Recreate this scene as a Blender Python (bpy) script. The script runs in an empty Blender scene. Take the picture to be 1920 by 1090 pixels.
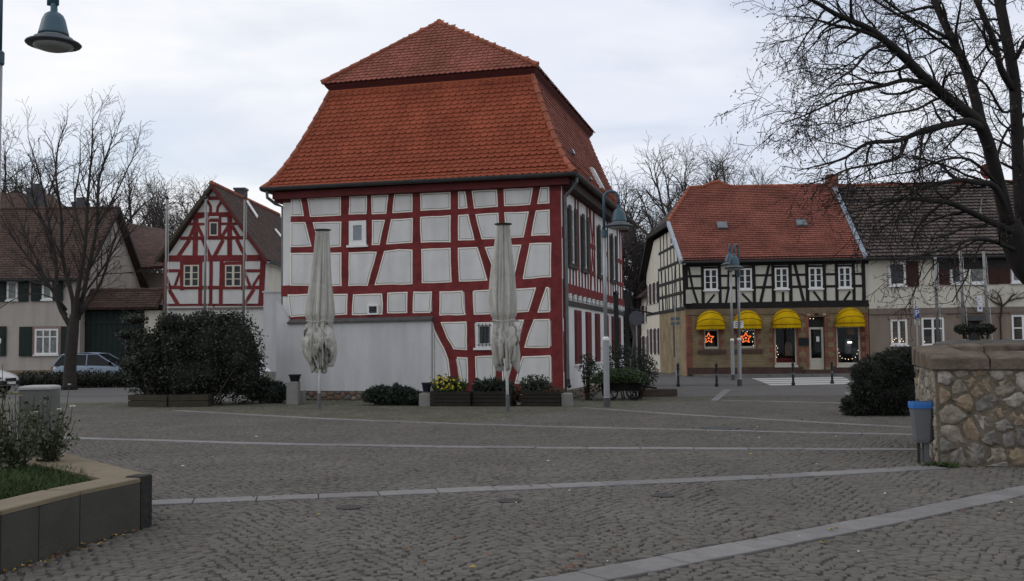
import bpy, math, random
import numpy as np
from mathutils import Vector, Matrix
random.seed(7); RNG = np.random.default_rng(7)
sc = bpy.context.scene
COL = sc.collection
# ------------------------------------------------------------------ camera
F_PX, PITCH, ROLL, EYE = 1867.0, math.radians(3.16), -0.0105, 1.6
CAM_M = Matrix.Rotation(math.pi/2 + PITCH, 4, 'X') @ Matrix.Rotation(ROLL, 4, 'Z')
cam = bpy.data.cameras.new('camera'); cam.sensor_width = 36.0; cam.lens = 36.0*F_PX/1920.0
cam.clip_start = 0.1; cam.clip_end = 3000
cam_o = bpy.data.objects.new('camera', cam); COL.objects.link(cam_o)
cam_o.matrix_world = Matrix.Translation((0, 0, EYE)) @ CAM_M
sc.camera = cam_o
# ------------------------------------------------------------------ view, sky, sun
sc.view_settings.view_transform = 'Standard'; sc.view_settings.look = 'None'
sc.view_settings.exposure = 0.0; sc.view_settings.gamma = 1.0; sc.view_settings.use_curve_mapping = False
SUN_EL, SUN_AZ = math.radians(34), math.radians(-80)      # azimuth clockwise from +Y: from the left
def build_world():
    w = bpy.data.worlds.new('World'); sc.world = w; w.use_nodes = True
    nt = w.node_tree; N = nt.nodes; L = nt.links; N.clear()
    out = N.new('ShaderNodeOutputWorld')
    sky = N.new('ShaderNodeTexSky'); sky.sky_type = 'NISHITA'; sky.sun_disc = False
    sky.sun_elevation = SUN_EL; sky.sun_rotation = SUN_AZ; sky.dust_density = 2.0; sky.air_density = 1.0
    b1 = N.new('ShaderNodeBackground'); b1.inputs[1].default_value = 0.15
    L.new(sky.outputs[0], b1.inputs[0])
    tc = N.new('ShaderNodeTexCoord')
    sep = N.new('ShaderNodeSeparateXYZ'); L.new(tc.outputs['Generated'], sep.inputs[0])
    z = N.new('ShaderNodeMath'); z.operation = 'MAXIMUM'; z.inputs[1].default_value = 0.0; L.new(sep.outputs[2], z.inputs[0])
    za = N.new('ShaderNodeMath'); za.operation = 'ADD'; za.inputs[1].default_value = 0.22; L.new(z.outputs[0], za.inputs[0])
    dx = N.new('ShaderNodeMath'); dx.operation = 'DIVIDE'; L.new(sep.outputs[0], dx.inputs[0]); L.new(za.outputs[0], dx.inputs[1])
    dy = N.new('ShaderNodeMath'); dy.operation = 'DIVIDE'; L.new(sep.outputs[1], dy.inputs[0]); L.new(za.outputs[0], dy.inputs[1])
    cv = N.new('ShaderNodeCombineXYZ'); L.new(dx.outputs[0], cv.inputs[0]); L.new(dy.outputs[0], cv.inputs[1])
    mp = N.new('ShaderNodeMapping'); mp.inputs['Scale'].default_value = (0.75, 1.25, 1); mp.inputs['Rotation'].default_value = (0, 0, 0.678)
    mp.inputs['Location'].default_value = (12.318, 5.138, -2.325)
    L.new(cv.outputs[0], mp.inputs[0])
    n1 = N.new('ShaderNodeTexNoise'); n1.inputs['Scale'].default_value = 1.5; n1.inputs['Detail'].default_value = 7; n1.inputs['Roughness'].default_value = 0.52; n1.inputs['Distortion'].default_value = 0.35
    L.new(mp.outputs[0], n1.inputs['Vector'])
    r1 = N.new('ShaderNodeValToRGB'); r1.color_ramp.elements[0].position = 0.34; r1.color_ramp.elements[1].position = 0.55
    r1.color_ramp.elements[0].color = (0.60,)*3 + (1,); r1.color_ramp.elements[1].color = (1, 1, 1, 1)
    L.new(n1.outputs[0], r1.inputs[0])
    n2 = N.new('ShaderNodeTexNoise'); n2.inputs['Scale'].default_value = 0.9; n2.inputs['Detail'].default_value = 5; n2.inputs['Roughness'].default_value = 0.5
    L.new(mp.outputs[0], n2.inputs['Vector'])
    r2 = N.new('ShaderNodeValToRGB'); r2.color_ramp.elements[0].position = 0.33; r2.color_ramp.elements[1].position = 0.60
    r2.color_ramp.elements[0].color = (0.71, 0.775, 0.92, 1); r2.color_ramp.elements[1].color = (1.0, 1.0, 1.02, 1)
    L.new(n2.outputs[0], r2.inputs[0])
    b2 = N.new('ShaderNodeBackground'); b2.inputs[1].default_value = 1.0; L.new(r2.outputs[0], b2.inputs[0])
    mx = N.new('ShaderNodeMixShader'); L.new(r1.outputs[0], mx.inputs[0]); L.new(b1.outputs[0], mx.inputs[1]); L.new(b2.outputs[0], mx.inputs[2])
    L.new(mx.outputs[0], out.inputs[0])
build_world()
sun = bpy.data.lights.new('sun', 'SUN'); sun.energy = 0.55; sun.angle = math.radians(25); sun.color = (1.0, 0.96, 0.9)
sun_o = bpy.data.objects.new('sun', sun); COL.objects.link(sun_o)
sd = Vector((math.sin(SUN_AZ)*math.cos(SUN_EL), math.cos(SUN_AZ)*math.cos(SUN_EL), math.sin(SUN_EL)))
sun_o.rotation_euler = sd.to_track_quat('Z', 'Y').to_euler()
sun_o.location = sd*80

# ------------------------------------------------------------------ surveying: a photo point back to a place in the world
M3 = CAM_M.to_3x3(); EYE_P = Vector((0, 0, EYE))
def ray(x, y): return M3 @ Vector(((x-960)/F_PX, -(y-545)/F_PX, -1.0))
def at(x, y, Y):
    d = ray(x, y); return EYE_P + d*(Y/d.y)
def gnd(x, y, z=0.0):
    d = ray(x, y); return EYE_P + d*((z-EYE)/d.z)
class Crop:
    def __init__(s, ox, oy, k): s.o = (ox, oy); s.k = k
    def __call__(s, *pts): return [(s.o[0]+x/s.k, s.o[1]+y/s.k) for x, y in pts]

# ------------------------------------------------------------------ materials
MATS = {}
def mat(name, col, rough=0.85, var=0.12, scale=6.0, bump=0.0, bscale=None, island=0.0, col2=None, metal=0.0, spec=0.3, detail=6, stretch=None, streak=0.0):
    if name in MATS: return MATS[name]
    m = bpy.data.materials.new(name); m.use_nodes = True; nt = m.node_tree; N = nt.nodes; L = nt.links
    b = N['Principled BSDF']; b.inputs['Roughness'].default_value = rough; b.inputs['Metallic'].default_value = metal
    b.inputs['Specular IOR Level'].default_value = spec
    tc = N.new('ShaderNodeTexCoord'); vec = tc.outputs['Object']
    if stretch:
        mp = N.new('ShaderNodeMapping'); mp.inputs['Scale'].default_value = stretch; L.new(vec, mp.inputs[0]); vec = mp.outputs[0]
    n = N.new('ShaderNodeTexNoise'); n.inputs['Scale'].default_value = scale; n.inputs['Detail'].default_value = detail; n.inputs['Roughness'].default_value = 0.62
    L.new(vec, n.inputs['Vector'])
    r = N.new('ShaderNodeValToRGB'); e = r.color_ramp.elements; e[0].position = 0.3; e[1].position = 0.7
    c2 = col2 or tuple(min(1, c*(1+var)) for c in col); c1 = tuple(c*(1-var) for c in col)
    e[0].color = (*c1, 1); e[1].color = (*c2, 1); L.new(n.outputs[0], r.inputs[0]); colout = r.outputs[0]
    if island > 0:
        g = N.new('ShaderNodeNewGeometry'); oi = N.new('ShaderNodeObjectInfo')
        ad = N.new('ShaderNodeMath'); ad.operation = 'ADD'; L.new(g.outputs['Random Per Island'], ad.inputs[0]); L.new(oi.outputs['Random'], ad.inputs[1])
        fr = N.new('ShaderNodeMath'); fr.operation = 'FRACT'; L.new(ad.outputs[0], fr.inputs[0])
        mr = N.new('ShaderNodeMapRange'); mr.inputs['To Min'].default_value = 1-island; mr.inputs['To Max'].default_value = 1+island; L.new(fr.outputs[0], mr.inputs[0])
        hs = N.new('ShaderNodeHueSaturation'); L.new(colout, hs.inputs['Color']); L.new(mr.outputs[0], hs.inputs['Value']); colout = hs.outputs[0]
    if streak > 0:      # rain streaks and grime
        mp2 = N.new('ShaderNodeMapping'); mp2.inputs['Scale'].default_value = (2.2, 2.2, 0.22); L.new(tc.outputs['Object'], mp2.inputs[0])
        n3 = N.new('ShaderNodeTexNoise'); n3.inputs['Scale'].default_value = 1.3; n3.inputs['Detail'].default_value = 8; L.new(mp2.outputs[0], n3.inputs['Vector'])
        mr3 = N.new('ShaderNodeMapRange'); mr3.inputs['From Min'].default_value = 0.35; mr3.inputs['From Max'].default_value = 0.65; mr3.inputs['To Min'].default_value = 1-streak; mr3.inputs['To Max'].default_value = 1.0
        L.new(n3.outputs[0], mr3.inputs[0])
        h3 = N.new('ShaderNodeHueSaturation'); L.new(colout, h3.inputs['Color']); L.new(mr3.outputs[0], h3.inputs['Value']); colout = h3.outputs[0]
    L.new(colout, b.inputs['Base Color'])
    if bump > 0:
        n2 = N.new('ShaderNodeTexNoise'); n2.inputs['Scale'].default_value = bscale or scale*4; n2.inputs['Detail'].default_value = 5; L.new(vec, n2.inputs['Vector'])
        bp = N.new('ShaderNodeBump'); bp.inputs['Strength'].default_value = min(1, bump); bp.inputs['Distance'].default_value = 0.02; L.new(n2.outputs[0], bp.inputs['Height']); L.new(bp.outputs[0], b.inputs['Normal'])
    MATS[name] = m; return m
def emit(name, col, s):
    if name in MATS: return MATS[name]
    m = bpy.data.materials.new(name); m.use_nodes = True; b = m.node_tree.nodes['Principled BSDF']
    b.inputs['Base Color'].default_value = (*col, 1); b.inputs['Emission Color'].default_value = (*col, 1); b.inputs['Emission Strength'].default_value = s
    MATS[name] = m; return m
def glass(name, col=(0.02, 0.022, 0.025), rough=0.05):
    if name in MATS: return MATS[name]
    m = bpy.data.materials.new(name); m.use_nodes = True; nt = m.node_tree; b = nt.nodes['Principled BSDF']
    b.inputs['Roughness'].default_value = rough; b.inputs['Specular IOR Level'].default_value = 0.2
    n = nt.nodes.new('ShaderNodeTexNoise'); n.inputs['Scale'].default_value = 1.7
    r = nt.nodes.new('ShaderNodeValToRGB'); r.color_ramp.elements[0].color = (*[c*0.6 for c in col], 1); r.color_ramp.elements[1].color = (*[c*1.5 for c in col], 1)
    nt.links.new(n.outputs[0], r.inputs[0]); nt.links.new(r.outputs[0], b.inputs['Base Color'])
    MATS[name] = m; return m
def shop_glass():
    if 'shop_glass' in MATS: return MATS['shop_glass']
    m = bpy.data.materials.new('shop_glass'); m.use_nodes = True; nt = m.node_tree; N = nt.nodes; N.clear()
    o = N.new('ShaderNodeOutputMaterial'); t = N.new('ShaderNodeBsdfTransparent'); t.inputs[0].default_value = (0.9, 0.92, 0.92, 1)
    g = N.new('ShaderNodeBsdfGlossy'); g.inputs['Roughness'].default_value = 0.03
    fr = N.new('ShaderNodeFresnel'); fr.inputs[0].default_value = 1.22
    x = N.new('ShaderNodeMixShader'); nt.links.new(fr.outputs[0], x.inputs[0]); nt.links.new(t.outputs[0], x.inputs[1]); nt.links.new(g.outputs[0], x.inputs[2]); nt.links.new(x.outputs[0], o.inputs[0])
    MATS['shop_glass'] = m; return m

# ------------------------------------------------------------------ mesh helpers
class MB:
    def __init__(s): s.v = []; s.f = []; s.m = []
    def add(s, vs, fs, m=0):
        k = len(s.v); s.v += [tuple(v) for v in vs]
        for f in fs: s.f.append(tuple(i+k for i in f)); s.m.append(m)
        return s
    def box(s, a, b, m=0):
        x0, y0, z0 = a; x1, y1, z1 = b
        return s.add([(x0,y0,z0),(x1,y0,z0),(x1,y1,z0),(x0,y1,z0),(x0,y0,z1),(x1,y0,z1),(x1,y1,z1),(x0,y1,z1)],
              [(0,3,2,1),(4,5,6,7),(0,1,5,4),(1,2,6,5),(2,3,7,6),(3,0,4,7)], m)
    def prism(s, ring, off, m=0):
        ring = [Vector(p) for p in ring]; off = Vector(off); n = len(ring)
        return s.add(ring+[p+off for p in ring], [tuple(range(n))[::-1], tuple(range(n, 2*n))]+[(i, (i+1)%n, n+(i+1)%n, n+i) for i in range(n)], m)
    def loft(s, rings, m=0, caps=True, closed=True):
        n = len(rings[0]); k0 = 0; vs = [p for r in rings for p in r]; fs = []
        for j in range(len(rings)-1):
            for i in range(n if closed else n-1):
                a = j*n+i; b = j*n+(i+1)%n; fs.append((a, b, b+n, a+n))
        if caps: fs += [tuple(range(n))[::-1], tuple(range((len(rings)-1)*n, len(rings)*n))]
        return s.add(vs, fs, m)
    def tube(s, pts, rad, sides=6, m=0, caps=True):
        pts = [Vector(p) for p in pts]; n = len(pts)
        if not hasattr(rad, '__len__'): rad = [rad]*n
        rings = []; ref = None
        for i, p in enumerate(pts):
            t = (pts[min(i+1, n-1)]-pts[max(i-1, 0)]); t = t.normalized() if t.length > 1e-9 else Vector((0,0,1))
            if ref is None: ref = t.orthogonal().normalized()
            ref = (ref - t*ref.dot(t)); ref = ref.normalized() if ref.length > 1e-6 else t.orthogonal().normalized()
            bi = t.cross(ref)
            rings.append([p+(ref*math.cos(6.2832*j/sides)+bi*math.sin(6.2832*j/sides))*rad[i] for j in range(sides)])
        return s.loft(rings, m, caps)
    def lathe(s, prof, sides=16, c=(0,0,0), m=0, caps=True):
        c = Vector(c)
        return s.loft([[c+Vector((r*math.cos(6.2832*j/sides), r*math.sin(6.2832*j/sides), z)) for j in range(sides)] for r, z in prof], m, caps)
    def build(s, name, mats, parent=None, smooth=False, kind=None):
        me = bpy.data.meshes.new(name); me.from_pydata(s.v, [], s.f)
        if not isinstance(mats, (list, tuple)): mats = [mats]
        for q in mats: me.materials.append(q)
        if any(s.m): me.polygons.foreach_set('material_index', s.m)
        if smooth: me.polygons.foreach_set('use_smooth', [True]*len(me.polygons))
        me.update()
        return link(name, me, parent, kind)
def link(name, me, parent=None, kind=None):
    o = bpy.data.objects.new(name, me); COL.objects.link(o)
    if parent is not None: o.parent = parent
    if kind: o['kind'] = kind
    return o
def mesh_np(name, verts, faces, mats, smooth=False):
    """verts (n,3) float, faces (m,k) int with equal k"""
    me = bpy.data.meshes.new(name); verts = np.asarray(verts, dtype=np.float32); faces = np.asarray(faces, dtype=np.int32)
    me.vertices.add(len(verts)); me.vertices.foreach_set('co', verts.ravel())
    k = faces.shape[1]; me.loops.add(faces.size); me.loops.foreach_set('vertex_index', faces.ravel())
    me.polygons.add(len(faces)); me.polygons.foreach_set('loop_start', np.arange(0, faces.size, k, dtype=np.int32))
    for q in (mats if isinstance(mats, (list, tuple)) else [mats]): me.materials.append(q)
    me.update(calc_edges=True)
    if smooth: me.polygons.foreach_set('use_smooth', [True]*len(me.polygons))
    return me
def thing(name, label, cat, loc=(0,0,0), rz=0.0, group=None):
    o = bpy.data.objects.new(name, None); COL.objects.link(o); o.empty_display_size = 0.2
    o.location = loc; o.rotation_euler = (0, 0, rz); tag(o, label, cat, group); return o
def tag(o, label=None, cat=None, group=None, kind=None):
    if label: o['label'] = label
    if cat: o['category'] = cat
    if group: o['group'] = group
    if kind: o['kind'] = kind
    return o
def copy_tree(o, parent=None, label=None):
    c = o.copy(); COL.objects.link(c); c.parent = parent
    if label: c['label'] = label
    for ch in list(o.children): copy_tree(ch, c)
    return c

# ------------------------------------------------------------------ facades: a vertical plane in a house's own frame
class House:
    def __init__(s, empty, rz):
        s.e = empty; s.M = Matrix.Translation(empty.location) @ Matrix.Rotation(rz, 4, 'Z'); s.I = s.M.inverted()
    def loc(s, p): return s.I @ Vector(p)
class Facade:
    def __init__(s, house, O, U, N):
        s.h = house; s.O = Vector(O); s.U = Vector(U).normalized(); s.N = Vector(N).normalized()
        R = house.M.to_3x3(); s.Ow = house.M @ s.O; s.Nw = R @ s.N
    def uv(s, x, y, off=0.0):
        d = ray(x, y); P = s.Ow + s.Nw*off; t = (P-EYE_P).dot(s.Nw)/d.dot(s.Nw)
        q = s.h.loc(EYE_P + d*t) - s.O; return (q.dot(s.U), q.z)
    def uvs(s, pts, off=0.0): return [s.uv(x, y, off) for x, y in pts]
    def p(s, u, z, n=0.0): return Vector((s.O.x+s.U.x*u+s.N.x*n, s.O.y+s.U.y*u+s.N.y*n, z+s.O.z))
    def ppx(s, pts, off=0.0):      # metres per photo pixel near these points
        P = s.h.M @ s.p(*s.uv(*pts[len(pts)//2]), off); return P.y/F_PX
    def poly(s, mb, uvs, n0, n1, m=0):
        a = sum(uvs[i][0]*uvs[(i+1)%len(uvs)][1]-uvs[(i+1)%len(uvs)][0]*uvs[i][1] for i in range(len(uvs)))
        if a < 0: uvs = uvs[::-1]
        return mb.prism([s.p(u, z, n0) for u, z in uvs], s.N*(n1-n0), m)
    def rect(s, mb, u0, u1, z0, z1, n0, n1, m=0): return s.poly(mb, [(u0,z0),(u1,z0),(u1,z1),(u0,z1)], n0, n1, m)
def beam(f, name, pts, w, n, mt, parent, jit=0.012, px=True, n0=-0.02):
    """a hewn timber along a polyline (photo points, width in photo pixels; or u,z in metres)"""
    if px: q = f.uvs(pts); w = w*f.ppx(pts)
    else: q = list(pts)
    # subdivide
    P = []
    for i in range(len(q)-1):
        a, b = Vector((*q[i], 0)), Vector((*q[i+1], 0)); k = max(1, int((b-a).length/0.45))
        P += [a.lerp(b, j/k) for j in range(k)]
    P.append(Vector((*q[-1], 0))); Lr = []; Rr = []
    for i, p in enumerate(P):
        t = (P[min(i+1, len(P)-1)]-P[max(i-1, 0)]).normalized(); nn = Vector((-t.y, t.x, 0))
        Lr.append(p+nn*(w/2+random.uniform(-jit, jit))); Rr.append(p-nn*(w/2+random.uniform(-jit, jit)))
    rings = []
    for a, b in zip(Lr, Rr):
        ins = (b-a)*min(0.12, 0.012/max(w, 0.02))
        c, d = a+ins, b-ins
        rings.append([f.p(a.x, a.y, n0), f.p(a.x, a.y, n-0.008), f.p(c.x, c.y, n), f.p(d.x, d.y, n), f.p(b.x, b.y, n-0.008), f.p(b.x, b.y, n0)])
    mb = MB(); mb.loft(rings); return mb.build(name, mt, parent)
def inset(pts, d):
    n = len(pts); out = []
    for i in range(n):
        p0, p1, p2 = Vector(pts[i-1]), Vector(pts[i]), Vector(pts[(i+1) % n])
        e1, e2 = (p1-p0).normalized(), (p2-p1).normalized()
        n1, n2 = Vector((-e1.y, e1.x)), Vector((-e2.y, e2.x))
        k = n1+n2; den = max(0.35, 1+n1.dot(n2)); out.append(tuple(p1+k*(d/den)))
    return out
def panel(f, pts, parent, mats, n=0.036, b=0.045, line=0.016, jit=0.012, px=True):
    """one plaster field between the timbers: pale border, thin dark line, field"""
    q = f.uvs(pts) if px else list(pts)
    a = sum(q[i][0]*q[(i+1) % len(q)][1]-q[(i+1) % len(q)][0]*q[i][1] for i in range(len(q)))
    if a < 0: q = q[::-1]
    P = []
    for i in range(len(q)):
        A, B = Vector(q[i]), Vector(q[(i+1) % len(q)]); k = max(1, int((B-A).length/0.28)); e = (B-A).normalized(); nn = Vector((-e.y, e.x))
        for j in range(k):
            p = A.lerp(B, j/k)
            P.append(tuple(p + nn*(random.uniform(-jit, jit) if j else 0)))
    r0 = P; r1 = inset(P, 0.008); r2 = inset(P, b); r3 = inset(P, b+line); mb = MB(); N = len(P)
    vs = [f.p(*p, 0.0) for p in r0]+[f.p(*p, n) for p in r1]+[f.p(*p, n+0.003) for p in r2]+[f.p(*p, n+0.003) for p in r3]
    ring = lambda k: [(k*N+i, k*N+(i+1) % N, (k+1)*N+(i+1) % N, (k+1)*N+i) for i in range(N)]
    mb.add(vs, ring(0)+ring(1), 0); k = len(mb.v)
    for fc in ring(2): mb.f.append(fc); mb.m.append(1)
    mb.f.append(tuple(range(3*N, 4*N))); mb.m.append(2)
    return mb.build('plaster_panel', mats, parent)
def window(f, u0, u1, z0, z1, parent, fm, gm, nx=2, ny=3, fr=0.07, mun=0.035, mid=0.0, n=0.05, sill=True, name='window', depth=0.03, transom=None, sm=None):
    """frame with glazing bars (part) > pane, sill (sub-parts)"""
    mb = MB()
    f.rect(mb, u0, u0+fr, z0, z1, -0.01, n); f.rect(mb, u1-fr, u1, z0, z1, -0.01, n)
    f.rect(mb, u0+fr, u1-fr, z1-fr, z1, -0.01, n-0.002); f.rect(mb, u0+fr, u1-fr, z0, z0+fr, -0.01, n-0.002)
    iw, ih = u1-u0-2*fr, z1-z0-2*fr
    zt = z1-fr
    if transom:
        zt = z0+fr+ih*transom; f.rect(mb, u0+fr, u1-fr, zt-0.03, zt+0.03, 0, n-0.004); 
    for i in range(1, nx):
        u = u0+fr+iw*i/nx; w = mid if (mid and nx == 2) else mun
        f.rect(mb, u-w/2, u+w/2, z0+fr, z1-fr, 0, n-0.006)
    for j in range(1, ny):
        z = z0+fr+(zt-z0-fr)*j/ny
        f.rect(mb, u0+fr, u1-fr, z-mun/2, z+mun/2, 0, n-0.012)
    w = mb.build(name, fm, parent)
    g = MB(); k = 0
    us = [u0+fr+iw*i/nx for i in range(nx+1)]
    for i in range(nx):
        g = MB(); f.rect(g, us[i]+0.004, us[i+1]-0.004, z0+fr*0.9, z1-fr*0.9, -0.02, n-depth); g.build('pane', gm, w)
    if sill:
        s = MB(); f.rect(s, u0-0.06, u1+0.06, z0-0.07, z0-0.003, -0.01, n+0.06); s.build('sill', sm or fm, w)
    return w
def pxrect(f, x0, y0, x1, y1):
    a, b, c, d = f.uv(x0, y0), f.uv(x1, y0), f.uv(x0, y1), f.uv(x1, y1)
    return ((a[0]+c[0])/2, (b[0]+d[0])/2, (c[1]+d[1])/2, (a[1]+b[1])/2)     # u0,u1,z0,z1
# ------------------------------------------------------------------ ground
M_cobble = mat('cobble', (0.115, 0.106, 0.096), rough=0.9, var=0.12, scale=0.6, island=0.13, bump=0.5, bscale=70, spec=0.15, col2=(0.138, 0.127, 0.113), detail=9)
M_moss = mat('mossy_cobble', (0.098, 0.095, 0.070), rough=0.85, var=0.25, scale=1.5, island=0.2, bump=0.5, bscale=60)
M_mortar = mat('mortar', (0.055, 0.049, 0.04), rough=0.95, var=0.4, scale=9)
M_slab = mat('slab', (0.165, 0.16, 0.158), rough=0.75, var=0.16, scale=7, island=0.13, bump=0.3, bscale=50)
M_far = mat('far_paving', (0.095, 0.09, 0.084), rough=0.8, var=0.2, scale=0.8, bump=0.5, bscale=14)
M_asph = mat('asphalt', (0.085, 0.083, 0.082), rough=0.85, var=0.15, scale=0.7, bump=0.3, bscale=60)
M_paint = mat('road_paint', (0.42, 0.42, 0.41), rough=0.7, var=0.18, scale=12)
M_kerb = mat('kerb_stone', (0.17, 0.165, 0.155), rough=0.85, var=0.2, scale=5, bump=0.3)
def sheet(name, pts, z, m):
    mb = MB(); mb.add([(p[0], p[1], z) for p in pts], [tuple(range(len(pts)))]); return tag(mb.build(name, m), kind='structure')
sheet('ground', [(-900, -60), (900, -60), (900, 1500), (-900, 1500)], -0.04, mat('earth', (0.09, 0.088, 0.08), var=0.2, scale=0.3))
plaza = sheet('plaza', [(-16, 2), (24, 2), (24, 30.4), (-22, 30.4)], -0.014, M_mortar)
sheet('paving', [(-45, 30.0), (60, 30.0), (60, 70), (-45, 70)], -0.008, M_far)
street = sheet('street', [(2.5, 38.6), (45, 36.6), (45, 46.6), (9.5, 47.2), (7.6, 47.8), (5.2, 80), (2.4, 80), (3.0, 44)], 0.0, M_asph)
sheet('street', [(-45, 34.5), (-8.5, 34.5), (-8.5, 47.2), (-45, 47.2)], -0.002, M_asph)
# strips of light slabs across the square
STRIPS = [  # photo points of the middle line, width m, slab length m
    ([(930, 1112), (1100, 1082), (1285, 1046), (1527, 1000), (1700, 966), (1894, 925), (2060, 890)], 0.33, 0.40),
    ([(240, 945), (400, 938), (700, 926), (1050, 911), (1400, 896), (1762, 876)], 0.32, 0.62),
    ([(-40, 813), (120, 821), (530, 833), (840, 838), (1120, 840.5), (1440, 841.5), (1722, 843)], 0.26, 0.8),
    ([(330, 770), (600, 785), (860, 795), (1120, 802.5), (1440, 809.5), (1722, 815.5)], 0.22, 0.9),
    ([(1092, 764.5), (1290, 778), (1500, 790), (1722, 802.5)], 0.2, 0.9),
    ([(1352, 751), (1460, 753), (1625, 757)], 0.22, 1.2),
]
SEGS = []
for pts, w, ln in STRIPS:
    P = [Vector(gnd(*p).xy) for p in pts]
    # walk along the line
    d = [0]
    for a, b in zip(P, P[1:]): d.append(d[-1]+(b-a).length); SEGS.append((a, b, w/2))
    def along(s):
        for i in range(len(P)-1):
            if s <= d[i+1] or i == len(P)-2:
                t = (s-d[i])/(d[i+1]-d[i]); return P[i].lerp(P[i+1], t), (P[i+1]-P[i]).normalized()
    n = max(1, int(d[-1]/ln)); skew = 0.06
    for i in range(n):
        s0, s1 = d[-1]*i/n+0.006, d[-1]*(i+1)/n-0.006
        (a, ta), (b, tb) = along(s0), along(s1); na, nb = Vector((-ta.y, ta.x))*w/2, Vector((-tb.y, tb.x))*w/2
        h = random.uniform(-0.002, 0.004)+0.004; q = [a-na, b-nb, b+nb, a+na]; c = sum(q, Vector((0, 0)))/4
        mb = MB(); e = 0.008
        top = [p+(c-p).normalized()*e for p in q]
        mb.loft([[Vector((*p, -0.03)) for p in q], [Vector((*p, h-0.005)) for p in q], [Vector((*p, h)) for p in top]])
        mb.build('paving_slab', M_slab, plaza)
# cobbles in shallow segment arcs
def in_poly(x, y, poly):
    r = np.zeros(len(x), bool); n = len(poly)
    for i in range(n):
        (x0, y0), (x1, y1) = poly[i], poly[(i+1) % n]
        c = ((y0 > y) != (y1 > y)) & (x < (x1-x0)*(y-y0)/((y1-y0) or 1e-9)+x0); r ^= c
    return r
def cobbles():
    sp = 0.088; xs = np.arange(-18, 20, sp); ys = np.arange(4.2, 30.6, sp*0.97)
    X, Y = np.meshgrid(xs, ys); R = np.arange(len(ys))[:, None]
    X = X + (R % 2)*sp*0.5 + RNG.uniform(-.020, .020, X.shape)
    ph = (X/1.25+0.22*np.sin(Y*0.8)+0.1*np.sin(X*1.9+Y*.35)) % 1.0
    Y = Y + 0.20*(1-(2*ph-1)**2) + RNG.uniform(-.014, .014, X.shape); slope = -0.20*4*(2*ph-1)/1.25
    x, y, sl = X.ravel(), Y.ravel(), slope.ravel()
    keep = (y > 5.9) & (y < 30.3) & (np.abs(x-.8) < 0.56*y+2.2)
    HOUSE = [(1.48-.0, 28.4), (1.48+.252*14, 28.7+.968*14), (-8, 40), (-7.4, 30.8)]
    keep &= ~in_poly(x, y, HOUSE)
    for a, b, h in SEGS:
        t = np.clip(((x-a.x)*(b.x-a.x)+(y-a.y)*(b.y-a.y))/(b-a).length_squared, 0, 1)
        keep &= np.hypot(x-a.x-t*(b.x-a.x), y-a.y-t*(b.y-a.y)) > h+0.045
    keep &= ~in_poly(x, y, PLANTER_XY); keep &= ~in_poly(x, y, WELL_XY)
    x, y, sl = x[keep], y[keep], sl[keep]; n = len(x)
    ang = np.arctan(sl)*0.8 + RNG.normal(0, .07, n)
    hx = sp*RNG.uniform(.42, .515, n); hy = sp*RNG.uniform(.41, .50, n); top = RNG.normal(0, .0022, n)+0.0
    c = np.array([[-1,-1],[1,-1],[1,1],[-1,1]], float)
    cj = c[None]*np.stack([hx, hy], 1)[:, None] + RNG.uniform(-.006, .006, (n, 4, 2))
    ca, sa = np.cos(ang)[:, None], np.sin(ang)[:, None]
    rot = lambda q: np.stack([q[..., 0]*ca-q[..., 1]*sa, q[..., 0]*sa+q[..., 1]*ca], -1)
    base = rot(cj); mid = rot(cj*0.94); tp = rot(cj*0.80)
    ctr = np.stack([x, y], 1)[:, None]
    tilt = RNG.normal(0, .012, (n, 2))
    def ring(q, z): 
        zz = (z+top)[:, None] + (q*tilt[:, None]).sum(-1)
        return np.concatenate([q+ctr, zz[..., None]], -1)
    near = y < 15
    def mesh(sel, rings, name, m):
        A = np.concatenate([r[sel] for r in rings], 1); k = A.shape[1]; nr = k//4; N = A.shape[0]
        fs = []
        for j in range(nr-1):
            for i in range(4): a = j*4+i; b = j*4+(i+1) % 4; fs.append((a, b, b+4, a+4))
        t0 = (nr-1)*4; fs.append((t0, t0+1, t0+2, t0+3)); fs = np.array(fs)
        faces = (fs[None]+(np.arange(N)*k)[:, None, None]).reshape(-1, 4)
        return mesh_np(name, A.reshape(-1, 3), faces, m)
    Z = lambda v: np.full(n, v)
    RN = [ring(base, Z(-.024)), ring(mid, Z(-.005)), ring(tp, Z(0.0))]; RF = [ring(base, Z(-.014)), ring(tp*1.08, Z(0.0))]
    # the largest in view: nearest to the lens and inside the picture
    vis = (np.abs(x) < 0.505*y) & (y > 6.95); order = np.argsort(np.where(vis, y, 1e9))[:300]; single = np.zeros(n, bool); single[order] = True
    A = np.concatenate(RN, 1)
    fs = [(j*4+i, j*4+(i+1) % 4, j*4+(i+1) % 4+4, j*4+i+4) for j in range(2) for i in range(4)]+[(8, 9, 10, 11)]
    for k in order:
        me = bpy.data.meshes.new('cobble'); v = A[k]-np.array([x[k], y[k], 0]); me.from_pydata(v.tolist(), [], fs); me.materials.append(M_cobble)
        o = link('cobble', me, plaza); o.location = (x[k], y[k], 0)
    yline = np.interp(x, [g.x for g in MOSS], [g.y for g in MOSS])
    mossy = y > yline
    link('cobbles', mesh(near & ~single, RN, 'cobbles', M_cobble), plaza, 'stuff')
    link('cobbles', mesh(~near & ~mossy, RF, 'cobbles', M_cobble), plaza, 'stuff')
    link('mossy_cobbles', mesh(~near & mossy, RF, 'mossy_cobbles', M_moss), plaza, 'stuff')
MOSS = [gnd(*p) for p in [(-200, 740), (330, 772), (600, 786), (860, 795), (1092, 768), (1180, 764), (1300, 752), (1500, 740)]]
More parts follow.
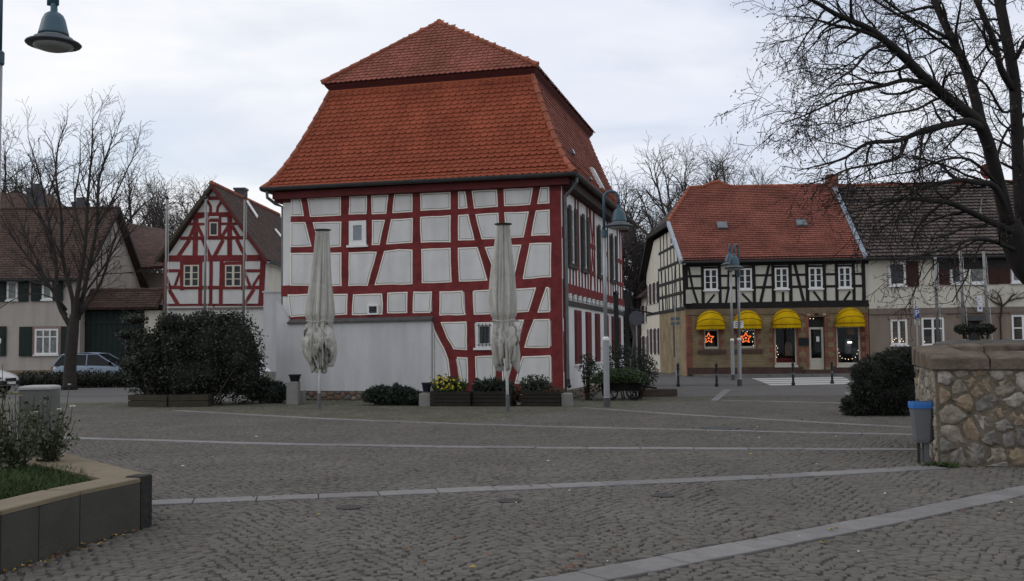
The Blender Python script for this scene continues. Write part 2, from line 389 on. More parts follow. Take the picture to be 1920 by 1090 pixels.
PLANTER_XY = [tuple(gnd(-60, 1096).xy), tuple(gnd(0, 1075).xy), tuple(gnd(262, 992).xy), tuple(gnd(285, 985).xy), tuple(gnd(105, 845, .45).xy), (-9, 11.0), (-9, 6)]
WA = Vector(gnd(1762, 873).xy); WU = Vector((.954, -.30)).normalized(); WV = Vector((.30, .954)).normalized()
WELL_XY = [tuple(WA), tuple(WA+WU*4), tuple(WA+WU*4+WV*2.9), tuple(WA+WV*2.9)]
cobbles()
# zebra crossing, light paving patches, kerbs of the street opposite
def patch(name, px, z, m, parent=None):
    pts = [gnd(*p) for p in px]; mb = MB(); mb.prism([Vector((p.x, p.y, -0.02)) for p in pts][::1], (0, 0, 0.02+z)); return mb.build(name, m, parent)
for y0, y1, x0, x1, s in [(710.0, 712.2, 1409, 1577, 1), (713.3, 715.6, 1419, 1590, 1), (716.8, 719.2, 1428, 1601, 1), (720.4, 722.8, 1437, 1602, 1)]:
    patch('zebra_stripe', [(x0, y0), (x1, y0-3.0), (x1+9, y1-3.0), (x0+9, y1)], 0.004, M_paint, street)
patch('paving_patch', [(1332, 751.5), (1346, 751.5), (1371, 731), (1358, 730)], 0.005, M_slab, plaza)
patch('paving_patch', [(1590, 745), (1625, 745), (1605, 735), (1583, 736)], 0.005, M_slab, plaza)
pav = MB()
for a, b in [((9.0, 46.9), (45, 46.1)), ]:
    pav.prism([Vector((9.0, 46.95, -0.03)), Vector((45, 46.15, -0.03)), Vector((45, 53, -0.03)), Vector((8.4, 53, -0.03))], (0, 0, 0.13))
pavement = tag(pav.build('pavement', mat('pavement', (0.10, 0.097, 0.093), var=0.2, scale=2.5, bump=0.3)), kind='structure')
for i in range(36):
    x0 = 9.0+i; mb = MB(); y0 = 46.95-0.8*i/36; mb.box((x0+.008, y0-.16, -.03), (x0+.992, y0-0.012*i/36-.03, 0.115)); mb.build('kerb_stone', M_kerb, pavement)
# manhole lids
M_iron = mat('cast_iron', (0.035, 0.034, 0.033), rough=0.6, var=0.3, scale=20, metal=0.3, bump=0.3)
for i, (x, y, r, lab) in enumerate([(655, 952, .11, 'small dark iron valve cover in the cobbles left of centre'), (955, 940, .11, 'small dark iron valve cover below the second slab strip'),
                           (1350, 803, .35, 'round iron manhole cover between the two farther slab strips'), (1243, 930, .10, 'small iron cover in the cobbles right of centre')]):
    p = gnd(x, y); mb = MB(); mb.lathe([(r+.02, -0.02), (r+.02, .004), (r, .006), (r-.01, .003), (0.01, .004)], 20)
    o = mb.build('manhole_cover', M_iron); o.location = (p.x, p.y, 0.004); tag(o, lab, 'manhole cover', 'covers in the square')
# fallen leaves and litter
leafm = [mat('dry_leaf', (0.16, 0.07, 0.03), var=0.4), mat('yellow_leaf', (0.35, 0.25, 0.06), var=0.3), mat('pale_litter', (0.5, 0.5, 0.47), var=0.2)]
mb = MB()
for i in range(230):
    y = random.uniform(7, 22); x = random.uniform(-.5, .5)*y*1.02
    if in_poly(np.array([x]), np.array([y]), PLANTER_XY)[0] or in_poly(np.array([x]), np.array([y]), WELL_XY)[0]: continue
    s = random.uniform(.012, .035); a = random.uniform(0, 6.28); ca, sa = math.cos(a)*s, math.sin(a)*s
    mb.add([(x+ca, y+sa, .012), (x-sa*.6, y+ca*.6, .012+s*.5), (x-ca, y-sa, .012), (x+sa*.6, y-ca*.6, .010+s*.2)], [(0, 1, 2, 3)], random.choice([0, 0, 0, 1, 2]))
for (px, py, k) in [(1545, 1019, 0), (1557, 995, 0), (1078, 1066, 0)]+[(20+24*i, 1072-8.3*i, 1) for i in range(11)]:
    c = gnd(px, py)
    for j in range(6 if not k else 9):
        x, y = c.x+random.gauss(0, .03 if not k else .06)+(.03 if k else 0), c.y+random.gauss(0, .02)-(.02 if k else 0); s = random.uniform(.01, .024); a = random.uniform(0, 6.28); ca, sa = math.cos(a)*s, math.sin(a)*s
        mb.add([(x+ca, y+sa, .013), (x-sa*.7, y+ca*.7, .013+s*.6), (x-ca, y-sa, .012), (x+sa*.7, y-ca*.7, .012+s*.3)], [(0, 1, 2, 3)], random.choice([0, 0, 1]))
tag(mb.build('fallen_leaves', leafm), 'dry brown leaves and scraps scattered over the cobbles', 'leaves', kind='stuff')
# ------------------------------------------------------------------ the red half-timbered house
M_red = mat('red_timber', (0.172, 0.033, 0.034), rough=0.9, var=0.3, scale=3.0, spec=.15, island=.10, bump=0.4, bscale=20)
M_reddark = mat('dark_red_timber', (0.115, 0.022, 0.022), rough=0.8, var=0.2, scale=3.5, bump=0.25, bscale=20)  # deeper red; on cornice and lower shutters it stands in for shade
M_plaster = mat('plaster', (0.66, 0.65, 0.635), rough=0.95, var=0.07, scale=1.6, bump=0.3, bscale=18, streak=0.13, island=0.035, spec=.1)
M_border = mat('plaster_border', (0.80, 0.76, 0.67), rough=0.9, var=0.05, scale=8)
M_line = mat('painted_line', (0.10, 0.105, 0.11), rough=0.9, var=0.2, scale=8)
M_ext = mat('plaster_white', (0.56, 0.56, 0.567), rough=0.95, var=0.06, scale=1.0, bump=0.3, bscale=14, streak=0.16, spec=.1)
M_tile = mat('roof_tile', (0.265, 0.066, 0.036), rough=0.9, var=0.25, scale=.8, spec=.15, island=0.09, col2=(.305, .079, .042), bump=0.2, bscale=40)
M_tile2 = mat('roof_tile_upper', (0.235, 0.085, 0.062), rough=0.9, var=0.25, scale=.8, spec=.15, island=0.12, col2=(.29, .105, .078), bump=0.2, bscale=40)
M_ridge = mat('ridge_tile', (0.26, 0.08, 0.045), rough=0.8, var=0.3, scale=5, island=0.15)
M_zinc = mat('zinc', (0.06, 0.062, 0.063), rough=0.55, var=0.2, scale=5, metal=0.2)
M_zincl = mat('zinc_light', (0.12, 0.13, 0.135), rough=0.5, var=0.2, scale=5, metal=0.4)
M_wwhite = mat('white_paint', (0.72, 0.72, 0.70), rough=0.6, var=0.06, scale=5)
M_glass = glass('window_glass', (0.035, 0.04, 0.045)); M_curtain = mat('curtained_glass', (0.20, 0.23, 0.27), rough=0.25, var=0.4, scale=6, spec=0.5, stretch=(7, 7, 0.6))
M_stone = mat('plinth_stone', (0.19, 0.16, 0.12), rough=0.9, var=0.3, scale=4, island=0.3, bump=0.6, bscale=25)
M_greywood = mat('grey_timber', (0.05, 0.045, 0.042), rough=0.8, var=0.25, scale=4)
A1 = math.radians(14.6); HO = Vector((1.48, 28.7, 0)); W, D = 8.9, 11.9
house = thing('half_timbered_house', 'large white house with red timbers and a tall red tiled mansard roof', 'house', HO, -A1)
H1 = House(house, -A1)
FR = Facade(H1, (0, 0, 0), (1, 0, 0), (0, -1, 0)); SD = Facade(H1, (0, 0, 0), (0, 1, 0), (1, 0, 0))
LF = Facade(H1, (-W, 0, 0), (0, -1, 0), (-1, 0, 0))
ZE = 6.42     # wall top
mb = MB(); mb.box((-W, 0, 0), (0, 0.3, ZE)); mb.build('wall', M_plaster, house)
mb = MB(); mb.box((-0.3, 0.3, 0), (0, D-.3, ZE)); mb.build('wall', M_plaster, house)
mb = MB(); mb.box((-W, 0.3, 0), (-W+.3, D-.3, ZE)); mb.build('wall', M_plaster, house)
mb = MB(); mb.box((-W, D-.3, 0), (0, D, ZE)); mb.build('wall', M_plaster, house)
C1, C2, C3, C4 = Crop(510, 330, 4.739), Crop(780, 320, 4.739), Crop(510, 530, 4.543), Crop(790, 520, 4.359)
PM = [M_border, M_line, M_plaster]
PANELS = [C1((172,200),(262,200),(290,360),(168,362)), C1((313,198),(618,183),(618,355),(340,368)), C1((690,183),(850,177),(845,343),(682,348)),
 C1((882,175),(1042,167),(1020,340),(888,345)), C1((1088,165),(1252,158),(1252,325),(1070,335)),
 C2((38,203),(312,190),(312,348),(42,362)), C2((375,187),(443,185),(463,338),(375,345)), C2((495,180),(725,168),(732,325),(517,342)),
 C2((778,165),(1046,150),(1018,308),(784,320)), C2((1106,147),(1188,144),(1190,295),(1075,302)),
 C1((168,412),(302,410),(357,630),(165,635)), C1((363,412),(622,405),(618,632),(430,640)), C1((890,392),(1010,390),(960,618),(888,618)), C1((1060,385),(1256,373),(1252,598),(1015,612)),
 C2((38,412),(313,395),(313,640),(45,645)), C2((375,395),(470,387),(485,460),(525,622),(375,625)), C2((527,388),(737,375),(740,610),(585,615),(545,470)), C2((785,370),(1008,362),(960,597),(800,605)), C2((1065,355),(1192,345),(1195,580),(1022,585)),
 C1((165,685),(385,683),(440,980),(165,978)), C1((455,685),(622,680),(625,980),(500,985)), C1((685,680),(938,673),(855,980),(680,982)), C1((998,668),(1130,650),(1253,655),(1253,965),(910,975)),
 C2((48,697),(312,685),(322,995),(52,1003)), C2((373,685),(550,678),(640,980),(383,990)), C2((610,680),(942,657),(870,965),(725,970)), C2((1010,645),(1207,640),(1205,950),(948,968)),
 C3((135,100),(650,95),(645,275),(160,298)), C3((693,100),(942,92),(950,180),(945,275),(682,280)), C3((985,85),(1160,78),(1157,262),(982,265)), [(775.5,546.5),(811,546.4),(808,587.5),(774,588)],
 C4((150,115),(340,108),(350,260),(370,310),(148,317)), C4((427,108),(600,100),(610,300),(430,310)), C4((660,95),(943,82),(880,285),(655,298)), C4((1018,80),(1045,78),(1055,288),(947,293)),
 C4((157,365),(373,360),(378,598),(270,592),(210,500)), C4((655,352),(845,345),(790,490),(740,578),(660,582)), C4((920,342),(1053,340),(1053,578),(840,578),(870,470)),
 C4((290,650),(382,655),(385,880),(330,880),(310,740)), C4((440,645),(600,638),(605,885),(445,885)), C4((662,650),(800,640),(735,720),(690,870),(662,870)), C4((825,645),(1060,635),(1063,868),(762,872)),
 C4((98,395),(132,485),(188,575),(225,670),(240,790),(242,935),(100,935))]
for q in PANELS: panel(FR, q, house, PM)
def R(*pts): return list(pts)
HB = [(R((546,411.5),(611,411),(671,408),(710,407),(755,404.7),(817,400),(869,397),(911,395),(970,391.7),(1034,387)), 18),
      (R((546,469),(630,468.6),(705,466.5),(748,463),(818,460.7),(875,457.6),(917,455.5),(966,453),(1034,448)), 19),
      (R((528,545.5),(645,544.5),(721,543),(818,538.5),(885.5,536),(991,531),(1036,529)), 21),
      (R((543,600),(664,597),(774,593),(812,591)), 15), (R((812,596),(905,597),(976,593),(1019,592),(1036,592)), 18),
      (R((848,664),(908,661),(1008,659.5),(1036,659)), 19), (R((842,731),(960,729.5),(1036,728)), 18)]
beam(FR, 'top_plate', R((531,366),(648,361),(781,355),(942,348),(1052,343)), 30, 0.034, M_reddark, house)
for pts, w in HB: beam(FR, 'rail', pts, w, 0.030, M_red, house)
beam(FR, 'corner_post', R((1040.5,344),(1043,530),(1046,738)), 21, 0.032, M_red, house)
for pts, w in [(R((648,362),(647.5,540)), 18), (R((693,362),(693,462)), 11), (R((781,358),(783,536)), 17), (R((852.4,355),(854,532)), 16), (R((938.7,350),(942,528)), 13),
               (R((657,548),(656,594)), 14), (R((722,545),(722,592)), 11), (R((770,544),(769,590)), 13), (C4((385,95),(395,310),(405,360),(408,600),(410,900)), 15), (C4((630,90),(635,720),(635,890)), 12)]:
    beam(FR, 'post', pts, w, 0.026, M_red, house)
for pts, w in [(R((571,366),(577.5,408),(589,461),(601,540)), 15), (R((734.7,362),(730.5,402),(728,412),(718,461),(713.6,473),(696,540)), 16), (R((879,355),(883.4,391.7),(885,402),(897,451),(902,463.5),(922.4,527)), 15),
               (R((1007,350),(1000.5,384),(998.4,396),(989,444.5),(985.7,457),(971,526)), 16), (C4((985,75),(915,290),(880,350),(820,560),(800,650),(735,890)), 17)]:
    beam(FR, 'brace', pts, w, 0.022, M_red, house)
beam(FR, 'curved_brace', C4((118,85),(118,300),(138,405),(190,520),(240,620),(264,740),(285,900)), 15, 0.024, M_red, house)
mb = MB(); FR.rect(mb, *pxrect(FR, 884, 560.5, 884.5, 561.5)[:2], 2.9, 2.95, 0, .02)
# windows of the front
u0, u1, z0, z1 = pxrect(FR, 655.5, 414.5, 687.5, 460)
wn = window(FR, u0, u1, z0, z1, house, M_wwhite, M_curtain, nx=1, ny=1, fr=0.14, n=0.06, sm=M_wwhite)
u0, u1, z0, z1 = pxrect(FR, 893, 604.5, 925.5, 652)
wn = window(FR, u0, u1, z0, z1, house, M_wwhite, M_glass, nx=1, ny=1, fr=0.12, n=0.06)
for i in range(4):
    u = u0+.10+(u1-u0-.2)*i/3; b = MB(); b.tube([FR.p(u, z0+.03, .075), FR.p(u, z1-.03, .075)], .011, 6); b.build('window_bar', M_zinc, wn)
for z in (z0+.08, z1-.09):
    b = MB(); b.tube([FR.p(u0+.04, z, .09), FR.p(u1-.04, z, .09)], .009, 6); b.build('window_bar', M_zinc, wn)
# vent
u0, u1, z0, z1 = pxrect(FR, 691, 571.5, 711.5, 590.5)
mb = MB(); 
for r in ((u0, u0+.05, z0, z1), (u1-.05, u1, z0, z1), (u0+.05, u1-.05, z1-.05, z1), (u0+.05, u1-.05, z0, z0+.05)): FR.rect(mb, *r, 0, .10)
v = mb.build('vent', M_wwhite, house)
for i in range(4): b = MB(); z = z0+.06+(z1-z0-.12)*(i+.5)/4; FR.rect(b, u0+.05, u1-.05, z-.02, z+.015, .02, .07); b.build('louvre', mat('black_metal', (.012,.012,.013), rough=.6), v)
# projecting white wall at the foot, with its sloping ledge
EX = 0.16
q = FR.uvs([(517,736),(519,562),(541,600),(541,606),(808,599),(808,735)], EX); q[0] = (q[0][0], .28); q[-1] = (q[-1][0], .28)
mb = MB(); FR.poly(mb, q, -0.01, EX); mb.build('projecting_wall', M_ext, house)
la, lb = FR.uv(540, 606, EX), FR.uv(810, 600, EX); mb = MB()
mb.loft([[FR.p(u, z-.03, EX+.07), FR.p(u, z+.02, EX+.07), FR.p(u, z+.12, 0.03), FR.p(u, z-.03, 0.03)] for u, z in (la, lb)]); mb.build('ledge', mat('ledge_slate', (0.075, 0.07, 0.068), var=.25, scale=5), house)
# fascia, soffit and gutter
mb = MB(); mb.box((-W-.24, -.24, ZE-.20), (.24, -.002, ZE+.02)); mb.build('cornice', M_reddark, house)  # darker red puts the eave shade into the cornice colour
mb = MB(); mb.box((.002, -.002, ZE-.26), (.30, D+.3, ZE+.019)); mb.build('cornice', mat('grey_soffit', (.045, .03, .028), var=.2), house)
mb = MB(); mb.box((-W-.30, -.002, ZE-.26), (-W-.002, D+.3, ZE+.019)); mb.build('cornice', M_reddark, house)
def gutter(p0, p1, name='gutter', r=.105):
    p0, p1 = Vector(p0), Vector(p1); t = (p1-p0).normalized(); s = t.cross(Vector((0, 0, 1))); rings = []
    for p in (p0, p1):
        outer = [p+s*(math.cos(a)*r)+Vector((0, 0, math.sin(a)*r)) for a in [math.pi*(1+i/8) for i in range(9)]]
        inner = [p+s*(math.cos(a)*(r-.012))+Vector((0, 0, math.sin(a)*(r-.012)+.004)) for a in [math.pi*(2-i/8) for i in range(9)]]
        rings.append(outer+inner)
    mb = MB(); mb.loft(rings); return mb
GE, GZ = .46, ZE+.09
gutter((-W-GE-.06, -GE, GZ+.05), (GE+.06, -GE, GZ+.0)).build('gutter', M_zinc, house)
gutter((GE, -GE, GZ), (GE, D+GE, GZ+.03)).build('gutter', M_zinc, house)
gutter((-W-GE, D+GE, GZ), (-W-GE, -GE, GZ+.03)).build('gutter', M_zinc, house)
mb = MB(); mb.tube([(GE, -.12, GZ-.06), (GE, -.12, GZ-.22), (.30, -.06, GZ-.42), (.10, -.02, GZ-.62), (.09, .02, GZ-.9), (.09, .05, 3.2), (.09, .05, .52), (.14, .02, .40)], .048, 10); mb.build('downpipe', M_zincl, house)
mb = MB(); mb.tube([(.09, .05, .62), (.10, .04, .46), (.15, .0, .40)], .062, 10); mb.build('pipe_shoe', M_iron, house)
mb = MB(); mb.tube([(-W-GE+.12, -.40, GZ-.02), (-W-GE+.12, -.38, GZ-.25), (-W-.20, -.1, GZ-.42), (-W-.06, .10, GZ-.5), (-W-.06, .12, .4)], .05, 10); mb.build('downpipe', M_zincl, house)

# --- mansard roof: profile (inward from the wall line, height)
PROF = [(-.47, 6.50), (-.30, 6.68), (-.08, 7.02), (.16, 7.47), (.40, 8.0), (.66, 8.63), (.90, 9.25), (1.10, 9.82)]
UP0, UPZ = .92, 10.08
AP = [H1.loc(at(823, 42, 31.0))]
APEX_Y, APEX_Z = 2.14, 12.13
roof = MB()
def ringat(d, z): return [(-W+d, d, z), (-d, d, z), (-d, D-d, z), (-W+d, D-d, z)]
roof.loft([ringat(d, z-.02) for d, z in PROF]+[ringat(1.10, UPZ+.1)], caps=True)
roof = roof.build('roof', mat('roof_deck', (.16, .04, .022), var=.2), house)
mb = MB(); e = UP0
mb.add([(-W+e, e, UPZ), (-e, e, UPZ), (-e, D-e, UPZ), (-W+e, D-e, UPZ), (-W/2, APEX_Y, APEX_Z-.03), (-W/2, D-APEX_Y, APEX_Z-.03)], [(0, 1, 4), (1, 2, 5, 4), (2, 3, 5), (3, 0, 4, 5), (3, 2, 1, 0)])
mb.build('roof_deck', mat('roof_deck', (.16, .04, .022)), roof)
# moulded cornice under the break
mb = MB(); mb.loft([ringat(1.14, 9.80), ringat(1.08, 9.83), ringat(1.04, 9.90), ringat(.98, 9.97), ringat(.95, 10.03), ringat(.95, UPZ-.004)], caps=True); mb.build('break_cornice', mat('cornice_brown', (.075, .016, .014), var=.2, scale=4), roof)
# beaver-tail tiles
def tile_mesh(w, l, th, m, name='tile'):
    # local: x across, y up the slope, z out; lower edge at y=0 rounded
    arc = [(-w/2, .38*w), (-w*.43, .20*w), (-w*.25, .04*w), (0, 0), (w*.25, .04*w), (w*.43, .20*w), (w/2, .38*w)]
    ring = [(x, y) for x, y in arc]+[(w/2, l), (-w/2, l)]
    n = len(ring); vs = [(x, y, th*(1-y/l)+.004) for x, y in ring]+[(x, y, th*(1-y/l)+.004-.026) for x, y in arc]
    fs = [tuple(range(n))]+[(i+n, i+1+n, i+1, i) for i in range(6)]
    return vs, fs
def lay_tiles(rows, tw, tl, th, m, parent, singles=0, name='roof_tile', skip=None, seed=1):
    """rows: list of (left point, right point, up vector, normal) along one course"""
    rnd = random.Random(seed); vs, fs = tile_mesh(tw*.985, tl, th, m); V = []; Fc = []; sing = []
    base = None; count = 0
    for k, (a, b, up, nrm) in enumerate(rows):
        a, b = Vector(a), Vector(b); L_ = (b-a).length; ax = (b-a).normalized(); off = 0.5*tw if k % 2 else 0
        n = int((L_-off)/tw)
        st = (L_-n*tw)/2 if not off else (L_-(n)*tw)/2
        for i in range(n):
            c = a+ax*(st+(i+.5)*tw)
            if skip and skip(c): continue
            j = rnd.uniform(-.005, .005); rot = rnd.uniform(-.02, .02); tz = rnd.uniform(0, .006)
            x = (ax+up*rot).normalized(); y = (up-ax*rot).normalized(); z = nrm
            if count < singles:
                if base is None:
                    base = bpy.data.meshes.new(name); base.from_pydata(vs, [], fs); base.materials.append(m)
                o = link(name, base, parent); o.matrix_local = Matrix(((x.x, y.x, z.x, c.x+up.x*j+z.x*tz), (x.y, y.y, z.y, c.y+up.y*j+z.y*tz), (x.z, y.z, z.z, c.z+up.z*j+z.z*tz), (0, 0, 0, 1)))
            else:
                k0 = len(V); cc = c+up*j+z*tz
                for p in vs: V.append(cc+x*p[0]+y*p[1]+z*p[2])
                Fc += [tuple(q+k0 for q in f) for f in fs]
            count += 1
    if V:
        me = bpy.data.meshes.new(name+'s'); me.from_pydata(V, [], Fc); me.materials.append(m); link(name+'s', me, parent, 'stuff')
def prof_rows(prof, exposure):
    ds = [0]
    for (a, b), (c, d) in zip(prof, prof[1:]): ds.append(ds[-1]+math.hypot(c-a, d-b))
    s = 0.0; out = []
    while s < ds[-1]-.02:
        for i in range(len(prof)-1):
            if ds[i] <= s <= ds[i+1]:
                t = (s-ds[i])/(ds[i+1]-ds[i]); (a, b), (c, d) = prof[i], prof[i+1]
                dd, zz = a+(c-a)*t, b+(d-b)*t; L_ = math.hypot(c-a, d-b); out.append((dd, zz, (c-a)/L_, (d-b)/L_)); break
        s += exposure
    return out
EXPO, TW = .158, .212
def slope_rows(prof, side):
    rows = []
    for d, z, ci, cz in prof_rows(prof, EXPO):
        if side == 'f': rows.append(((-W+d, d, z), (-d, d, z), Vector((0, ci, cz)), Vector((0, -cz, ci))))
        if side == 'r': rows.append(((-d, d, z), (-d, D-d, z), Vector((-ci, 0, cz)), Vector((cz, 0, ci))))
        if side == 'l': rows.append(((-W+d, D-d, z), (-W+d, d, z), Vector((ci, 0, cz)), Vector((-cz, 0, ci))))
    return rows
lay_tiles(slope_rows(PROF, 'f'), TW, .26, .045, M_tile, roof, singles=300)
lay_tiles(slope_rows(PROF, 'r'), TW, .26, .042, M_tile2, roof, seed=2)
lay_tiles(slope_rows(PROF, 'l'), TW, .26, .042, M_tile2, roof, seed=3)
# upper slopes
def up_rows(side):
    rows = []
    if side == 'f': run, rise = APEX_Y-e, APEX_Z-UPZ
    else: run, rise = W/2-e, APEX_Z-UPZ
    L_ = math.hypot(run, rise); s = -.06
    while s < L_-.05:
        t = s/L_; z = UPZ+rise*t; ci, cz = run/L_, rise/L_
        dy = e+(APEX_Y-e)*t; dx = e+(W/2-e)*t
        if side == 'f': rows.append(((-W+dx, dy, z), (-dx, dy, z), Vector((0, ci, cz)), Vector((0, -cz, ci))))
        if side == 'r': rows.append(((-dx, dy, z), (-dx, D-dy, z), Vector((-ci, 0, cz)), Vector((cz, 0, ci))))
        if side == 'l': rows.append(((-W+dx, D-dy, z), (-W+dx, dy, z), Vector((ci, 0, cz)), Vector((-cz, 0, ci))))
        s += EXPO*.80
    return rows
lay_tiles(up_rows('f'), .175, .24, .045, M_tile2, roof, seed=4); lay_tiles(up_rows('r'), .165, .2, .03, M_tile2, roof, seed=5); lay_tiles(up_rows('l'), .165, .2, .03, M_tile2, roof, seed=6)
def ridge_tiles(pts, parent, r=.095, step=.34, name='ridge_tile', m=None):
    pts = [Vector(p) for p in pts]; d = [0]
    for a, b in zip(pts, pts[1:]): d.append(d[-1]+(b-a).length)
    def al(s):
        for i in range(len(pts)-1):
            if s <= d[i+1] or i == len(pts)-2: return pts[i].lerp(pts[i+1], (s-d[i])/(d[i+1]-d[i]))
    n = max(1, int(d[-1]/step))
    for i in range(n):
        a, b = al(d[-1]*i/n), al(d[-1]*(i+1)/n+.03); mb = MB(); mb.tube([a, a.lerp(b, .12), b], [r*1.18, r*1.15, r*.88], 10); mb.build(name, m or M_ridge, parent, smooth=False)
for sx in (0, 1):
    X = (lambda d: -d) if sx == 0 else (lambda d: -W+d)
    ridge_tiles([(X(d), d, z+.02) for d, z in PROF], roof, .082)
    ridge_tiles([(X(e-.04), e-.04, UPZ+.02), (-W/2, APEX_Y, APEX_Z)], roof, .07)
ridge_tiles([(-W/2, APEX_Y, APEX_Z), (-W/2, D-APEX_Y, APEX_Z)], roof, .1, .4)
# ridge course strip above the steep slope, vent tile, skylights and snow hooks on the right slope
mb = MB(); mb.box((-W+1.16, 1.05, 9.56), (-1.16, 1.09, 9.86)); mb.build('head_course', mat('head_tile', (.36, .095, .045), var=.12, scale=3), roof)
mb = MB(); vx, vy, vz = -W+2.05, e+.25, UPZ+.42; mb.loft([[(vx-.1, vy, vz-.2), (vx+.1, vy, vz-.2), (vx+.1, vy+.3, vz-.2), (vx-.1, vy+.3, vz-.2)], [(vx-.05, vy+.1, vz+.15), (vx+.05, vy+.1, vz+.15), (vx+.05, vy+.3, vz+.15), (vx-.05, vy+.3, vz+.15)], [(vx-.05, vy+.1, vz+.25), (vx+.05, vy+.1, vz+.25), (vx+.05, vy+.3, vz+.25), (vx-.05, vy+.3, vz+.25)]]); mb.build('vent_tile', M_ridge, roof)
def on_right(v, t):   # point on right slope at depth v and profile fraction t
    i = min(int(t*(len(PROF)-1)), len(PROF)-2); f_ = t*(len(PROF)-1)-i; (a, b), (c, d) = PROF[i], PROF[i+1]; return Vector((-(a+(c-a)*f_), v, b+(d-b)*f_))
for v, t0, t1, w_ in [(6.2, .30, .52, .62), (2.4, .46, .50, .3), (3.4, .24, .27, .3)]:
    p0, p1 = on_right(v, t0), on_right(v, t1); nr = Vector((.9, 0, .35)).normalized(); mb = MB()
    mb.loft([[p0+nr*.02, p0+nr*.12, p1+nr*.12, p1+nr*.02], [p0+nr*.02+Vector((0, w_, 0)), p0+nr*.12+Vector((0, w_, 0)), p1+nr*.12+Vector((0, w_, 0)), p1+nr*.02+Vector((0, w_, 0))]])
    mb.build('skylight', M_wwhite if w_ > .5 else M_zincl, roof)
    g = MB(); g.loft([[p0+nr*.122+Vector((0, .05, 0)), p0+nr*.13+Vector((0, .05, 0)), p1+nr*.13+Vector((0, .05, 0)), p1+nr*.122+Vector((0, .05, 0))], [p0+nr*.122+Vector((0, w_-.05, 0)), p0+nr*.13+Vector((0, w_-.05, 0)), p1+nr*.13+Vector((0, w_-.05, 0)), p1+nr*.122+Vector((0, w_-.05, 0))]]); g.build('skylight_pane', M_glass, roof)

# --- right side of the house
M_side = M_plaster
def rect_sd(name, v0, v1, z0, z1, n0, n1, m, parent=house):
    mb = MB(); SD.rect(mb, v0, v1, z0, z1, n0, n1); return mb.build(name, m, parent)
ZS = 3.12
rect_sd('rail', .30, D, ZS, ZS+.28, -.01, .06, M_red); rect_sd('rail', .30, D, ZE-.30, ZE-.26, -.01, .05, M_reddark); 
beam(SD, 'corner_post', [(.10, .28), (.10, ZE-.2)], .20, .03, M_reddark, house, px=False)
for i in range(15):                      # carved joist ends under the upper floor
    v = .55+i*(D-.9)/14; b = MB(); b.lathe([(.02, -.10), (.055, -.08), (.075, -.02), (.055, .035), (.075, .06), (.075, .085)], 8, SD.p(v, ZS-.10, .07)); b.build('joist_end', M_wwhite, house, smooth=True)
rect_sd('lower_rail', .25, D, ZS-.36, ZS-.21, -.01, .05, M_greywood)
WV_ = [(.72, 1.72), (2.86, 3.78), (5.9, 6.9), (8.7, 9.8)]
for a, b in WV_:
    c0, c1 = a+.21, b-.21; wd = window(SD, c0+.04, c1-.04, 4.05, 5.72, house, M_wwhite, M_glass, nx=2, ny=3, fr=.06, n=.05, sill=False)
    for s0, s1 in ((a-.10, a+.24), (b-.24, b+.10)):
        mb = MB(); SD.rect(mb, s0, s1, 4.02, 5.75, .06, .10); sh = mb.build('shutter', M_greywood, house)
        for j in range(2): mb = MB(); SD.rect(mb, s0+.06, s1-.06, 4.1+j*.82, 4.8+j*.82, .1, .115); mb.build('shutter_panel', M_greywood, sh)
    rect_sd('sill_beam', a-.12, b+.12, 3.90, 4.04, -.01, .08, M_greywood)
for z in (4.9,):
    for a, b in [(.2, .2), (2.3, 2.34), (4.4, 5.4), (7.5, 8.1), (10.4, D-.05)]:
        if b-a > .1: rect_sd('rail', a, b, z-.07, z+.07, -.01, .035, M_red)
for a, b in [(1.75, 2.3), (4.35, 5.35), (7.45, 8.15), (10.4, D-.05)]: rect_sd('rail', a, b, 3.92, 4.06, -.01, .034, M_red)
for v in [.42, .95, 1.45, 1.95, 2.42, 2.95, 3.5, 4.0, 4.45, 5.3, 5.8, 6.4, 6.95, 7.5, 8.1, 8.75, 9.3, 9.9, 10.5, 11.2, D-.1]:
    up = ZE-.28 if not any(a-.16 < v < b+.16 for a, b in WV_) else 3.98
    beam(SD, 'post', [(v, ZS+.2), (v+random.uniform(-.04, .04), up)], .13, .03, M_reddark, house, px=False)
beam(SD, 'brace', [(4.5, ZS+.25), (5.25, ZE-.3)], .13, .025, M_red, house, px=False); beam(SD, 'brace', [(5.3, ZS+.25), (4.6, ZE-.3)], .13, .02, M_red, house, px=False)
for a, b in [(1.6, 2.6), (3.45, 4.35), (5.2, 6.05), (7.1, 7.9), (8.8, 9.5), (10.3, 10.95)]:     # tall red ground floor shutters; recess shade is put into their colour
    rect_sd('shutter', a, b, 1.02, 2.66, .0, .045, M_reddark); mb = MB(); SD.rect(mb, a+.08, (a+b)/2-.03, 1.12, 2.56, .045, .06); mb.build('shutter_panel', M_reddark, house); mb = MB(); SD.rect(mb, (a+b)/2+.03, b-.08, 1.12, 2.56, .045, .06); mb.build('shutter_panel', M_reddark, house)
    rect_sd('sill', a-.05, b+.05, .95, 1.01, -.01, .07, M_wwhite)
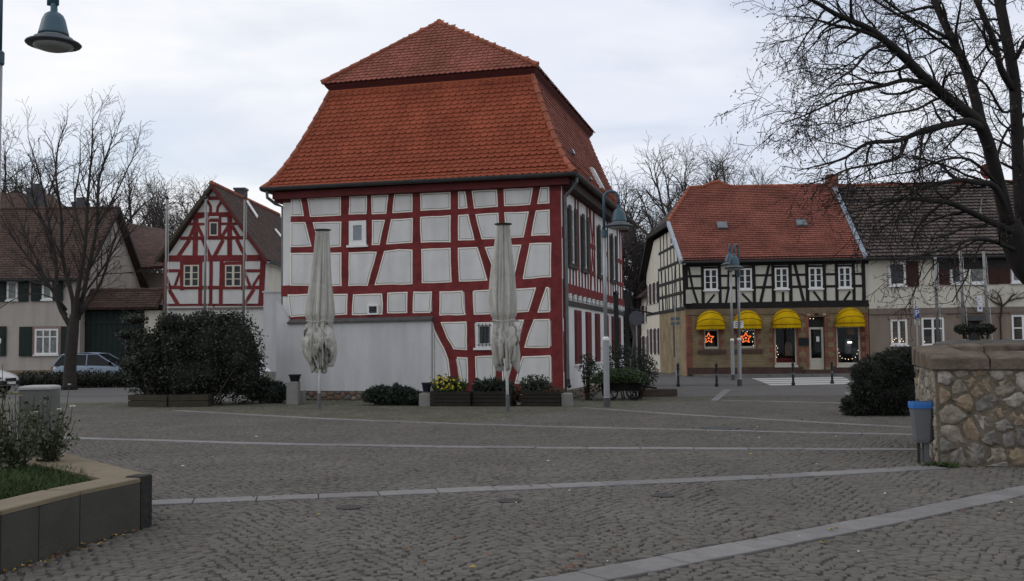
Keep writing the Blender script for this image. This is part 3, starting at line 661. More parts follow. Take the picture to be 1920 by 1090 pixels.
# --- rubble stones (Voronoi cells with rounded faces)
def clip(poly, a, b):      # keep the half plane nearer to a than b
    m = ((a[0]+b[0])/2, (a[1]+b[1])/2); d = (b[0]-a[0], b[1]-a[1]); out = []
    for i in range(len(poly)):
        p, q = poly[i], poly[(i+1) % len(poly)]; sp = (p[0]-m[0])*d[0]+(p[1]-m[1])*d[1]; sq = (q[0]-m[0])*d[0]+(q[1]-m[1])*d[1]
        if sp <= 0: out.append(p)
        if (sp < 0 < sq) or (sq < 0 < sp): t = sp/(sp-sq); out.append((p[0]+(q[0]-p[0])*t, p[1]+(q[1]-p[1])*t))
    return out
def rubble(f, u0, u1, z0, z1, size, parent, mats, seed, aspect=1.25, h=0.04, gap=.018, n0=-0.03, name='stone', skip=None, lift=0.0, rough=False, spread=(.55, 1.1)):
    rnd = random.Random(seed); S = []
    tries = 0
    while tries < 6000:
        tries += 1; p = (rnd.uniform(u0, u1), rnd.uniform(z0, z1)); sz = size*rnd.uniform(*spread)*(1 if tries > 150 else 1.1)
        if all(math.hypot((p[0]-q[0])/aspect, p[1]-q[1]) > (sz+q[2])*.5 for q in S): S.append((*p, sz))
    for p in S:
        poly = [(u0, z0), (u1, z0), (u1, z1), (u0, z1)]
        near = sorted(S, key=lambda q: math.hypot(q[0]-p[0], q[1]-p[1]))[1:22]
        for q in near: poly = clip(poly, p, q)
        if len(poly) < 3: continue
        c = Vector((sum(a for a, b in poly)/len(poly), sum(b for a, b in poly)/len(poly)))
        if skip and skip(c): continue
        # round off: Chaikin twice, then shrink
        P = [Vector(a) for a in poly]
        for _ in range(1 if rough else 2):
            Q = []
            for i in range(len(P)): a, b = P[i], P[(i+1) % len(P)]; Q += [a.lerp(b, .16), a.lerp(b, .55), a.lerp(b, .84)] if rough else [a.lerp(b, .2), a.lerp(b, .8)]
            P = Q
        P = P if rough else [a for i, a in enumerate(P) if i % 2 == 0 or len(P) <= 12]
        rmean = sum((a-c).length for a in P)/len(P); k = max(.3, 1-gap/rmean)
        P = [c+(a-c)*k*(rnd.uniform(.80, 1.07) if rough else rnd.uniform(.93, 1.02)) for a in P]
        hh = h*rnd.uniform(.5, 1.15); N = len(P); tilt = (rnd.uniform(-.12, .12), rnd.uniform(-.12, .12))
        rz = lambda s, n: [f.p(*(c+(a-c)*s), n+lift+(a-c).dot(Vector(tilt))*s*.6+rnd.uniform(-1, 1)*(.013 if rough else .006)) for a in P]
        mb = MB(); rings = [rz(1.02, n0), rz(1.0, hh*.35), rz(.88, hh*.86), rz(.5, hh)]
        vs = [p_ for r in rings for p_ in r]+[f.p(*c, lift+hh*1.02)]; fs = []
        for j in range(3): fs += [(j*N+i, j*N+(i+1) % N, (j+1)*N+(i+1) % N, (j+1)*N+i) for i in range(N)]
        fs += [(3*N+i, 3*N+(i+1) % N, 4*N) for i in range(N)]
        mb.add(vs, fs); mb.build(name, rnd.choice(mats), parent, smooth=True)
M_plm = mat('plinth_mortar', (.11, .095, .075), var=.3, scale=8, bump=.5)
def plinth(f, u0, u1, out, seed):
    mb = MB(); f.rect(mb, u0, u1, 0, .285, 0.001, out); b = mb.build('plinth', M_plm, house)
    rubble(f, u0, u1, 0.0, .28, .17, b, [M_stone, mat('plinth_stone_red', (.17, .10, .075), var=.3, scale=5, bump=.5), mat('plinth_stone_grey', (.13, .125, .115), var=.3, scale=5, bump=.5)], seed, aspect=1.5, h=.03, lift=out, n0=-.02)
plinth(FR, -W-.2, -3.9, EX-.02, 5)
plinth(SD, 0.05, 6.0, .05, 6)
# ------------------------------------------------------------------ corner shop with yellow awnings
def brick_mat(name, c1, c2, mortar, sc_=1.0):
    if name in MATS: return MATS[name]
    m = bpy.data.materials.new(name); m.use_nodes = True; nt = m.node_tree; N = nt.nodes; L = nt.links; b = N['Principled BSDF']; b.inputs['Roughness'].default_value = .9
    tc = N.new('ShaderNodeTexCoord'); sp = N.new('ShaderNodeSeparateXYZ'); L.new(tc.outputs['Object'], sp.inputs[0])
    ad = N.new('ShaderNodeMath'); ad.operation = 'ADD'; L.new(sp.outputs[0], ad.inputs[0]); L.new(sp.outputs[1], ad.inputs[1])
    cb = N.new('ShaderNodeCombineXYZ'); L.new(ad.outputs[0], cb.inputs[0]); L.new(sp.outputs[2], cb.inputs[1])
    br = N.new('ShaderNodeTexBrick'); br.inputs['Scale'].default_value = 1.0; br.inputs['Brick Width'].default_value = .25*sc_; br.inputs['Row Height'].default_value = .078*sc_; br.inputs['Mortar Size'].default_value = .008*sc_
    br.inputs['Color1'].default_value = (*c1, 1); br.inputs['Color2'].default_value = (*c2, 1); br.inputs['Mortar'].default_value = (*mortar, 1); L.new(cb.outputs[0], br.inputs['Vector'])
    n = N.new('ShaderNodeTexNoise'); n.inputs['Scale'].default_value = 1.4; n.inputs['Detail'].default_value = 7; L.new(tc.outputs['Object'], n.inputs['Vector'])
    mr = N.new('ShaderNodeMapRange'); mr.inputs['From Min'].default_value = .3; mr.inputs['From Max'].default_value = .7; mr.inputs['To Min'].default_value = .68; mr.inputs['To Max'].default_value = 1.2; L.new(n.outputs[0], mr.inputs[0])
    h = N.new('ShaderNodeHueSaturation'); L.new(br.outputs[0], h.inputs['Color']); L.new(mr.outputs[0], h.inputs['Value']); L.new(h.outputs[0], b.inputs['Base Color'])
    bp = N.new('ShaderNodeBump'); bp.inputs['Distance'].default_value = .01; bp.invert = True; L.new(br.outputs['Fac'], bp.inputs['Height']); L.new(bp.outputs[0], b.inputs['Normal'])
    MATS[name] = m; return m
M_ybrick = brick_mat('yellow_brick', (.29, .225, .118), (.235, .175, .088), (.18, .15, .108))
M_rbrick = brick_mat('red_brick', (.27, .085, .05), (.21, .062, .036), (.19, .15, .12))
M_black = mat('black_timber', (.012, .011, .0105), rough=.8, var=.3, scale=4)
M_cream = mat('cream_plaster', (.56, .54, .46), rough=.92, var=.06, scale=2, streak=.12)
M_beige = mat('beige_plaster', (.62, .58, .49), rough=.92, var=.06, scale=1.5, streak=.16)
M_taupe = mat('taupe_plaster', (.235, .185, .145), rough=.92, var=.08, scale=1.5, streak=.14)
M_yellow = mat('yellow_awning', (.55, .345, .006), rough=.95, var=.12, scale=3, spec=.05, streak=.22)
M_yrib = mat('awning_rib', (.20, .11, .004), rough=.6)
M_stile = mat('shop_tile', (.20, .07, .052), rough=.9, var=.3, scale=.7, island=.12, spec=.15, col2=(.28, .10, .075))
M_gtile = mat('brown_tile', (.08, .063, .055), rough=.85, var=.3, scale=.9, island=.25)
M_btile = mat('old_brown_tile', (.062, .037, .028), rough=.85, var=.3, scale=1.2, island=.22)
M_dark = mat('interior', (.02, .018, .016), var=.3)
SL, SR = at(1288, 600, 49.0), at(1628, 600, 48.2)
SL.z = SR.z = 0
ang2 = math.atan2(SR.y-SL.y, SR.x-SL.x); SW = (SR-SL).length
shop = thing('corner_shop', 'black timbered corner house with brick shop floor and orange tiled roof', 'house', SL, ang2); H2 = House(shop, ang2)
SF = Facade(H2, (0, 0, 0), (1, 0, 0), (0, -1, 0))
sdir = (H2.M.to_3x3().inverted() @ Vector((-.03, 1.0, 0))).normalized(); SS = Facade(H2, (0, 0, 0), sdir, (-sdir.y, sdir.x, 0))
C8, C9, C10 = Crop(1210, 470, 4.192), Crop(1430, 470, 4.191), Crop(1620, 440, 4.193)
zF = SF.uv(1450, 573)[1]; zE = SF.uv(1288, 490)[1]; FU = SW
# walls with openings: ground floor built round the openings
opens = [pxrect(SF, 1320, 618, 1348, 654), pxrect(SF, 1386, 618, 1417, 653), pxrect(SF, 1452.5, 612, 1494, 684), pxrect(SF, 1517, 594, 1547, 690), pxrect(SF, 1568.5, 612, 1613.5, 684)]
opens[3] = (opens[3][0], opens[3][1], .28, opens[3][3])
def wall_with_openings(f, u0, u1, z0, z1, ops, th, m, parent, name='wall'):
    ops = sorted(ops); mb = MB(); u = u0
    for a, b, c, d in ops:
        f.rect(mb, u, a, z0, z1, -th, 0); 
        if c > z0+.01: f.rect(mb, a, b, z0, c, -th, 0)
        f.rect(mb, a, b, d, z1, -th, 0); u = b
    f.rect(mb, u, u1, z0, z1, -th, 0); return mb.build(name, m, parent)
wall_with_openings(SF, 0, FU, .0, zF-.12, opens, .35, M_ybrick, shop)
mb = MB(); SF.rect(mb, -.03, FU, 0, .42, .003, .05); 
plin = [(-.03, opens[3][0]-.3), (opens[3][1]+.3, FU)]
mb = MB(); [SF.rect(mb, a, b, 0.05, .42, .003, .05) for a, b in plin]; mb.build('base_course', mat('red_sandstone', (.075, .045, .037), var=.25, scale=3), shop)
mb = MB(); SF.rect(mb, -.06, FU+.05, zF-.12, zF+.03, -.3, .06); mb.build('sill_beam', M_black, shop)
mb = MB(); SF.rect(mb, -.03, FU+.05, zF+.03, zE+.25, -.3, .0); mb.build('wall', M_cream, shop)
mb = MB(); SF.rect(mb, -.05, FU+.0, zF-.42, zF-.13, .002, .05); mb.build('frieze', mat('brick_frieze', (.16, .115, .07), var=.25, scale=4), shop)
mb = MB(); mb.prism([(0.0, 0.4, 0.02), (FU, .4, 0.02), (FU, 10.5, 0.02), (0.0, 10.5, 0.02)], (0, 0, zF+.4)); mb2 = mb
bk = MB(); bk.box((.1, 1.6, .02), (FU, 1.7, zF)); bk.build('inner_wall', M_dark, shop)
fl = MB(); fl.box((.1, .36, .25), (FU, 1.59, .3)); fl.build('inner_floor', M_dark, shop)
def hz(y0, y1): return lambda x: y0+(y1-y0)*(x-1288)/(1628-1288)
T = hz(496.5, 490); R1 = hz(518.5, 513.5); R2 = hz(541, 536)
BT = lambda *p: list(p)
beam(SF, 'top_plate', [(1286, T(1286)), (1628, T(1628))], 9, .05, M_black, shop)
beam(SF, 'sill_plate', [(1284, 573), (1628, 566.5)], 8, .055, M_black, shop)
wins = [(1320, 1345.5), (1384, 1409.5), (1452.5, 1477.5), (1516, 1541.5), (1571.5, 1595.5)]
edges = [1290]+[v for w_ in wins for v in w_]+[1617]
for i in range(0, len(edges), 2):
    a, b = edges[i], edges[i+1]
    beam(SF, 'rail', [(a-3, R1(a)), (b+3, R1(b))], 4.4, .03, M_black, shop, jit=.004)
    beam(SF, 'rail', [(a-3, R2(a)), (b+3, R2(b))], 4.8, .03, M_black, shop, jit=.004)
for x, w_ in [(1284, 9), (1316.5, 5), (1348.5, 5), (1380.5, 5.5), (1412.5, 5.5), (1449, 6), (1481, 5.5), (1512.5, 6), (1545, 5), (1567.5, 5), (1599.5, 5), (1618, 6)]:
    beam(SF, 'post', [(x, T(x)), (x+1.5, R2(x)), (x+2, 574-7*(x-1288)/340)], w_*1.12, .04, M_black, shop, jit=.004)
for pts, w_ in [(BT((1291, 501), (1299, 541), (1309, 571)), 3.6), (BT((1366, 541), (1361, 570)), 3.6), (BT((1442, 496), (1426, 568)), 4.6), (BT((1490, 496), (1507, 566)), 4.6), (C8((545,345),(485,418)), 3), (C8((760,338),(832,412)), 3.4),
                (C9((160,325),(161,402)), 4), (C9((400,320),(458,398)), 3.4), (C9((688,320),(640,392)), 4), (C8((655,130),(650,290)), 3)]:
    beam(SF, 'brace', pts, w_*1.15, .035, M_black, shop, jit=.004)
for i, (a, b) in enumerate(wins):
    y0, y1 = 504.5-4*(a-1320)/260, 544-4*(a-1320)/260; u0, u1, z0, z1 = pxrect(SF, a, y0, b, y1)
    window(SF, u0, u1, z0, z1, shop, M_wwhite, glass('shop_upper_glass', (.018, .02, .022)), nx=2, ny=3, fr=.075, mun=.03, mid=.10, n=.075)
    beam(SF, 'window_head', [(a-3, y0-2), (b+3, y0-2)], 4, .05, M_black, shop, jit=.003)
# box on the wall (pale cabinet by the corner)
u0, u1, z0, z1 = pxrect(SF, 1286, 544, 1296, 570); mb = MB(); SF.rect(mb, u0, u1, z0, z1, .04, .22); mb.build('wall_box', mat('pale_box', (.42, .41, .36)), shop)
# shop fronts
M_frame = mat('cream_frame', (.5, .47, .40), rough=.6, var=.08); M_sg = shop_glass()
def shopwin(o, name='shop_window', frm=M_frame):
    u0, u1, z0, z1 = o; mb = MB(); f = .07
    for r in ((u0, u0+f, z0, z1), (u1-f, u1, z0, z1), (u0+f, u1-f, z1-f, z1), (u0+f, u1-f, z0, z0+f*1.4)): SF.rect(mb, *r, -.16, -.06)
    w_ = mb.build(name, frm, shop); g = MB(); SF.rect(g, u0+f-.005, u1-f+.005, z0+f, z1-f+.005, -.115, -.105); g.build('pane', M_sg, w_); return w_
def quoins(us, z0, z1, name='quoin', w0=.10, w1=.24, side=1, step=.24):
    mb = MB(); z = z0; k = 0
    while z < z1-.02:
        zz = min(z+step, z1); ww = w1 if k % 2 else w0
        SF.rect(mb, *(sorted((us, us+side*ww))), z+.004, zz-.004, -.01, .022); z = zz; k += 1
    mb.build(name, M_rbrick, shop, kind='stuff')
for k in (0, 1):
    o = opens[k]; w_ = shopwin(o); s = MB(); SF.rect(s, o[0]-.32, o[1]+.32, o[2]-.24, o[2]-.06, -.05, .10); s.build('sill', mat('brick_sill', (.085, .055, .045), var=.2), w_)
    quoins(o[0], o[2]-.05, o[3]+.05, side=-1); quoins(o[1], o[2]-.05, o[3]+.05, side=1)
for k in (2, 4):
    o = opens[k]; w_ = shopwin(o); s = MB(); SF.rect(s, o[0]-.03, o[1]+.03, o[2]-.13, o[2]-.004, -.05, .09); s.build('sill', M_frame, w_)
    quoins(o[0], .42, o[3]+.1, side=-1); quoins(o[1], .42, o[3]+.1, side=1)
quoins(FU-.02, .42, zF-.4, side=-1, w0=.2, w1=.34); quoins(-.04, .42, zF-.42, side=1, w0=.28, w1=.30)
# door with stepped brick arch and steps
o = opens[3]; quoins(o[0], .42, o[3]+.05, side=-1, w0=.14, w1=.25); quoins(o[1], .42, o[3]+.05, side=1, w0=.14, w1=.25)
mb = MB(); dz = o[2]+ (o[3]-o[2])*.80
for r in ((o[0]+.03, o[0]+.13, o[2], dz), (o[1]-.13, o[1]-.03, o[2], dz), (o[0]+.13, o[1]-.13, dz-.1, dz), (o[0]+.13, o[1]-.13, o[2], o[2]+.55)): SF.rect(mb, *r, -.28, -.20)
door = mb.build('door', M_frame, shop); g = MB(); SF.rect(g, o[0]+.12, o[1]-.12, o[2]+.54, dz-.09, -.25, -.24); g.build('pane', M_sg, door)
mb = MB(); SF.rect(mb, o[1]-.36, o[1]-.22, o[2]+1.35, o[2]+1.6, -.24, -.235); mb.build('notice', M_wwhite, door)
mb = MB(); mb.tube([SF.p(o[0]+.2, o[2]+.75, -.17), SF.p(o[0]+.2, o[2]+1.05, -.17)], .02, 6); mb.build('handle', M_iron, door)
mb = MB(); SF.rect(mb, o[0], o[1], dz, o[3], -.26, -.22); mb.build('transom', M_dark, door)
for k in range(7):
    a = o[0]-.28+k*(o[1]-o[0]+.56)/7; b = MB(); SF.rect(b, a+.01, a+(o[1]-o[0]+.56)/7-.01, o[3]+.06, o[3]+.42, .003, .045); b.build('arch_stone', [M_rbrick, mat('arch_pale', (.35, .31, .22), var=.15)][k % 2] if k != 3 else M_black, shop)
for k in range(2): b = MB(); SF.rect(b, o[0]-.35+.1*k, o[1]+.35-.1*k, 0.05, .17+.11*k, .003, .55-.25*k); b.build('door_step', mat('red_sandstone', (.075, .045, .037)), shop)
b = MB(); u0, u1, z0, z1 = pxrect(SF, 1498, 634, 1516, 648); SF.rect(b, u0, u1, z0, z1, .02, .09); b.build('letter_box', mat('dark_green', (.012, .02, .018)), shop)
# basket awnings
AW = [(1304, 1360, 584, 612), (1373, 1429, 583.5, 611), (1445.5, 1501.5, 581, 609.5), (1564, 1621, 578.5, 607)]
for x0, x1, y0, y1 in AW:
    u0, u1, z0, z1 = pxrect(SF, x0, y0, x1, y1); uc, a = (u0+u1)/2, (u1-u0)/2*.97; hgt = (z1-z0)*1.02; dep = .78; z0 += .02
    NR, NP = 12, 20; V = []
    for i in range(NR+1):
        th = math.pi/2*i/NR
        for j in range(NP+1):
            ph = math.pi*j/NP; puff = 1+.022*abs(math.sin(th*4)); s = math.sin(ph)**.9 if 0 < j < NP else 0
            V.append(SF.p(uc-a*math.cos(ph), z0+hgt*s*math.cos(th)*puff, .03+dep*s*math.sin(th)*puff))
    fs = [(i*(NP+1)+j, i*(NP+1)+j+1, (i+1)*(NP+1)+j+1, (i+1)*(NP+1)+j) for i in range(NR) for j in range(NP)]
    mb = MB(); mb.add(V, fs); aw = mb.build('awning', M_yellow, shop, smooth=True)
    for th in (math.pi*.19, math.pi*.36, math.pi/2):
        pts = [SF.p(uc-a*1.01*math.cos(math.pi*j/NP), z0+hgt*(math.sin(math.pi*j/NP)**.9 if 0 < j < NP else 0)*math.cos(th)*1.02, .03+dep*(math.sin(math.pi*j/NP)**.9 if 0 < j < NP else 0)*math.sin(th)*1.02) for j in range(NP+1)]
        b = MB(); b.tube(pts, .020, 5); b.build('awning_hoop', M_yrib, aw)
    # scalloped valance
    vv = []; K = 60
    for j in range(K+1):
        ph = math.pi*j/K; s = math.sin(ph)**.9 if 0 < j < K else 0; u = uc-a*math.cos(ph); n = .035+dep*s; dr = .13+.07*abs(math.sin(math.pi*14*j/K))
        vv += [SF.p(u, z0, n), SF.p(u, z0-dr, n+.004)]
    b = MB(); b.add(vv, [(2*j, 2*j+1, 2*j+3, 2*j+2) for j in range(K)]); b.build('valance', M_yellow, aw)
# window displays: lit stars, fairy lights, goods
E_star = emit('lit_star', (1.0, .19, .035), 1.35); E_dot = emit('fairy_light', (1.0, .78, .5), 3.0); E_warm = emit('warm_lamp', (1.0, .45, .12), 1.0)
def star(x, y, r, label):
    u, z = SF.uv(x, y, -.3); c = SF.p(u, z, -.3); t = thing('window_star', label, 'star', H2.M @ c, ang2, 'lit stars in the shop windows')
    pts = []
    for i in range(10):
        rr = r if i % 2 == 0 else r*.45; a = math.pi/2+i*math.pi/5; pts.append((rr*math.cos(a), 0, rr*math.sin(a)))
    for i in range(10): b = MB(); b.tube([pts[i], pts[(i+1) % 10]], .020, 6); b.build('star_edge', E_star, t)
    b = MB(); b.lathe([(.01, -.05), (.06, 0), (.01, .05)], 8); b.build('star_bulb', E_star, t)
    b = MB(); b.tube([(0, 0, r), (0, 0, r+.35)], .006, 4); b.build('cord', M_iron, t)
star(1328.7, 634.5, .27, 'orange lit paper star hanging in the leftmost shop window')
star(1398.5, 634, .27, 'orange lit paper star in the shop window under the second awning')
def fairy(pts, label, n=-.28):
    t = None; mb = MB()
    us = [SF.uv(x, y, n) for x, y in pts]; t = thing('fairy_lights', label, 'lights', H2.M @ SF.p(us[0][0], us[0][1], n), ang2, 'fairy lights in the windows')
    o0 = SF.p(us[0][0], us[0][1], n)
    for u, z in us: b = MB(); b.lathe([(.003, -.019), (.017, 0), (.003, .019)], 6, SF.p(u, z, n)-o0); b.build('bulb', E_dot, t)
    b = MB(); b.tube([SF.p(u, z, n-.02)-o0 for u, z in us], .005, 4); b.build('wire', M_iron, t)
fairy([(1386.5, 623), (1393, 621), (1401, 622), (1409, 619), (1412.5, 626), (1413, 632), (1411, 641), (1412.5, 648)], 'string of white lights around the star under the second awning')
fairy([(1453.5, 661), (1455, 656), (1456, 649), (1458, 653), (1457, 660), (1459, 665), (1454, 665), (1456, 670)], 'clump of small lights low in the window left of the door')
fairy([(1571, 655), (1573, 662), (1575, 668), (1579, 672), (1585, 673), (1591, 674), (1598, 673), (1604, 670), (1607, 664), (1609, 657), (1611, 650)], 'curve of small lights along the window right of the door')
fairy([(1513.5, 597), (1519, 597.5), (1525, 598)], 'three small lights above the shop door', n=-.1)
goods = [((1458, 672, 1492, 683), .5, (.20, .02, .015), 'red draped display table behind the glass left of the door'), ((1475, 642, 1489, 668), .45, (.16, .10, .07), 'tan display board standing in the window left of the door'),
         ((1590, 636, 1601, 664), .5, (.12, .12, .13), 'grey framed goods in the middle of the rightmost shop window'), ((1593, 616, 1606, 628), .4, (.28, .14, .03), 'amber lamp shade hanging in the rightmost shop window'),
         ((1572, 655, 1580, 682), .35, (.08, .04, .045), 'dark figure at the left of the rightmost shop window'), ((1602, 652, 1612, 682), .35, (.05, .05, .07), 'dark parcels at the right of the rightmost shop window')]
for (x0, y0, x1, y1), dn, c, lab in goods:
    u0, u1, z0, z1 = pxrect(SF, x0, y0, x1, y1); mb = MB(); k = (u1-u0)*.12
    mb.loft([[SF.p(u0, z0, -dn-.25), SF.p(u1, z0, -dn-.25), SF.p(u1, z0, -dn), SF.p(u0, z0, -dn)], [SF.p(u0, z0+(z1-z0)*.6, -dn-.25), SF.p(u1, z0+(z1-z0)*.6, -dn-.25), SF.p(u1, z0+(z1-z0)*.6, -dn), SF.p(u0, z0+(z1-z0)*.6, -dn)], [SF.p(u0+k, z1, -dn-.2), SF.p(u1-k, z1, -dn-.2), SF.p(u1-k, z1, -dn-.05), SF.p(u0+k, z1, -dn-.05)]])
    ob = mb.build('shop_display', mat('goods_'+str(len(MATS)), c, var=.5, scale=9), None); ob.matrix_world = H2.M; tag(ob, lab, 'display', 'goods in the shop windows')
u0, u1, z0, z1 = pxrect(SF, 1593, 641, 1601, 643.5); mb = MB(); SF.rect(mb, u0, u1, z0, z1, -.42, -.40); lm = mb.build('lamp_tube', emit('white_tube', (1, .97, .9), 4), None); lm.matrix_world = H2.M; tag(lm, 'short bright lamp tube lit inside the rightmost shop window', 'lamp')

# left flank of the shop: brick below, timber above, then the plain rear wing
SLEN = 11.8
mb = MB(); SS.rect(mb, .36, SLEN, 0, zF-.1, -.3, 0); mb.build('wall', M_ybrick, shop)
mb = MB(); SS.rect(mb, .31, SLEN, zF-.1, zE+.2, -.3, 0); mb.build('wall', M_cream, shop)
mb = MB(); SS.rect(mb, 0.02, SLEN, zF-.12, zF+.03, -.28, .05); mb.build('sill_beam', M_black, shop)
RS = 1.0   # roof pitch
RID_V, RID_Z = 6.0, 10.2
gp = [(0.31, zE+.2), (SLEN, zE+.2), (9.0, 7.62), (2.95, 7.62)]; mb = MB(); SS.poly(mb, gp, -.3, 0.0); mb.build('gable_wall', M_cream, shop)
for k in range(8):
    v = .5+k*1.0; beam(SS, 'post', [(v, zF), (v+.05, zE)], .16, .03, M_black, shop, px=False)
for z in (zF+.75, zF+1.45, zE+.1): beam(SS, 'rail', [(.2, z), (7.6, z+.02)], .15, .035, M_black, shop, px=False)
for v0, v1 in [(1.1, 1.6), (3.2, 2.7), (5.0, 5.5), (6.2, 6.8)]: beam(SS, 'brace', [(v0, zF), (v1, zE)], .14, .025, M_black, shop, px=False)
for v, zt in [(1.2, 6.3), (2.0, 6.9), (2.9, 7.5), (3.8, 7.6), (4.8, 7.6), (5.8, 7.6), (6.8, 7.6)]: beam(SS, 'post', [(v, zE+.1), (v, zt)], .14, .03, M_black, shop, px=False)
beam(SS, 'rail', [(1.3, 6.7), (7.4, 6.7)], .14, .034, M_black, shop, px=False)
for k_ in range(3):
    for z0_, z1_ in ((1.0, 2.5), (zF+.55, zF+1.75)):
        v_ = 8.0+k_*1.3; window(SS, v_, v_+.55, z0_, z1_, shop, M_wwhite, M_glass, nx=2, ny=2, sill=False)
        for a_ in (v_-.34, v_+.57): mb = MB(); SS.rect(mb, a_, a_+.30, z0_, z1_, .02, .07); mb.build('shutter', mat('brown_shutter', (.05, .022, .018), var=.2), shop)
mb = MB(); SS.rect(mb, 7.5, SLEN, 0, zF-.125, .003, .02); mb.build('rendered_wall', M_beige, shop)
window(SS, 3.05, 3.65, 6.8, 7.5, shop, M_wwhite, M_glass, nx=1, ny=1, fr=.07, sill=False); 
mb = MB(); SS.rect(mb, 3.0, 3.55, .9, 2.6, -.05, .02); mb.build('niche_door', mat('brown_door', (.07, .03, .02)), shop)
mb = MB(); SS.rect(mb, 0.0, .30, 0.0, zF-.12, -.28, .03); mb.build('corner_pier', M_rbrick, shop)
# roof
def roof_face(name, pts, m, parent, th=.14):
    P = [Vector(p) for p in pts]; n = (P[1]-P[0]).cross(P[2]-P[0]).normalized(); mb = MB(); mb.prism([p-n*th for p in P], n*th*.9); return mb.build(name, m, parent)
M_sdeck = mat('shop_deck', (.12, .035, .022), var=.2)
sx = sdir.x/sdir.y
EV, EZ_ = -.35, zE-.02
def sline(v): return sx*v
hipv, hipz = 2.9, 0
zr = lambda v: EZ_+(v-EV)*(RID_Z-EZ_)/(RID_V-EV)
A = Vector((-.30+sline(EV), EV, zr(EV))); B = Vector((-.30+sline(hipv), hipv, zr(hipv)))
Rl, Rr = Vector((.75, RID_V, RID_Z)), Vector((FU-.15, RID_V, RID_Z)); Er = Vector((FU-.15, EV, zr(EV)))
shop_roof = roof_face('roof', [A, Er, Rr, Rl, B], M_sdeck, shop)
Bb = Vector((-.30+sline(2*RID_V-hipv), 2*RID_V-hipv, zr(hipv))); Ab = Vector((-.30+sline(2*RID_V-EV), 2*RID_V-EV, zr(EV)))
M_under = mat('roof_underside', (.03, .022, .02), var=.2); roof_face('roof_hip', [B, Rl, Bb], M_under, shop); roof_face('roof_back', [Rl, Rr, Vector((FU-.15, 2*RID_V-EV, zr(EV))), Ab, Bb], M_under, shop)
def simple_rows(A, B_at, zfun, v0, v1, left, right, expo):
    rows = []; up = Vector((0, 1, (zfun(1)-zfun(0)))).normalized(); nr = Vector((0, -up.z, up.y)); L_ = (v1-v0)/up.y; s = 0
    while s < L_-.05:
        v = v0+s*up.y; rows.append((Vector((left(v), v, zfun(v))), Vector((right(v), v, zfun(v))), up, nr)); s += expo
    return rows
def shop_left(v): return A.x+(B.x-A.x)*(v-EV)/(hipv-EV) if v < hipv else B.x+(Rl.x-B.x)*(v-hipv)/(RID_V-hipv)
lay_tiles(simple_rows(None, None, zr, EV, RID_V, shop_left, lambda v: FU-.2, .20), .19, .30, .065, M_stile, shop_roof, singles=0, name='roof_tile', seed=8)
ridge_tiles([Rl+Vector((0, 0, .04)), Rl+Vector((.9, 0, .10)), Rl+Vector((1.25, 0, .28)), Rl+Vector((1.5, 0, .42)), Rl+Vector((1.8, 0, .24)), Rl+Vector((2.2, 0, .04)), Rr], shop_roof, .1, .4, m=M_ridge)
mb = MB(); mb.loft([[Rl+Vector((x, dy, -.06)) for x, dy in ((.8, -.12), (2.25, -.12), (2.25, .12), (.8, .12))], [Rl+Vector((x, dy, .16)) for x, dy in ((1.1, -.08), (1.95, -.08), (1.95, .08), (1.1, .08))], [Rl+Vector((x, dy, .33)) for x, dy in ((1.4, -.04), (1.6, -.04), (1.6, .04), (1.4, .04))]]); mb.build('ridge_hump', M_stile, shop_roof)
ridge_tiles([B+Vector((0, 0, .05)), Rl+Vector((0, 0, .05))], shop_roof, .1, .4)
for p0, p1, wd in ((A, B, .16),):
    mb = MB(); mb.loft([[p+Vector((-.06, 0, -.16)), p+Vector((-.06, 0, .08)), p+Vector((.1, 0, .08)), p+Vector((.1, 0, -.16))] for p in (p0, p1)]); mb.build('verge_board', mat('pale_verge', (.33, .36, .40), var=.15), shop)
mb = MB(); mb.loft([[p+Vector((-.07, 0, -.2)), p+Vector((-.07, 0, .06)), p+Vector((.08, 0, .06)), p+Vector((.08, 0, -.2))] for p in (B, Bb, Ab)]); mb.build('verge_board', M_black, shop)
mb = MB(); mb.loft([[p+Vector((-.09, 0, -.1)), p+Vector((-.09, 0, .10)), p+Vector((.13, 0, .10)), p+Vector((.13, 0, -.1))] for p in (Er+Vector((.0, 0, .0)), Rr)]); mb.build('party_flashing', mat('lead_flashing', (.22, .25, .30), var=.35, scale=3), shop)
mb = MB(); mb.box((Rr.x-.35, RID_V-.35, RID_Z-.3), (Rr.x+.25, RID_V+.25, RID_Z+.55)); mb.build('chimney', M_rbrick, shop)
b = gutter((A.x, EV-.06, zr(EV)-.02), (Er.x, EV-.06, zr(EV)-.02)).build('gutter', M_zinc, shop)
mb = MB(); SF.rect(mb, -.2, FU, zE-.1, zE+.12, .002, .3); mb.build('soffit', M_black, shop)
for x, y in [(1354, 426), (1502, 421)]:
    # skylight on the roof plane
    d = ray(x, y); P0 = H2.M @ A; upv = Vector((0, 1, zr(1)-zr(0))).normalized(); nl = Vector((0, -upv.z, upv.y)); nw = H2.M.to_3x3() @ nl
    q = H2.loc(EYE_P+d*((P0-EYE_P).dot(nw)/d.dot(nw))); ax = Vector((1, 0, 0)); mb = MB()
    c = [q+ax*sx_*.26+upv*sy_*.33 for sx_, sy_ in ((-1, -1), (1, -1), (1, 1), (-1, 1))]; mb.prism([p+nl*.0 for p in c], nl*.14); s_ = mb.build('skylight', M_zincl, shop_roof)
    c = [q+ax*sx_*.21+upv*sy_*.27 for sx_, sy_ in ((-1, -1), (1, -1), (1, 1), (-1, 1))]; mb = MB(); mb.prism([p+nl*.142 for p in c], nl*.01); mb.build('skylight_pane', glass('sky_pane', (.10, .12, .14)), s_)

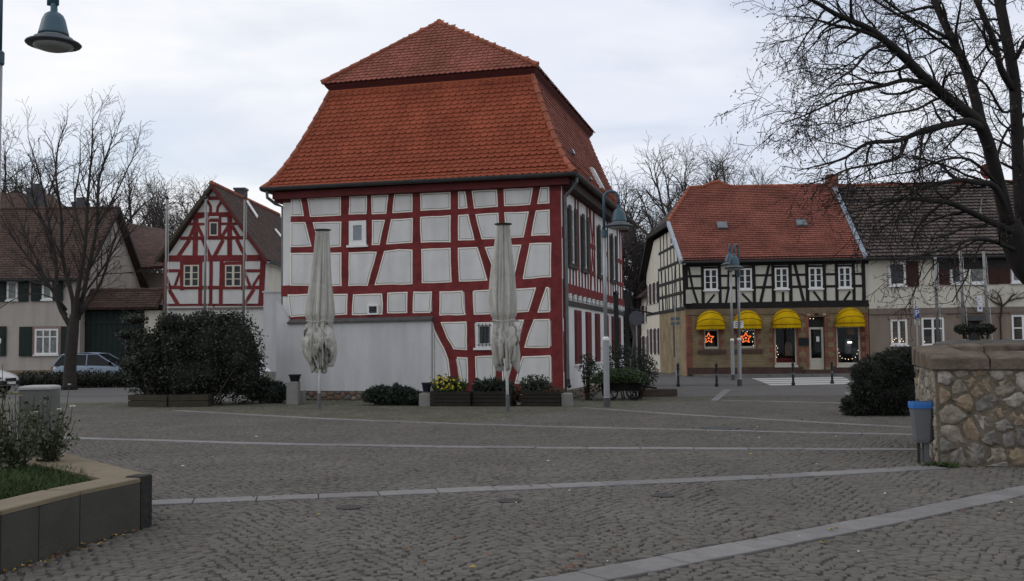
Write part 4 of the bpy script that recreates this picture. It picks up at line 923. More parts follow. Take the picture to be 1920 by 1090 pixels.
# ------------------------------------------------------------------ rear wing in the lane
rw = thing('rear_wing', 'plain pale house with shuttered windows in the lane beside the shop', 'house', SL, ang2); 
RW = Facade(House(rw, ang2), SS.p(SLEN+.05, 0, -.1), sdir, (-sdir.y, sdir.x, 0))
mb = MB(); RW.rect(mb, 0, 6, 0, 4.6, -5, 0); mb.build('wall', M_beige, rw)
for k in range(3):
    v = .6+k*1.75
    for z0, z1 in ((.9, 2.1), (2.9, 4.0)):
        window(RW, v, v+.7, z0, z1, rw, M_wwhite, M_glass, nx=2, ny=2, sill=False)
        for a in (v-.42, v+.72): mb = MB(); RW.rect(mb, a, a+.38, z0, z1, .02, .07); mb.build('shutter', mat('brown_shutter', (.05, .022, .018), var=.2), rw)
mb = MB(); mb.loft([[RW.p(u, 4.5, .4), RW.p(u, 4.6, .4), RW.p(u, 7.2, -2.6), RW.p(u, 4.6, -5.4), RW.p(u, 4.5, -5.4)] for u in (-.02, 6.2)]); mb.build('roof', M_gtile, rw)

# ------------------------------------------------------------------ long beige house on the right
LEN = 14.0
rh = thing('beige_house', 'long cream and taupe house with dark tiled roof and brown shutters', 'house', SR, ang2); H3 = House(rh, ang2); RF_ = Facade(H3, (0.04, 0, 0), (1, 0, 0), (0, -1, 0))
zB = RF_.uv(1700, 578)[1]; zB0 = RF_.uv(1700, 588)[1]; zE3 = RF_.uv(1640, 484)[1]
mb = MB(); RF_.rect(mb, 0, LEN, 0, zB0, -.3, 0); mb.build('wall', M_taupe, rh)
mb = MB(); RF_.rect(mb, 0, LEN, zB0, zE3+.3, -.3, .02); mb.build('wall', M_beige, rh)
mb = MB(); RF_.rect(mb, 0, LEN, zB0-.03, zB, .021, .09); mb.build('band_course', mat('band', (.17, .135, .115), var=.1), rh)
mb = MB(); RF_.rect(mb, 0, LEN, 0, .5, .002, .04); mb.build('base_course', mat('base_grey', (.12, .10, .09), var=.15), rh)
M_bsh = mat('brown_shutter', (.05, .022, .018), var=.2)
for x0, y0, x1, y1, shl, shr in [(1665.5, 492, 1697, 536, 0, 1), (1781, 492, 1809, 532, 1, 0), (1815.5, 489, 1846, 532, 0, 1), (1895, 488, 1924, 530, 1, 0)]:
    u0, u1, z0, z1 = pxrect(RF_, x0, y0, x1, y1); w_ = window(RF_, u0, u1, z0, z1, rh, M_wwhite, mat('net_curtain', (.13, .14, .13), rough=.2, var=.5, scale=5, spec=.5) if x0 > 1800 else M_glass, nx=1, ny=1, fr=.1, n=.09)
    for s_, a, b in ((shl, u0-.62, u0-.05), (shr, u1+.05, u1+.62)):
        if s_: 
            mb = MB(); RF_.rect(mb, a, b, z0-.05, z1+.05, .025, .08); sh = mb.build('shutter', M_bsh, rh)
            for j in range(9): zz = z0+.05+(z1-z0-.1)*j/9; mb = MB(); RF_.rect(mb, a+.07, b-.07, zz, zz+.09, .08, .095); mb.build('slat', M_bsh, sh)
for x0, y0, x1, y1, nx, tr in [(1670, 599, 1701, 647, 2, None), (1728, 595.5, 1770, 648, 2, .62), (1897, 590.5, 1940, 640, 2, .5)]:
    u0, u1, z0, z1 = pxrect(RF_, x0, y0, x1, y1); window(RF_, u0, u1, z0, z1, rh, M_wwhite, M_glass, nx=nx, ny=1, fr=.09, n=.03, mid=.11, transom=tr)
    mb = MB(); RF_.rect(mb, u0-.08, u1+.08, z1+.01, z1+.16, .002, .06); mb.build('lintel', M_taupe, rh)
u0, u1, z0, z1 = pxrect(RF_, 1812, 600, 1838, 690); mb = MB(); RF_.rect(mb, u0, u1, .2, z1, .003, .03); dr = mb.build('door', mat('dark_door', (.03, .026, .024), var=.2), rh)
mb = MB(); RF_.rect(mb, u0-.1, u1+.2, z1-.05, z1+.2, .03, .45); mb.build('door_canopy', M_zinc, rh)
u0, u1, z0, z1 = pxrect(RF_, 1825, 556, 1833.5, 585); sg = thing('wall_sign', 'white upright box sign on a bracket on the beige house wall', 'sign', H3.M @ RF_.p(u0, z0, .5), ang2)
mb = MB(); mb.box((0, -.06, 0), (u1-u0, .06, z1-z0)); sb = mb.build('sign_box', mat('sign_white', (.62, .62, .66), rough=.4, var=.04), sg)
mb = MB(); mb.box((.06, -.064, .1), (u1-u0-.05, -.061, .22)); mb.build('sign_mark', mat('sign_blue', (.08, .12, .25)), sg); mb = MB(); mb.tube([((u1-u0)/2-.04, -.064, (z1-z0)*.72+.08*math.sin(t*.6)) for t in range(3)], .02, 5); mb.build('sign_mark', mat('sign_blue', (.08, .12, .25)), sg)
mb = MB(); mb.tube([((u1-u0)*.5, .5, z1-z0-.05), ((u1-u0)*.5, 0, z1-z0-.05)], .02, 6); mb.tube([((u1-u0)*.5, .5, .1), ((u1-u0)*.5, 0, .1)], .02, 6); mb.build('bracket', M_iron, sg)
EV3, RV3 = -.45, 6.0; RZ3 = H3.loc(at(1700, 348, 48.0+RV3))[2]
zr3 = lambda v: zE3+.0+(v-EV3)*(RZ3-zE3)/(RV3-EV3)
rr = roof_face('roof', [(-.1, EV3, zr3(EV3)), (LEN, EV3, zr3(EV3)), (LEN, RV3, RZ3), (-.1, RV3, RZ3)], mat('brown_deck', (.045, .035, .03)), rh); roof_face('roof_back', [(LEN, 2*RV3-EV3, zr3(EV3)), (-.1, 2*RV3-EV3, zr3(EV3)), (-.1, RV3, RZ3), (LEN, RV3, RZ3)], mat('brown_deck', (.045, .035, .03)), rh)
lay_tiles(simple_rows(None, None, zr3, EV3, RV3, lambda v: 0, lambda v: LEN-.1, .34), .30, .42, .08, M_gtile, rr, name='roof_tile', seed=9)
ridge_tiles([(-.1, RV3, RZ3+.03), (LEN, RV3, RZ3+.03)], rr, .11, .42)
gutter((-.1, EV3-.07, zr3(EV3)-.03), (LEN, EV3-.07, zr3(EV3)-.03)).build('gutter', M_zinc, rh)
mb = MB(); RF_.rect(mb, 0, LEN, zE3-.12, zE3+.1, .022, .38); mb.build('soffit', mat('dark_soffit', (.03, .026, .024)), rh)
mb = MB(); RF_.rect(mb, 3.05, 7.3, zE3-.62, zE3-.13, .022, .10); mb.build('lintel_board', mat('dark_soffit', (.03, .026, .024)), rh)
p = H3.loc(at(1831, 352, 48+RV3-.6)); mb = MB(); mb.box((p.x-.25, p.y-.3, p.z-.35), (p.x+.25, p.y+.2, p.z+.15)); mb.build('roof_hatch', mat('lead_flashing', (.22, .25, .30)), rr)
mb = MB(); mb.tube([p+Vector((.3, 0, -.2)), H3.loc(at(1838, 400, 49))], .04, 6); mb.build('roof_pipe', M_zincl, rr)
# red dish on a mast at the ridge
p = at(1851, 322, 52.0); dish = thing('satellite_dish', 'round brick red dish on the ridge behind the linden tree', 'dish', (p.x, p.y, RZ3), 0)
hh = p.z-RZ3; mb = MB(); mb.lathe([(.02, 0), (.25, -.03), (.42, -.10), (.43, -.09), (.25, -.005), (.02, .03)], 20); mb.v = [(x, z, y+hh) for x, y, z in mb.v]; mb.build('dish_bowl', mat('dish_red', (.17, .035, .03), var=.1), dish, smooth=True)
mb = MB(); mb.tube([(0, .06, -.6), (0, .06, hh)], .03, 6); mb.tube([(0, 0, hh-.3), (0, -.4, hh-.12), (0, -.42, hh)], .015, 5); mb.build('mast', M_zincl, dish)
fairy([(1674.5, 641), (1677, 637), (1680, 634.5), (1688, 640), (1690.5, 636), (1693.5, 640)], 'candle arch lights in the taupe ground floor window beside the shop', n=.035)
fairy([(1733.5, 641)], 'single small light in the wider taupe ground floor window', n=.03)
# bare espalier on the wall
t = thing('climbing_plant', 'bare vine trained along the beige house wall above the band', 'plant', H3.M @ RF_.p(8.2, 0, .1), ang2); o0 = RF_.p(8.2, 0, .1); mb = MB()
def wallpts(pts): return [RF_.p(*RF_.uv(x, y, .1), .12)-o0 for x, y in pts]
vine = [wallpts(q) for q in ([(1876, 690), (1877, 640), (1875, 600), (1878, 575), (1868, 560), (1858, 557)], [(1878, 575), (1890, 565), (1905, 560), (1922, 558)], [(1875, 572), (1862, 566), (1850, 556)], [(1878, 573), (1876, 560), (1870, 550)], [(1890, 565), (1897, 555), (1903, 553)])]
for q in vine: mb.tube(q, [.05*(1-.7*i/len(q)) for i in range(len(q))], 5)
mb.build('stem', mat('vine_bark', (.04, .03, .024), var=.3), t); mb = MB()
for q in vine:
    for p in q[2:]:
        for k in range(5): mb.tube([p, p+Vector((random.gauss(0, .18), -.04, random.gauss(.1, .15)))], .012, 4)
mb.build('twigs', mat('vine_bark', (.04, .03, .024)), t, kind='stuff')
# ------------------------------------------------------------------ small red gabled house on the left
GY = 50.0
GA = at(311.8, 600, GY); GA.z = 0; ga = math.atan2(-.043, 1)
gh = thing('gabled_house', 'small steep gabled house with red timbers and brown tiled roof', 'house', GA, ga); H4 = House(gh, ga)
G = Facade(H4, (0, 0, 0), (1, 0, 0), (0, -1, 0)); C7 = Crop(290, 340, 4.358)
M_gwhite = mat('gable_plaster', (.60, .59, .56), var=.05, scale=2, streak=.08)
gw = G.uv(498.5, 560)[0]; zg = G.uv(400, 577)[1]; zm = G.uv(400, 484)[1]; ap = G.uv(400.5, 348); apx = C7((483, 50))[0]
eL, eR = G.uv(*C7((40, 640))[0]), G.uv(*C7((915, 640))[0])
GLEN = 12.0
mb = MB(); G.poly(mb, [(0, 0), (gw, 0), (gw, eR[1]), (ap[0], ap[1]-.15), (0, eL[1]+.1)], -.3, 0); mb.build('gable_wall', M_gwhite, gh)
mb = MB(); mb.box((gw-.3, .3, 0), (gw, GLEN, eR[1]-.05)); mb.build('wall', M_beige, gh)
mb = MB(); mb.box((0, .3, 0), (.3, GLEN, eL[1]-.05)); mb.build('wall', M_beige, gh)
gb = lambda nm, n, lst: [beam(G, nm, C7(*p), w/4.358, n, M_red, gh, jit=.006) for p, w in lst]
gb('rail', .04, [([(440,140),(545,140)], 28), ([(330,275),(640,272)], 40), ([(280,350),(412,350)], 20), ([(540,348),(690,348)], 20), ([(210,466),(765,462)], 28), ([(95,632),(900,627)], 50), ([(95,732),(215,732)], 24), ([(735,732),(862,732)], 24), ([(92,868),(888,868)], 28), ([(88,1010),(885,1010)], 18)])
gb('post', .035, [([(338,260),(330,610)], 42), ([(614,265),(613,610)], 38), ([(375,645),(372,1010)], 30), ([(462,645),(458,1010)], 27), ([(547,645),(540,1010)], 29), ([(888,620),(868,1010)], 44), ([(722,645),(720,890)], 26), ([(225,645),(225,890)], 34), ([(86,640),(80,1010)], 24), ([(427,255),(425,470)], 26), ([(535,290),(533,465)], 20)])
gb('brace', .03, [([(325,370),(285,460)], 26), ([(352,365),(395,460)], 26), ([(285,480),(195,612)], 32), ([(395,478),(450,612)], 30), ([(604,365),(545,462)], 26), ([(632,365),(692,462)], 26), ([(560,480),(490,612)], 30), ([(672,478),(740,612)], 30), ([(205,745),(165,860)], 22), ([(96,780),(125,860)], 22), ([(118,885),(192,1010)], 30), ([(738,755),(778,855)], 22), ([(860,765),(805,855)], 22), ([(812,882),(735,1000)], 28), ([(355,300),(405,290)], 14)])
gb('curved_brace', .032, [([(430,160),(458,205),(458,258)], 22), ([(548,165),(518,210),(510,258)], 22)])
for (x0, y0, x1, y1), (nx, ny) in [((450, 335, 520, 447), (1, 1)), ((240, 685, 364, 862), (2, 3)), ((578, 685, 710, 862), (2, 3))]:
    (a, b), (c, d) = C7((x0, y0), (x1, y1)); u0, u1, z0, z1 = pxrect(G, a, b, c, d)
    mb = MB(); k = .13 
    for r in ((u0-k, u0, z0-k, z1+k), (u1, u1+k, z0-k, z1+k), (u0, u1, z1, z1+k*1.3), (u0, u1, z0-k, z0)): G.rect(mb, *r, -.01, .045)
    mb.build('window_surround', M_red, gh); window(G, u0, u1, z0, z1, gh, mat('cream_window', (.58, .54, .44), var=.06), M_glass, nx=nx, ny=ny, fr=.06, mun=.04, mid=.12, n=.06, sill=False)
(a, b), (c, d) = C7((450, 287), (525, 300)); u0, u1, z0, z1 = pxrect(G, a, b, c, d); mb = MB(); G.rect(mb, u0, u1, z0, z1, .0, .047); mb.build('panel_strip', M_gwhite, gh)
mb = MB(); G.rect(mb, -.05, gw+.05, zg-.08, zg, .0, .1); mb.build('string_course', mat('band', (.17, .135, .115)), gh)
# roof planes
m_gdeck = mat('gable_deck', (.06, .035, .026), var=.2); rid = Vector((ap[0], -.35, ap[1]+.05)); ridb = Vector((ap[0], GLEN, ap[1]+.05))
er = Vector((eR[0]+.1, -.35, eR[1]-.05)); el = Vector((eL[0]-.1, -.35, eL[1]-.05)); Yb = Vector((0, GLEN+.35, 0))
gr = roof_face('roof', [er, er+Yb, ridb, rid], m_gdeck, gh, .16); roof_face('roof', [el+Yb, el, rid, ridb], m_gdeck, gh, .16)
def slope_tiles(e0, r0, length, expo, tw, tl, m, parent, seed, flip=False):
    up = (r0-e0); up.y = 0; L_ = up.length; up = up.normalized(); ax = Vector((0, 1, 0)); nr = ax.cross(up); nr = nr if nr.z > 0 else -nr; rows = []; s = 0
    while s < L_-.05:
        a = e0+up*s; b = a+ax*length; rows.append((a, b, up, nr) if not flip else (b, a, up, nr)); s += expo
    lay_tiles(rows, tw, tl, .035, m, parent, seed=seed)
slope_tiles(er, rid, GLEN+.3, .17, .2, .26, M_btile, gr, 11)
ridge_tiles([rid+Vector((0, 0, .03)), ridb+Vector((0, 0, .03))], gr, .1, .42, m=M_ridge)
for a, b in ((el, rid), (er, rid)):
    mb = MB(); mb.loft([[p+Vector((0, -.02, -.22)), p+Vector((0, .04, -.22)), p+Vector((0, .04, .03)), p+Vector((0, -.02, .03))] for p in (a, b)]); mb.build('verge_board', M_reddark if a is er else mat('old_verge', (.06, .05, .035), var=.3), gh)
gutter(er+Vector((.1, 0, -.06)), er+Vector((.1, GLEN+.3, -.06))).build('gutter', M_zincl, gh)
def at_roofR(x, y, lift=0):   # point of the right-hand slope seen at a photo point
    up = (rid-er).normalized(); nl = Vector((0, 1, 0)).cross(up); nl = nl if nl.z > 0 else -nl; nw = H4.M.to_3x3() @ nl; P0 = H4.M @ er; d = ray(x, y)
    return H4.loc(EYE_P+d*((P0-EYE_P).dot(nw)/d.dot(nw)))+nl*lift
pts = [at_roofR(*p, .06) for p in C7((742, 178), (755, 172), (838, 298), (826, 306))]; mb = MB(); mb.prism(pts, (0, 0, .08)); mb.build('skylight', M_wwhite, gr)
pts = [at_roofR(*p, .06) for p in C7((975, 405), (985, 402), (1030, 455), (1020, 462))]; mb = MB(); mb.prism(pts, (0, 0, .08)); mb.build('skylight', M_wwhite, gr)
c = H4.loc(at(*C7((705, 120))[0], GY+7.5)); mb = MB(); ctz = H4.loc(at(*C7((705, 76))[0], GY+7.5)).z; mb.box((c.x-.30, c.y-.3, c.z-1.5), (c.x+.30, c.y+.3, ctz)); ch = mb.build('chimney', mat('chimney_grey', (.07, .065, .07), var=.25, scale=4), gr); mb = MB(); mb.box((c.x-.35, c.y-.35, ctz+.002), (c.x+.35, c.y+.35, ctz+.12)); mb.build('chimney_cap', M_zinc, ch)
# garden wall and its neighbour behind, seen between the houses
p = at(494, 600, 46); q_ = at(545, 600, 46); mb = MB(); mb.box((p.x, p.y, 0), (q_.x, p.y+.3, at(500, 549, 46).z)); mb.box((p.x-.05, p.y-.05, at(500, 549, 46).z+.002), (q_.x, p.y+.35, at(500, 546, 46).z))
gwall = mb.build('garden_wall', M_ext); tag(gwall, 'plain white rendered wall between the gabled house and large house', 'wall')
# ------------------------------------------------------------------ beige house at the far left with green shutters
LC = at(150, 600, 50.0); LC.z = 0; la_ = 0.02
lh = thing('shuttered_house', 'beige house with dark green shutters and brown roof behind the bare tree', 'house', LC, la_); H5 = House(lh, la_); LFc = Facade(H5, (0, 0, 0), (1, 0, 0), (0, -1, 0))
M_lb = mat('pinkish_plaster', (.42, .38, .34), var=.05, scale=1.2, streak=.14)
zE5 = LFc.uv(80, 522)[1]; LW = 13.0; LD = 8.6
mb = MB(); LFc.rect(mb, -LW, 0, 0, zE5, -.3, 0); mb.build('wall', M_lb, lh)
mb = MB(); LFc.rect(mb, -LW, 0, 0, .62, .002, .05); mb.build('base_course', mat('base_tan', (.20, .16, .11), var=.2), lh)
rz5 = H5.loc(at(188, 391, 54.3)).z; mb = MB(); mb.prism([(0, .3, 0), (0, LD, 0), (0, LD, zE5), (0, LD/2, rz5-.2), (0, .3, zE5)], (-.3, 0, 0)); mb.build('gable_wall', M_lb, lh)
M_gsh = mat('green_shutter', (.013, .022, .019), rough=.7, var=.25)
for x0, y0, x1, y1, nx, ny, tr in [(66, 617, 110, 665, 3, 1, .72), (14, 527, 34, 563, 1, 1, None), (80, 529, 99, 562, 1, 1, None), (-60, 617, -16, 665, 3, 1, .72)]:
    u0, u1, z0, z1 = pxrect(LFc, x0, y0, x1, y1); big = nx == 3
    if big: mb = MB(); [LFc.rect(mb, *r, -.01, .03) for r in ((u0-.16, u0, z0-.1, z1+.14), (u1, u1+.16, z0-.1, z1+.14), (u0, u1, z1, z1+.14))]; mb.build('window_surround', mat('sandstone_pink', (.27, .19, .165), var=.15), lh)
    window(LFc, u0, u1, z0, z1, lh, M_wwhite, mat('net_curtain', (.13, .14, .13)), nx=nx, ny=ny, fr=.09, mun=.07, n=.07, transom=tr)
    wsh = .62 if big else .48
    for a, b in ((u0-.14-wsh if big else u0-.06-wsh, u0-.14 if big else u0-.06), (u1+.14 if big else u1+.06, u1+.14+wsh if big else u1+.06+wsh)):
        mb = MB(); LFc.rect(mb, a, b, z0-.08, z1+.12, .05, .10); sh = mb.build('shutter', M_gsh, lh)
        for j in range(3): zz = z0+(z1-z0)*(j+.08)/3; mb = MB(); LFc.rect(mb, a+.07, b-.07, zz, zz+(z1-z0)*.27, .1, .115); mb.build('shutter_panel', M_gsh, sh)
e0, e1 = Vector((-LW, -.4, zE5-.05)), Vector((.3, -.4, zE5-.05)); r0, r1 = Vector((-LW, LD/2, rz5)), Vector((.3, LD/2, rz5))
lr = roof_face('roof', [e0, e1, r1, r0], m_gdeck, lh); roof_face('roof', [Vector((.3, LD+.4, zE5-.05)), Vector((-LW, LD+.4, zE5-.05)), r0, r1], m_gdeck, lh)
zl = lambda v: zE5-.05+(v+.4)*(rz5-zE5+.05)/(LD/2+.4)
lay_tiles(simple_rows(None, None, zl, -.4, LD/2, lambda v: -LW, lambda v: .28, .2), .22, .28, .035, M_btile, lr, seed=13); ridge_tiles([r0, r1], lr, .11, .42, m=M_btile)
mb = MB(); [mb.loft([[p+Vector((0, 0, -.2)), p+Vector((0.05, 0, -.2)), p+Vector((.05, 0, .05)), p+Vector((0, 0, .05))] for p in (a, r1)]) for a in (Vector((.3, LD+.4, zE5-.05)), e1)]; mb.build('verge_boards', M_black, lh)
gutter(e0+Vector((0, -.07, -.02)), e1+Vector((0, -.07, -.02))).build('gutter', M_zinc, lh)
for x, y in [(68, 362), (152, 388)]:
    c = H5.loc(at(x, y, 55.5)); mb = MB(); mb.box((c.x-.38, c.y-.35, c.z-1.6), (c.x+.38, c.y+.35, c.z+.25)); k = mb.build('chimney', mat('chimney_grey', (.07, .065, .07)), lr); mb = MB(); mb.box((c.x-.2, c.y-.2, c.z+.25), (c.x+.2, c.y+.2, c.z+.5)); mb.build('chimney_pot', M_zinc, k)
# taller hipped roof behind it
p = at(30, 358, 60.0); hb = thing('hipped_house', 'brown hipped roof rising behind the shuttered house at the far left', 'house', (p.x, p.y, 0), 0)
mb = MB(); mb.box((-6, -4.5, 0), (6, 4.5, 6)); mb.build('wall', M_lb, hb); mb = MB(); mb.add([(-6.5, -5, 6), (6.5, -5, 6), (6.5, 5, 6), (-6.5, 5, 6), (-2.8, 0, p.z), (2.2, 0, p.z-.25)], [(0, 1, 5, 4), (1, 2, 5), (2, 3, 4, 5), (3, 0, 4), (3, 2, 1, 0)]); mb.build('roof', M_btile, hb)
# brown roofed barn between the two houses
BA = at(232, 560, 60); BA.z = 0; bn = thing('brown_barn', 'pale barn with brown tiled roof seen above the gate', 'barn', BA, 0)
b0, b1 = at(225, 505, 58), at(330, 498, 58); t0, t1 = at(205, 415, 64), at(310, 433, 64)
mb = MB(); mb.box((0, 0, 0), (b1.x-BA.x, 8, b0.z-.1)); mb.build('wall', M_lb, bn)
br_ = roof_face('roof', [b0-BA, b1-BA, t1-BA, t0-BA], mat('barn_deck', (.07, .032, .027)), bn)
d_ = Vector((0, t0.y-b0.y, (t0.z+t1.z)/2-b0.z)); up = d_.normalized(); nr = Vector((0, -up.z, up.y)); rows = []
k = 0
while k < d_.length-.1: f_ = k/d_.length; rows.append(((b0-BA).lerp(t0-BA, f_), (b1-BA).lerp(t1-BA, f_), up, nr)); k += .21
lay_tiles(rows, .24, .3, .035, mat('barn_tile', (.065, .035, .029), var=.3, scale=1, island=.25), br_, seed=15)
# gate with tiled cover
g0, g1 = at(150, 600, 50.6), at(272, 600, 50.6); gt = thing('courtyard_gate', 'tall dark green timber gate under a small tiled roof', 'gate', (g0.x, g0.y, 0), 0); gwid = g1.x-g0.x; gz = at(200, 578, 50.6).z; gx1 = at(300, 600, 50.6).x-g0.x
M_gate = mat('gate_green', (.010, .018, .016), rough=.75, var=.3, scale=4)
nb = 12
for i in range(nb): mb = MB(); mb.box((gwid*i/nb+.008, random.uniform(-.008, .008), .05), (gwid*(i+1)/nb-.008, .07, gz-.15)); mb.build('board', M_gate, gt)
for z in (.6, gz-.8): mb = MB(); mb.box((.02, -.05, z), (gwid-.02, -.012, z+.16)); mb.build('cross_board', M_gate, gt)
mb = MB(); mb.box((-.2, .08, gz-.14), (gx1, .4, gz+.15)); mb.build('lintel', M_black, gt); mb = MB(); mb.box((gwid+.01, -.1, 0), (gx1, .35, gz-.15)); mb.build('gate_post', M_beige, gt)
z1_ = at(200, 545, 51.4).z; ge, gr_ = Vector((-.1, -.55, gz-.02)), Vector((-.1, .7, z1_)); gq = Vector((gx1+.15, 0, 0))
grf = roof_face('roof', [ge, ge+gq, gr_+gq, gr_], m_gdeck, gt, .1); up = (gr_-ge).normalized(); rows = []
k = 0
while k < (gr_-ge).length-.05: rows.append((ge+up*k, ge+up*k+gq, up, Vector((0, -up.z, up.y)))); k += .2
lay_tiles(rows, .24, .3, .04, M_btile, grf, seed=16); ridge_tiles([gr_, gr_+gq], grf, .1, .4, m=M_btile)
# ------------------------------------------------------------------ foliage helpers
def leaf_mesh(name, C, size, m, rnd, flat=0.0, long=1.6, dirs=None):
    """C (n,3) leaf centres; each leaf a bent pair of triangles joined as quads"""
    n = len(C); s = size*rnd.uniform(.6, 1.25, n)[:, None]
    a = rnd.normal(size=(n, 3)) if dirs is None else dirs+rnd.normal(size=(n, 3))*.45
    a[:, 2] *= (1-flat); a /= np.linalg.norm(a, axis=1)[:, None]+1e-9
    b = rnd.normal(size=(n, 3)); b -= (b*a).sum(1)[:, None]*a; b /= np.linalg.norm(b, axis=1)[:, None]+1e-9
    nn = np.cross(a, b)
    V = np.stack([C-a*s*long*.5, C+b*s*.5+nn*s*.12, C+a*s*long*.5, C-b*s*.5+nn*s*.12], 1).reshape(-1, 3)
    F = np.arange(4*n).reshape(-1, 4); return mesh_np(name, V, F, m)
def blob_points(n, lobes, rnd, shell=.75):
    """points near the surface of a union of ellipsoid lobes ((cx,cy,cz),(rx,ry,rz))"""
    w = np.array([r[0]*r[1]+r[1]*r[2]+r[0]*r[2] for c, r in lobes]); w = w/w.sum(); P = []
    idx = rnd.choice(len(lobes), n, p=w); d = rnd.normal(size=(n, 3)); d /= np.linalg.norm(d, axis=1)[:, None]
    k = shell+(1.04-shell)*rnd.random(n)**.7 + rnd.normal(0, .04, n); k += np.where(rnd.random(n) < .10, rnd.random(n)**2*.22, 0)*(.5+.5*np.sin(d[:, 0]*17+d[:, 1]*13+d[:, 2]*19))
    c = np.array([l[0] for l in lobes])[idx]; r = np.array([l[1] for l in lobes])[idx]
    return c+d*r*k[:, None], d
def core(mb, lobes, k=.74):  # solid dark lobes, added in place of shade among the inner leaves
    for c, r in lobes:
        rings = []
        for i in range(1, 6):
            th = math.pi*i/6; rings.append([Vector((c[0]+r[0]*k*math.sin(th)*math.cos(6.2832*j/9), c[1]+r[1]*k*math.sin(th)*math.sin(6.2832*j/9), max(.01, c[2]-r[2]*k*math.cos(th)))) for j in range(9)])
        mb.loft(rings)
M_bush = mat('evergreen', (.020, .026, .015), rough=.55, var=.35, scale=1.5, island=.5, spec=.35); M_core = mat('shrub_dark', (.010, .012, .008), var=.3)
M_juni = mat('juniper', (.03, .042, .030), rough=.8, var=.3, scale=3, island=.4)
M_box_ = mat('leafy_green', (.04, .065, .022), rough=.7, var=.3, scale=3, island=.4)
M_twig = mat('shrub_twig', (.04, .03, .02), var=.3)
def shrub(name, label, cat, loc, lobes, n, size, m, seed, group=None, long=1.6, dirs_out=False, flat=0, stems=8, core_k=.74):
    rnd = np.random.default_rng(seed); t = thing(name, label, cat, loc, 0, group); P, d = blob_points(n, lobes, rnd, shell=.62); P[:, 2] = np.maximum(P[:, 2], .02)
    link('foliage', leaf_mesh('foliage', P, size, m, rnd, flat, long, d if dirs_out else None), t)
    if core_k > 0: mb = MB(); core(mb, lobes, core_k); mb.build('dark_core', M_core, t, kind='stuff')
    mb = MB()
    for i in range(stems):
        c, r = random.choice(lobes); mb.tube([(c[0]*.5+random.gauss(0, .1*r[0]), c[1]*.5, 0), (c[0]+random.gauss(0, .35*r[0]), c[1]+random.gauss(0, .3*r[1]), c[2]), (c[0]+random.gauss(0, .5*r[0]), c[1], c[2]+r[2]*random.uniform(.4, 1.02))], [.02, .014, .004], 5)
    mb.build('stems', M_twig, t); return t
# big evergreen by the house with timber kerbs at its foot
b = gnd(346, 762); bx = lambda x: (x-370)*28.6/F_PX
big = [((bx(300), .9, .95), (.95, .9, 1.0)), ((bx(280), .9, 1.7), (.6, .8, .55)), ((bx(345), .9, 1.55), (.95, 1.0, 1.05)), ((bx(400), 1.0, 1.6), (1.0, 1.1, 1.12)), ((bx(450), .9, 1.5), (.75, .95, 1.2)), ((bx(465), .8, .85), (.62, .85, .9)), ((bx(375), .7, .8), (1.4, .95, .85)), ((bx(330), 1., 2.1), (.6, .7, .5)), ((bx(385), 1., 2.2), (.6, .7, .52)), ((bx(440), 1., 2.15), (.5, .6, .52))]
_rb = random.Random(12)
big += [((bx(_rb.uniform(250, 480)), _rb.uniform(.0, 1.2), _rb.uniform(.5, 2.5)), (_rb.uniform(.18, .42), _rb.uniform(.2, .4), _rb.uniform(.18, .38))) for _ in range(34)]
shrub('evergreen_bush', 'huge dark evergreen bush at the left corner of the large house', 'bush', (b.x, b.y, 0), big, 30000, .052, M_bush, 3, stems=16)
M_sleeper = mat('old_timber', (.045, .038, .026), rough=.9, var=.35, scale=3, stretch=(1, 1, 6), bump=.4)
def trough(label, p0, p1, depth, h, rows, group, m=M_sleeper, name='wooden_planter'):
    p0, p1 = Vector((p0.x, p0.y, 0)), Vector((p1.x, p1.y, 0)); L_ = (p1-p0).length; rz = math.atan2(p1.y-p0.y, p1.x-p0.x); t = thing(name, label, 'planter', p0, rz, group); th = .05; rh_ = h/rows
    for k in range(rows):
        z0, z1 = k*rh_+.008, (k+1)*rh_-.008; o_ = random.uniform(-.004, .004)
        for a, b_ in (((0, o_, z0), (L_, th+o_, z1)), ((0, depth-th, z0), (L_, depth, z1)), ((o_, th, z0), (th+o_, depth-th, z1)), ((L_-th, th, z0), (L_, depth-th, z1))): mb = MB(); mb.box(a, b_); mb.build('plank', m, t)
    mb = MB(); mb.box((th, th, .02), (L_-th, depth-th, h-.05)); mb.build('soil', mat('soil', (.03, .022, .015), var=.4, scale=20), t); return t
trough('low mossy timber planter under the left half of the evergreen bush', gnd(240, 763), gnd(312, 764), .7, .34, 2, 'timber planters under the bush')
trough('low mossy timber planter under the right half of the evergreen bush', gnd(316, 764), gnd(390, 763), .7, .34, 2, 'timber planters under the bush')
# hedge in front of the parked car
hp = gnd(145, 728); hl = [((x, 0, .33), (.75, .55, .40)) for x in np.arange(-2.3, 2.6, .6)]; shrub('low_hedge', 'low dark clipped hedge in front of the blue car', 'hedge', (hp.x, hp.y+.6, 0), hl, 4200, .07, mat('hedge_leaf', (.022, .026, .017), var=.3, island=.5), 4, stems=6)
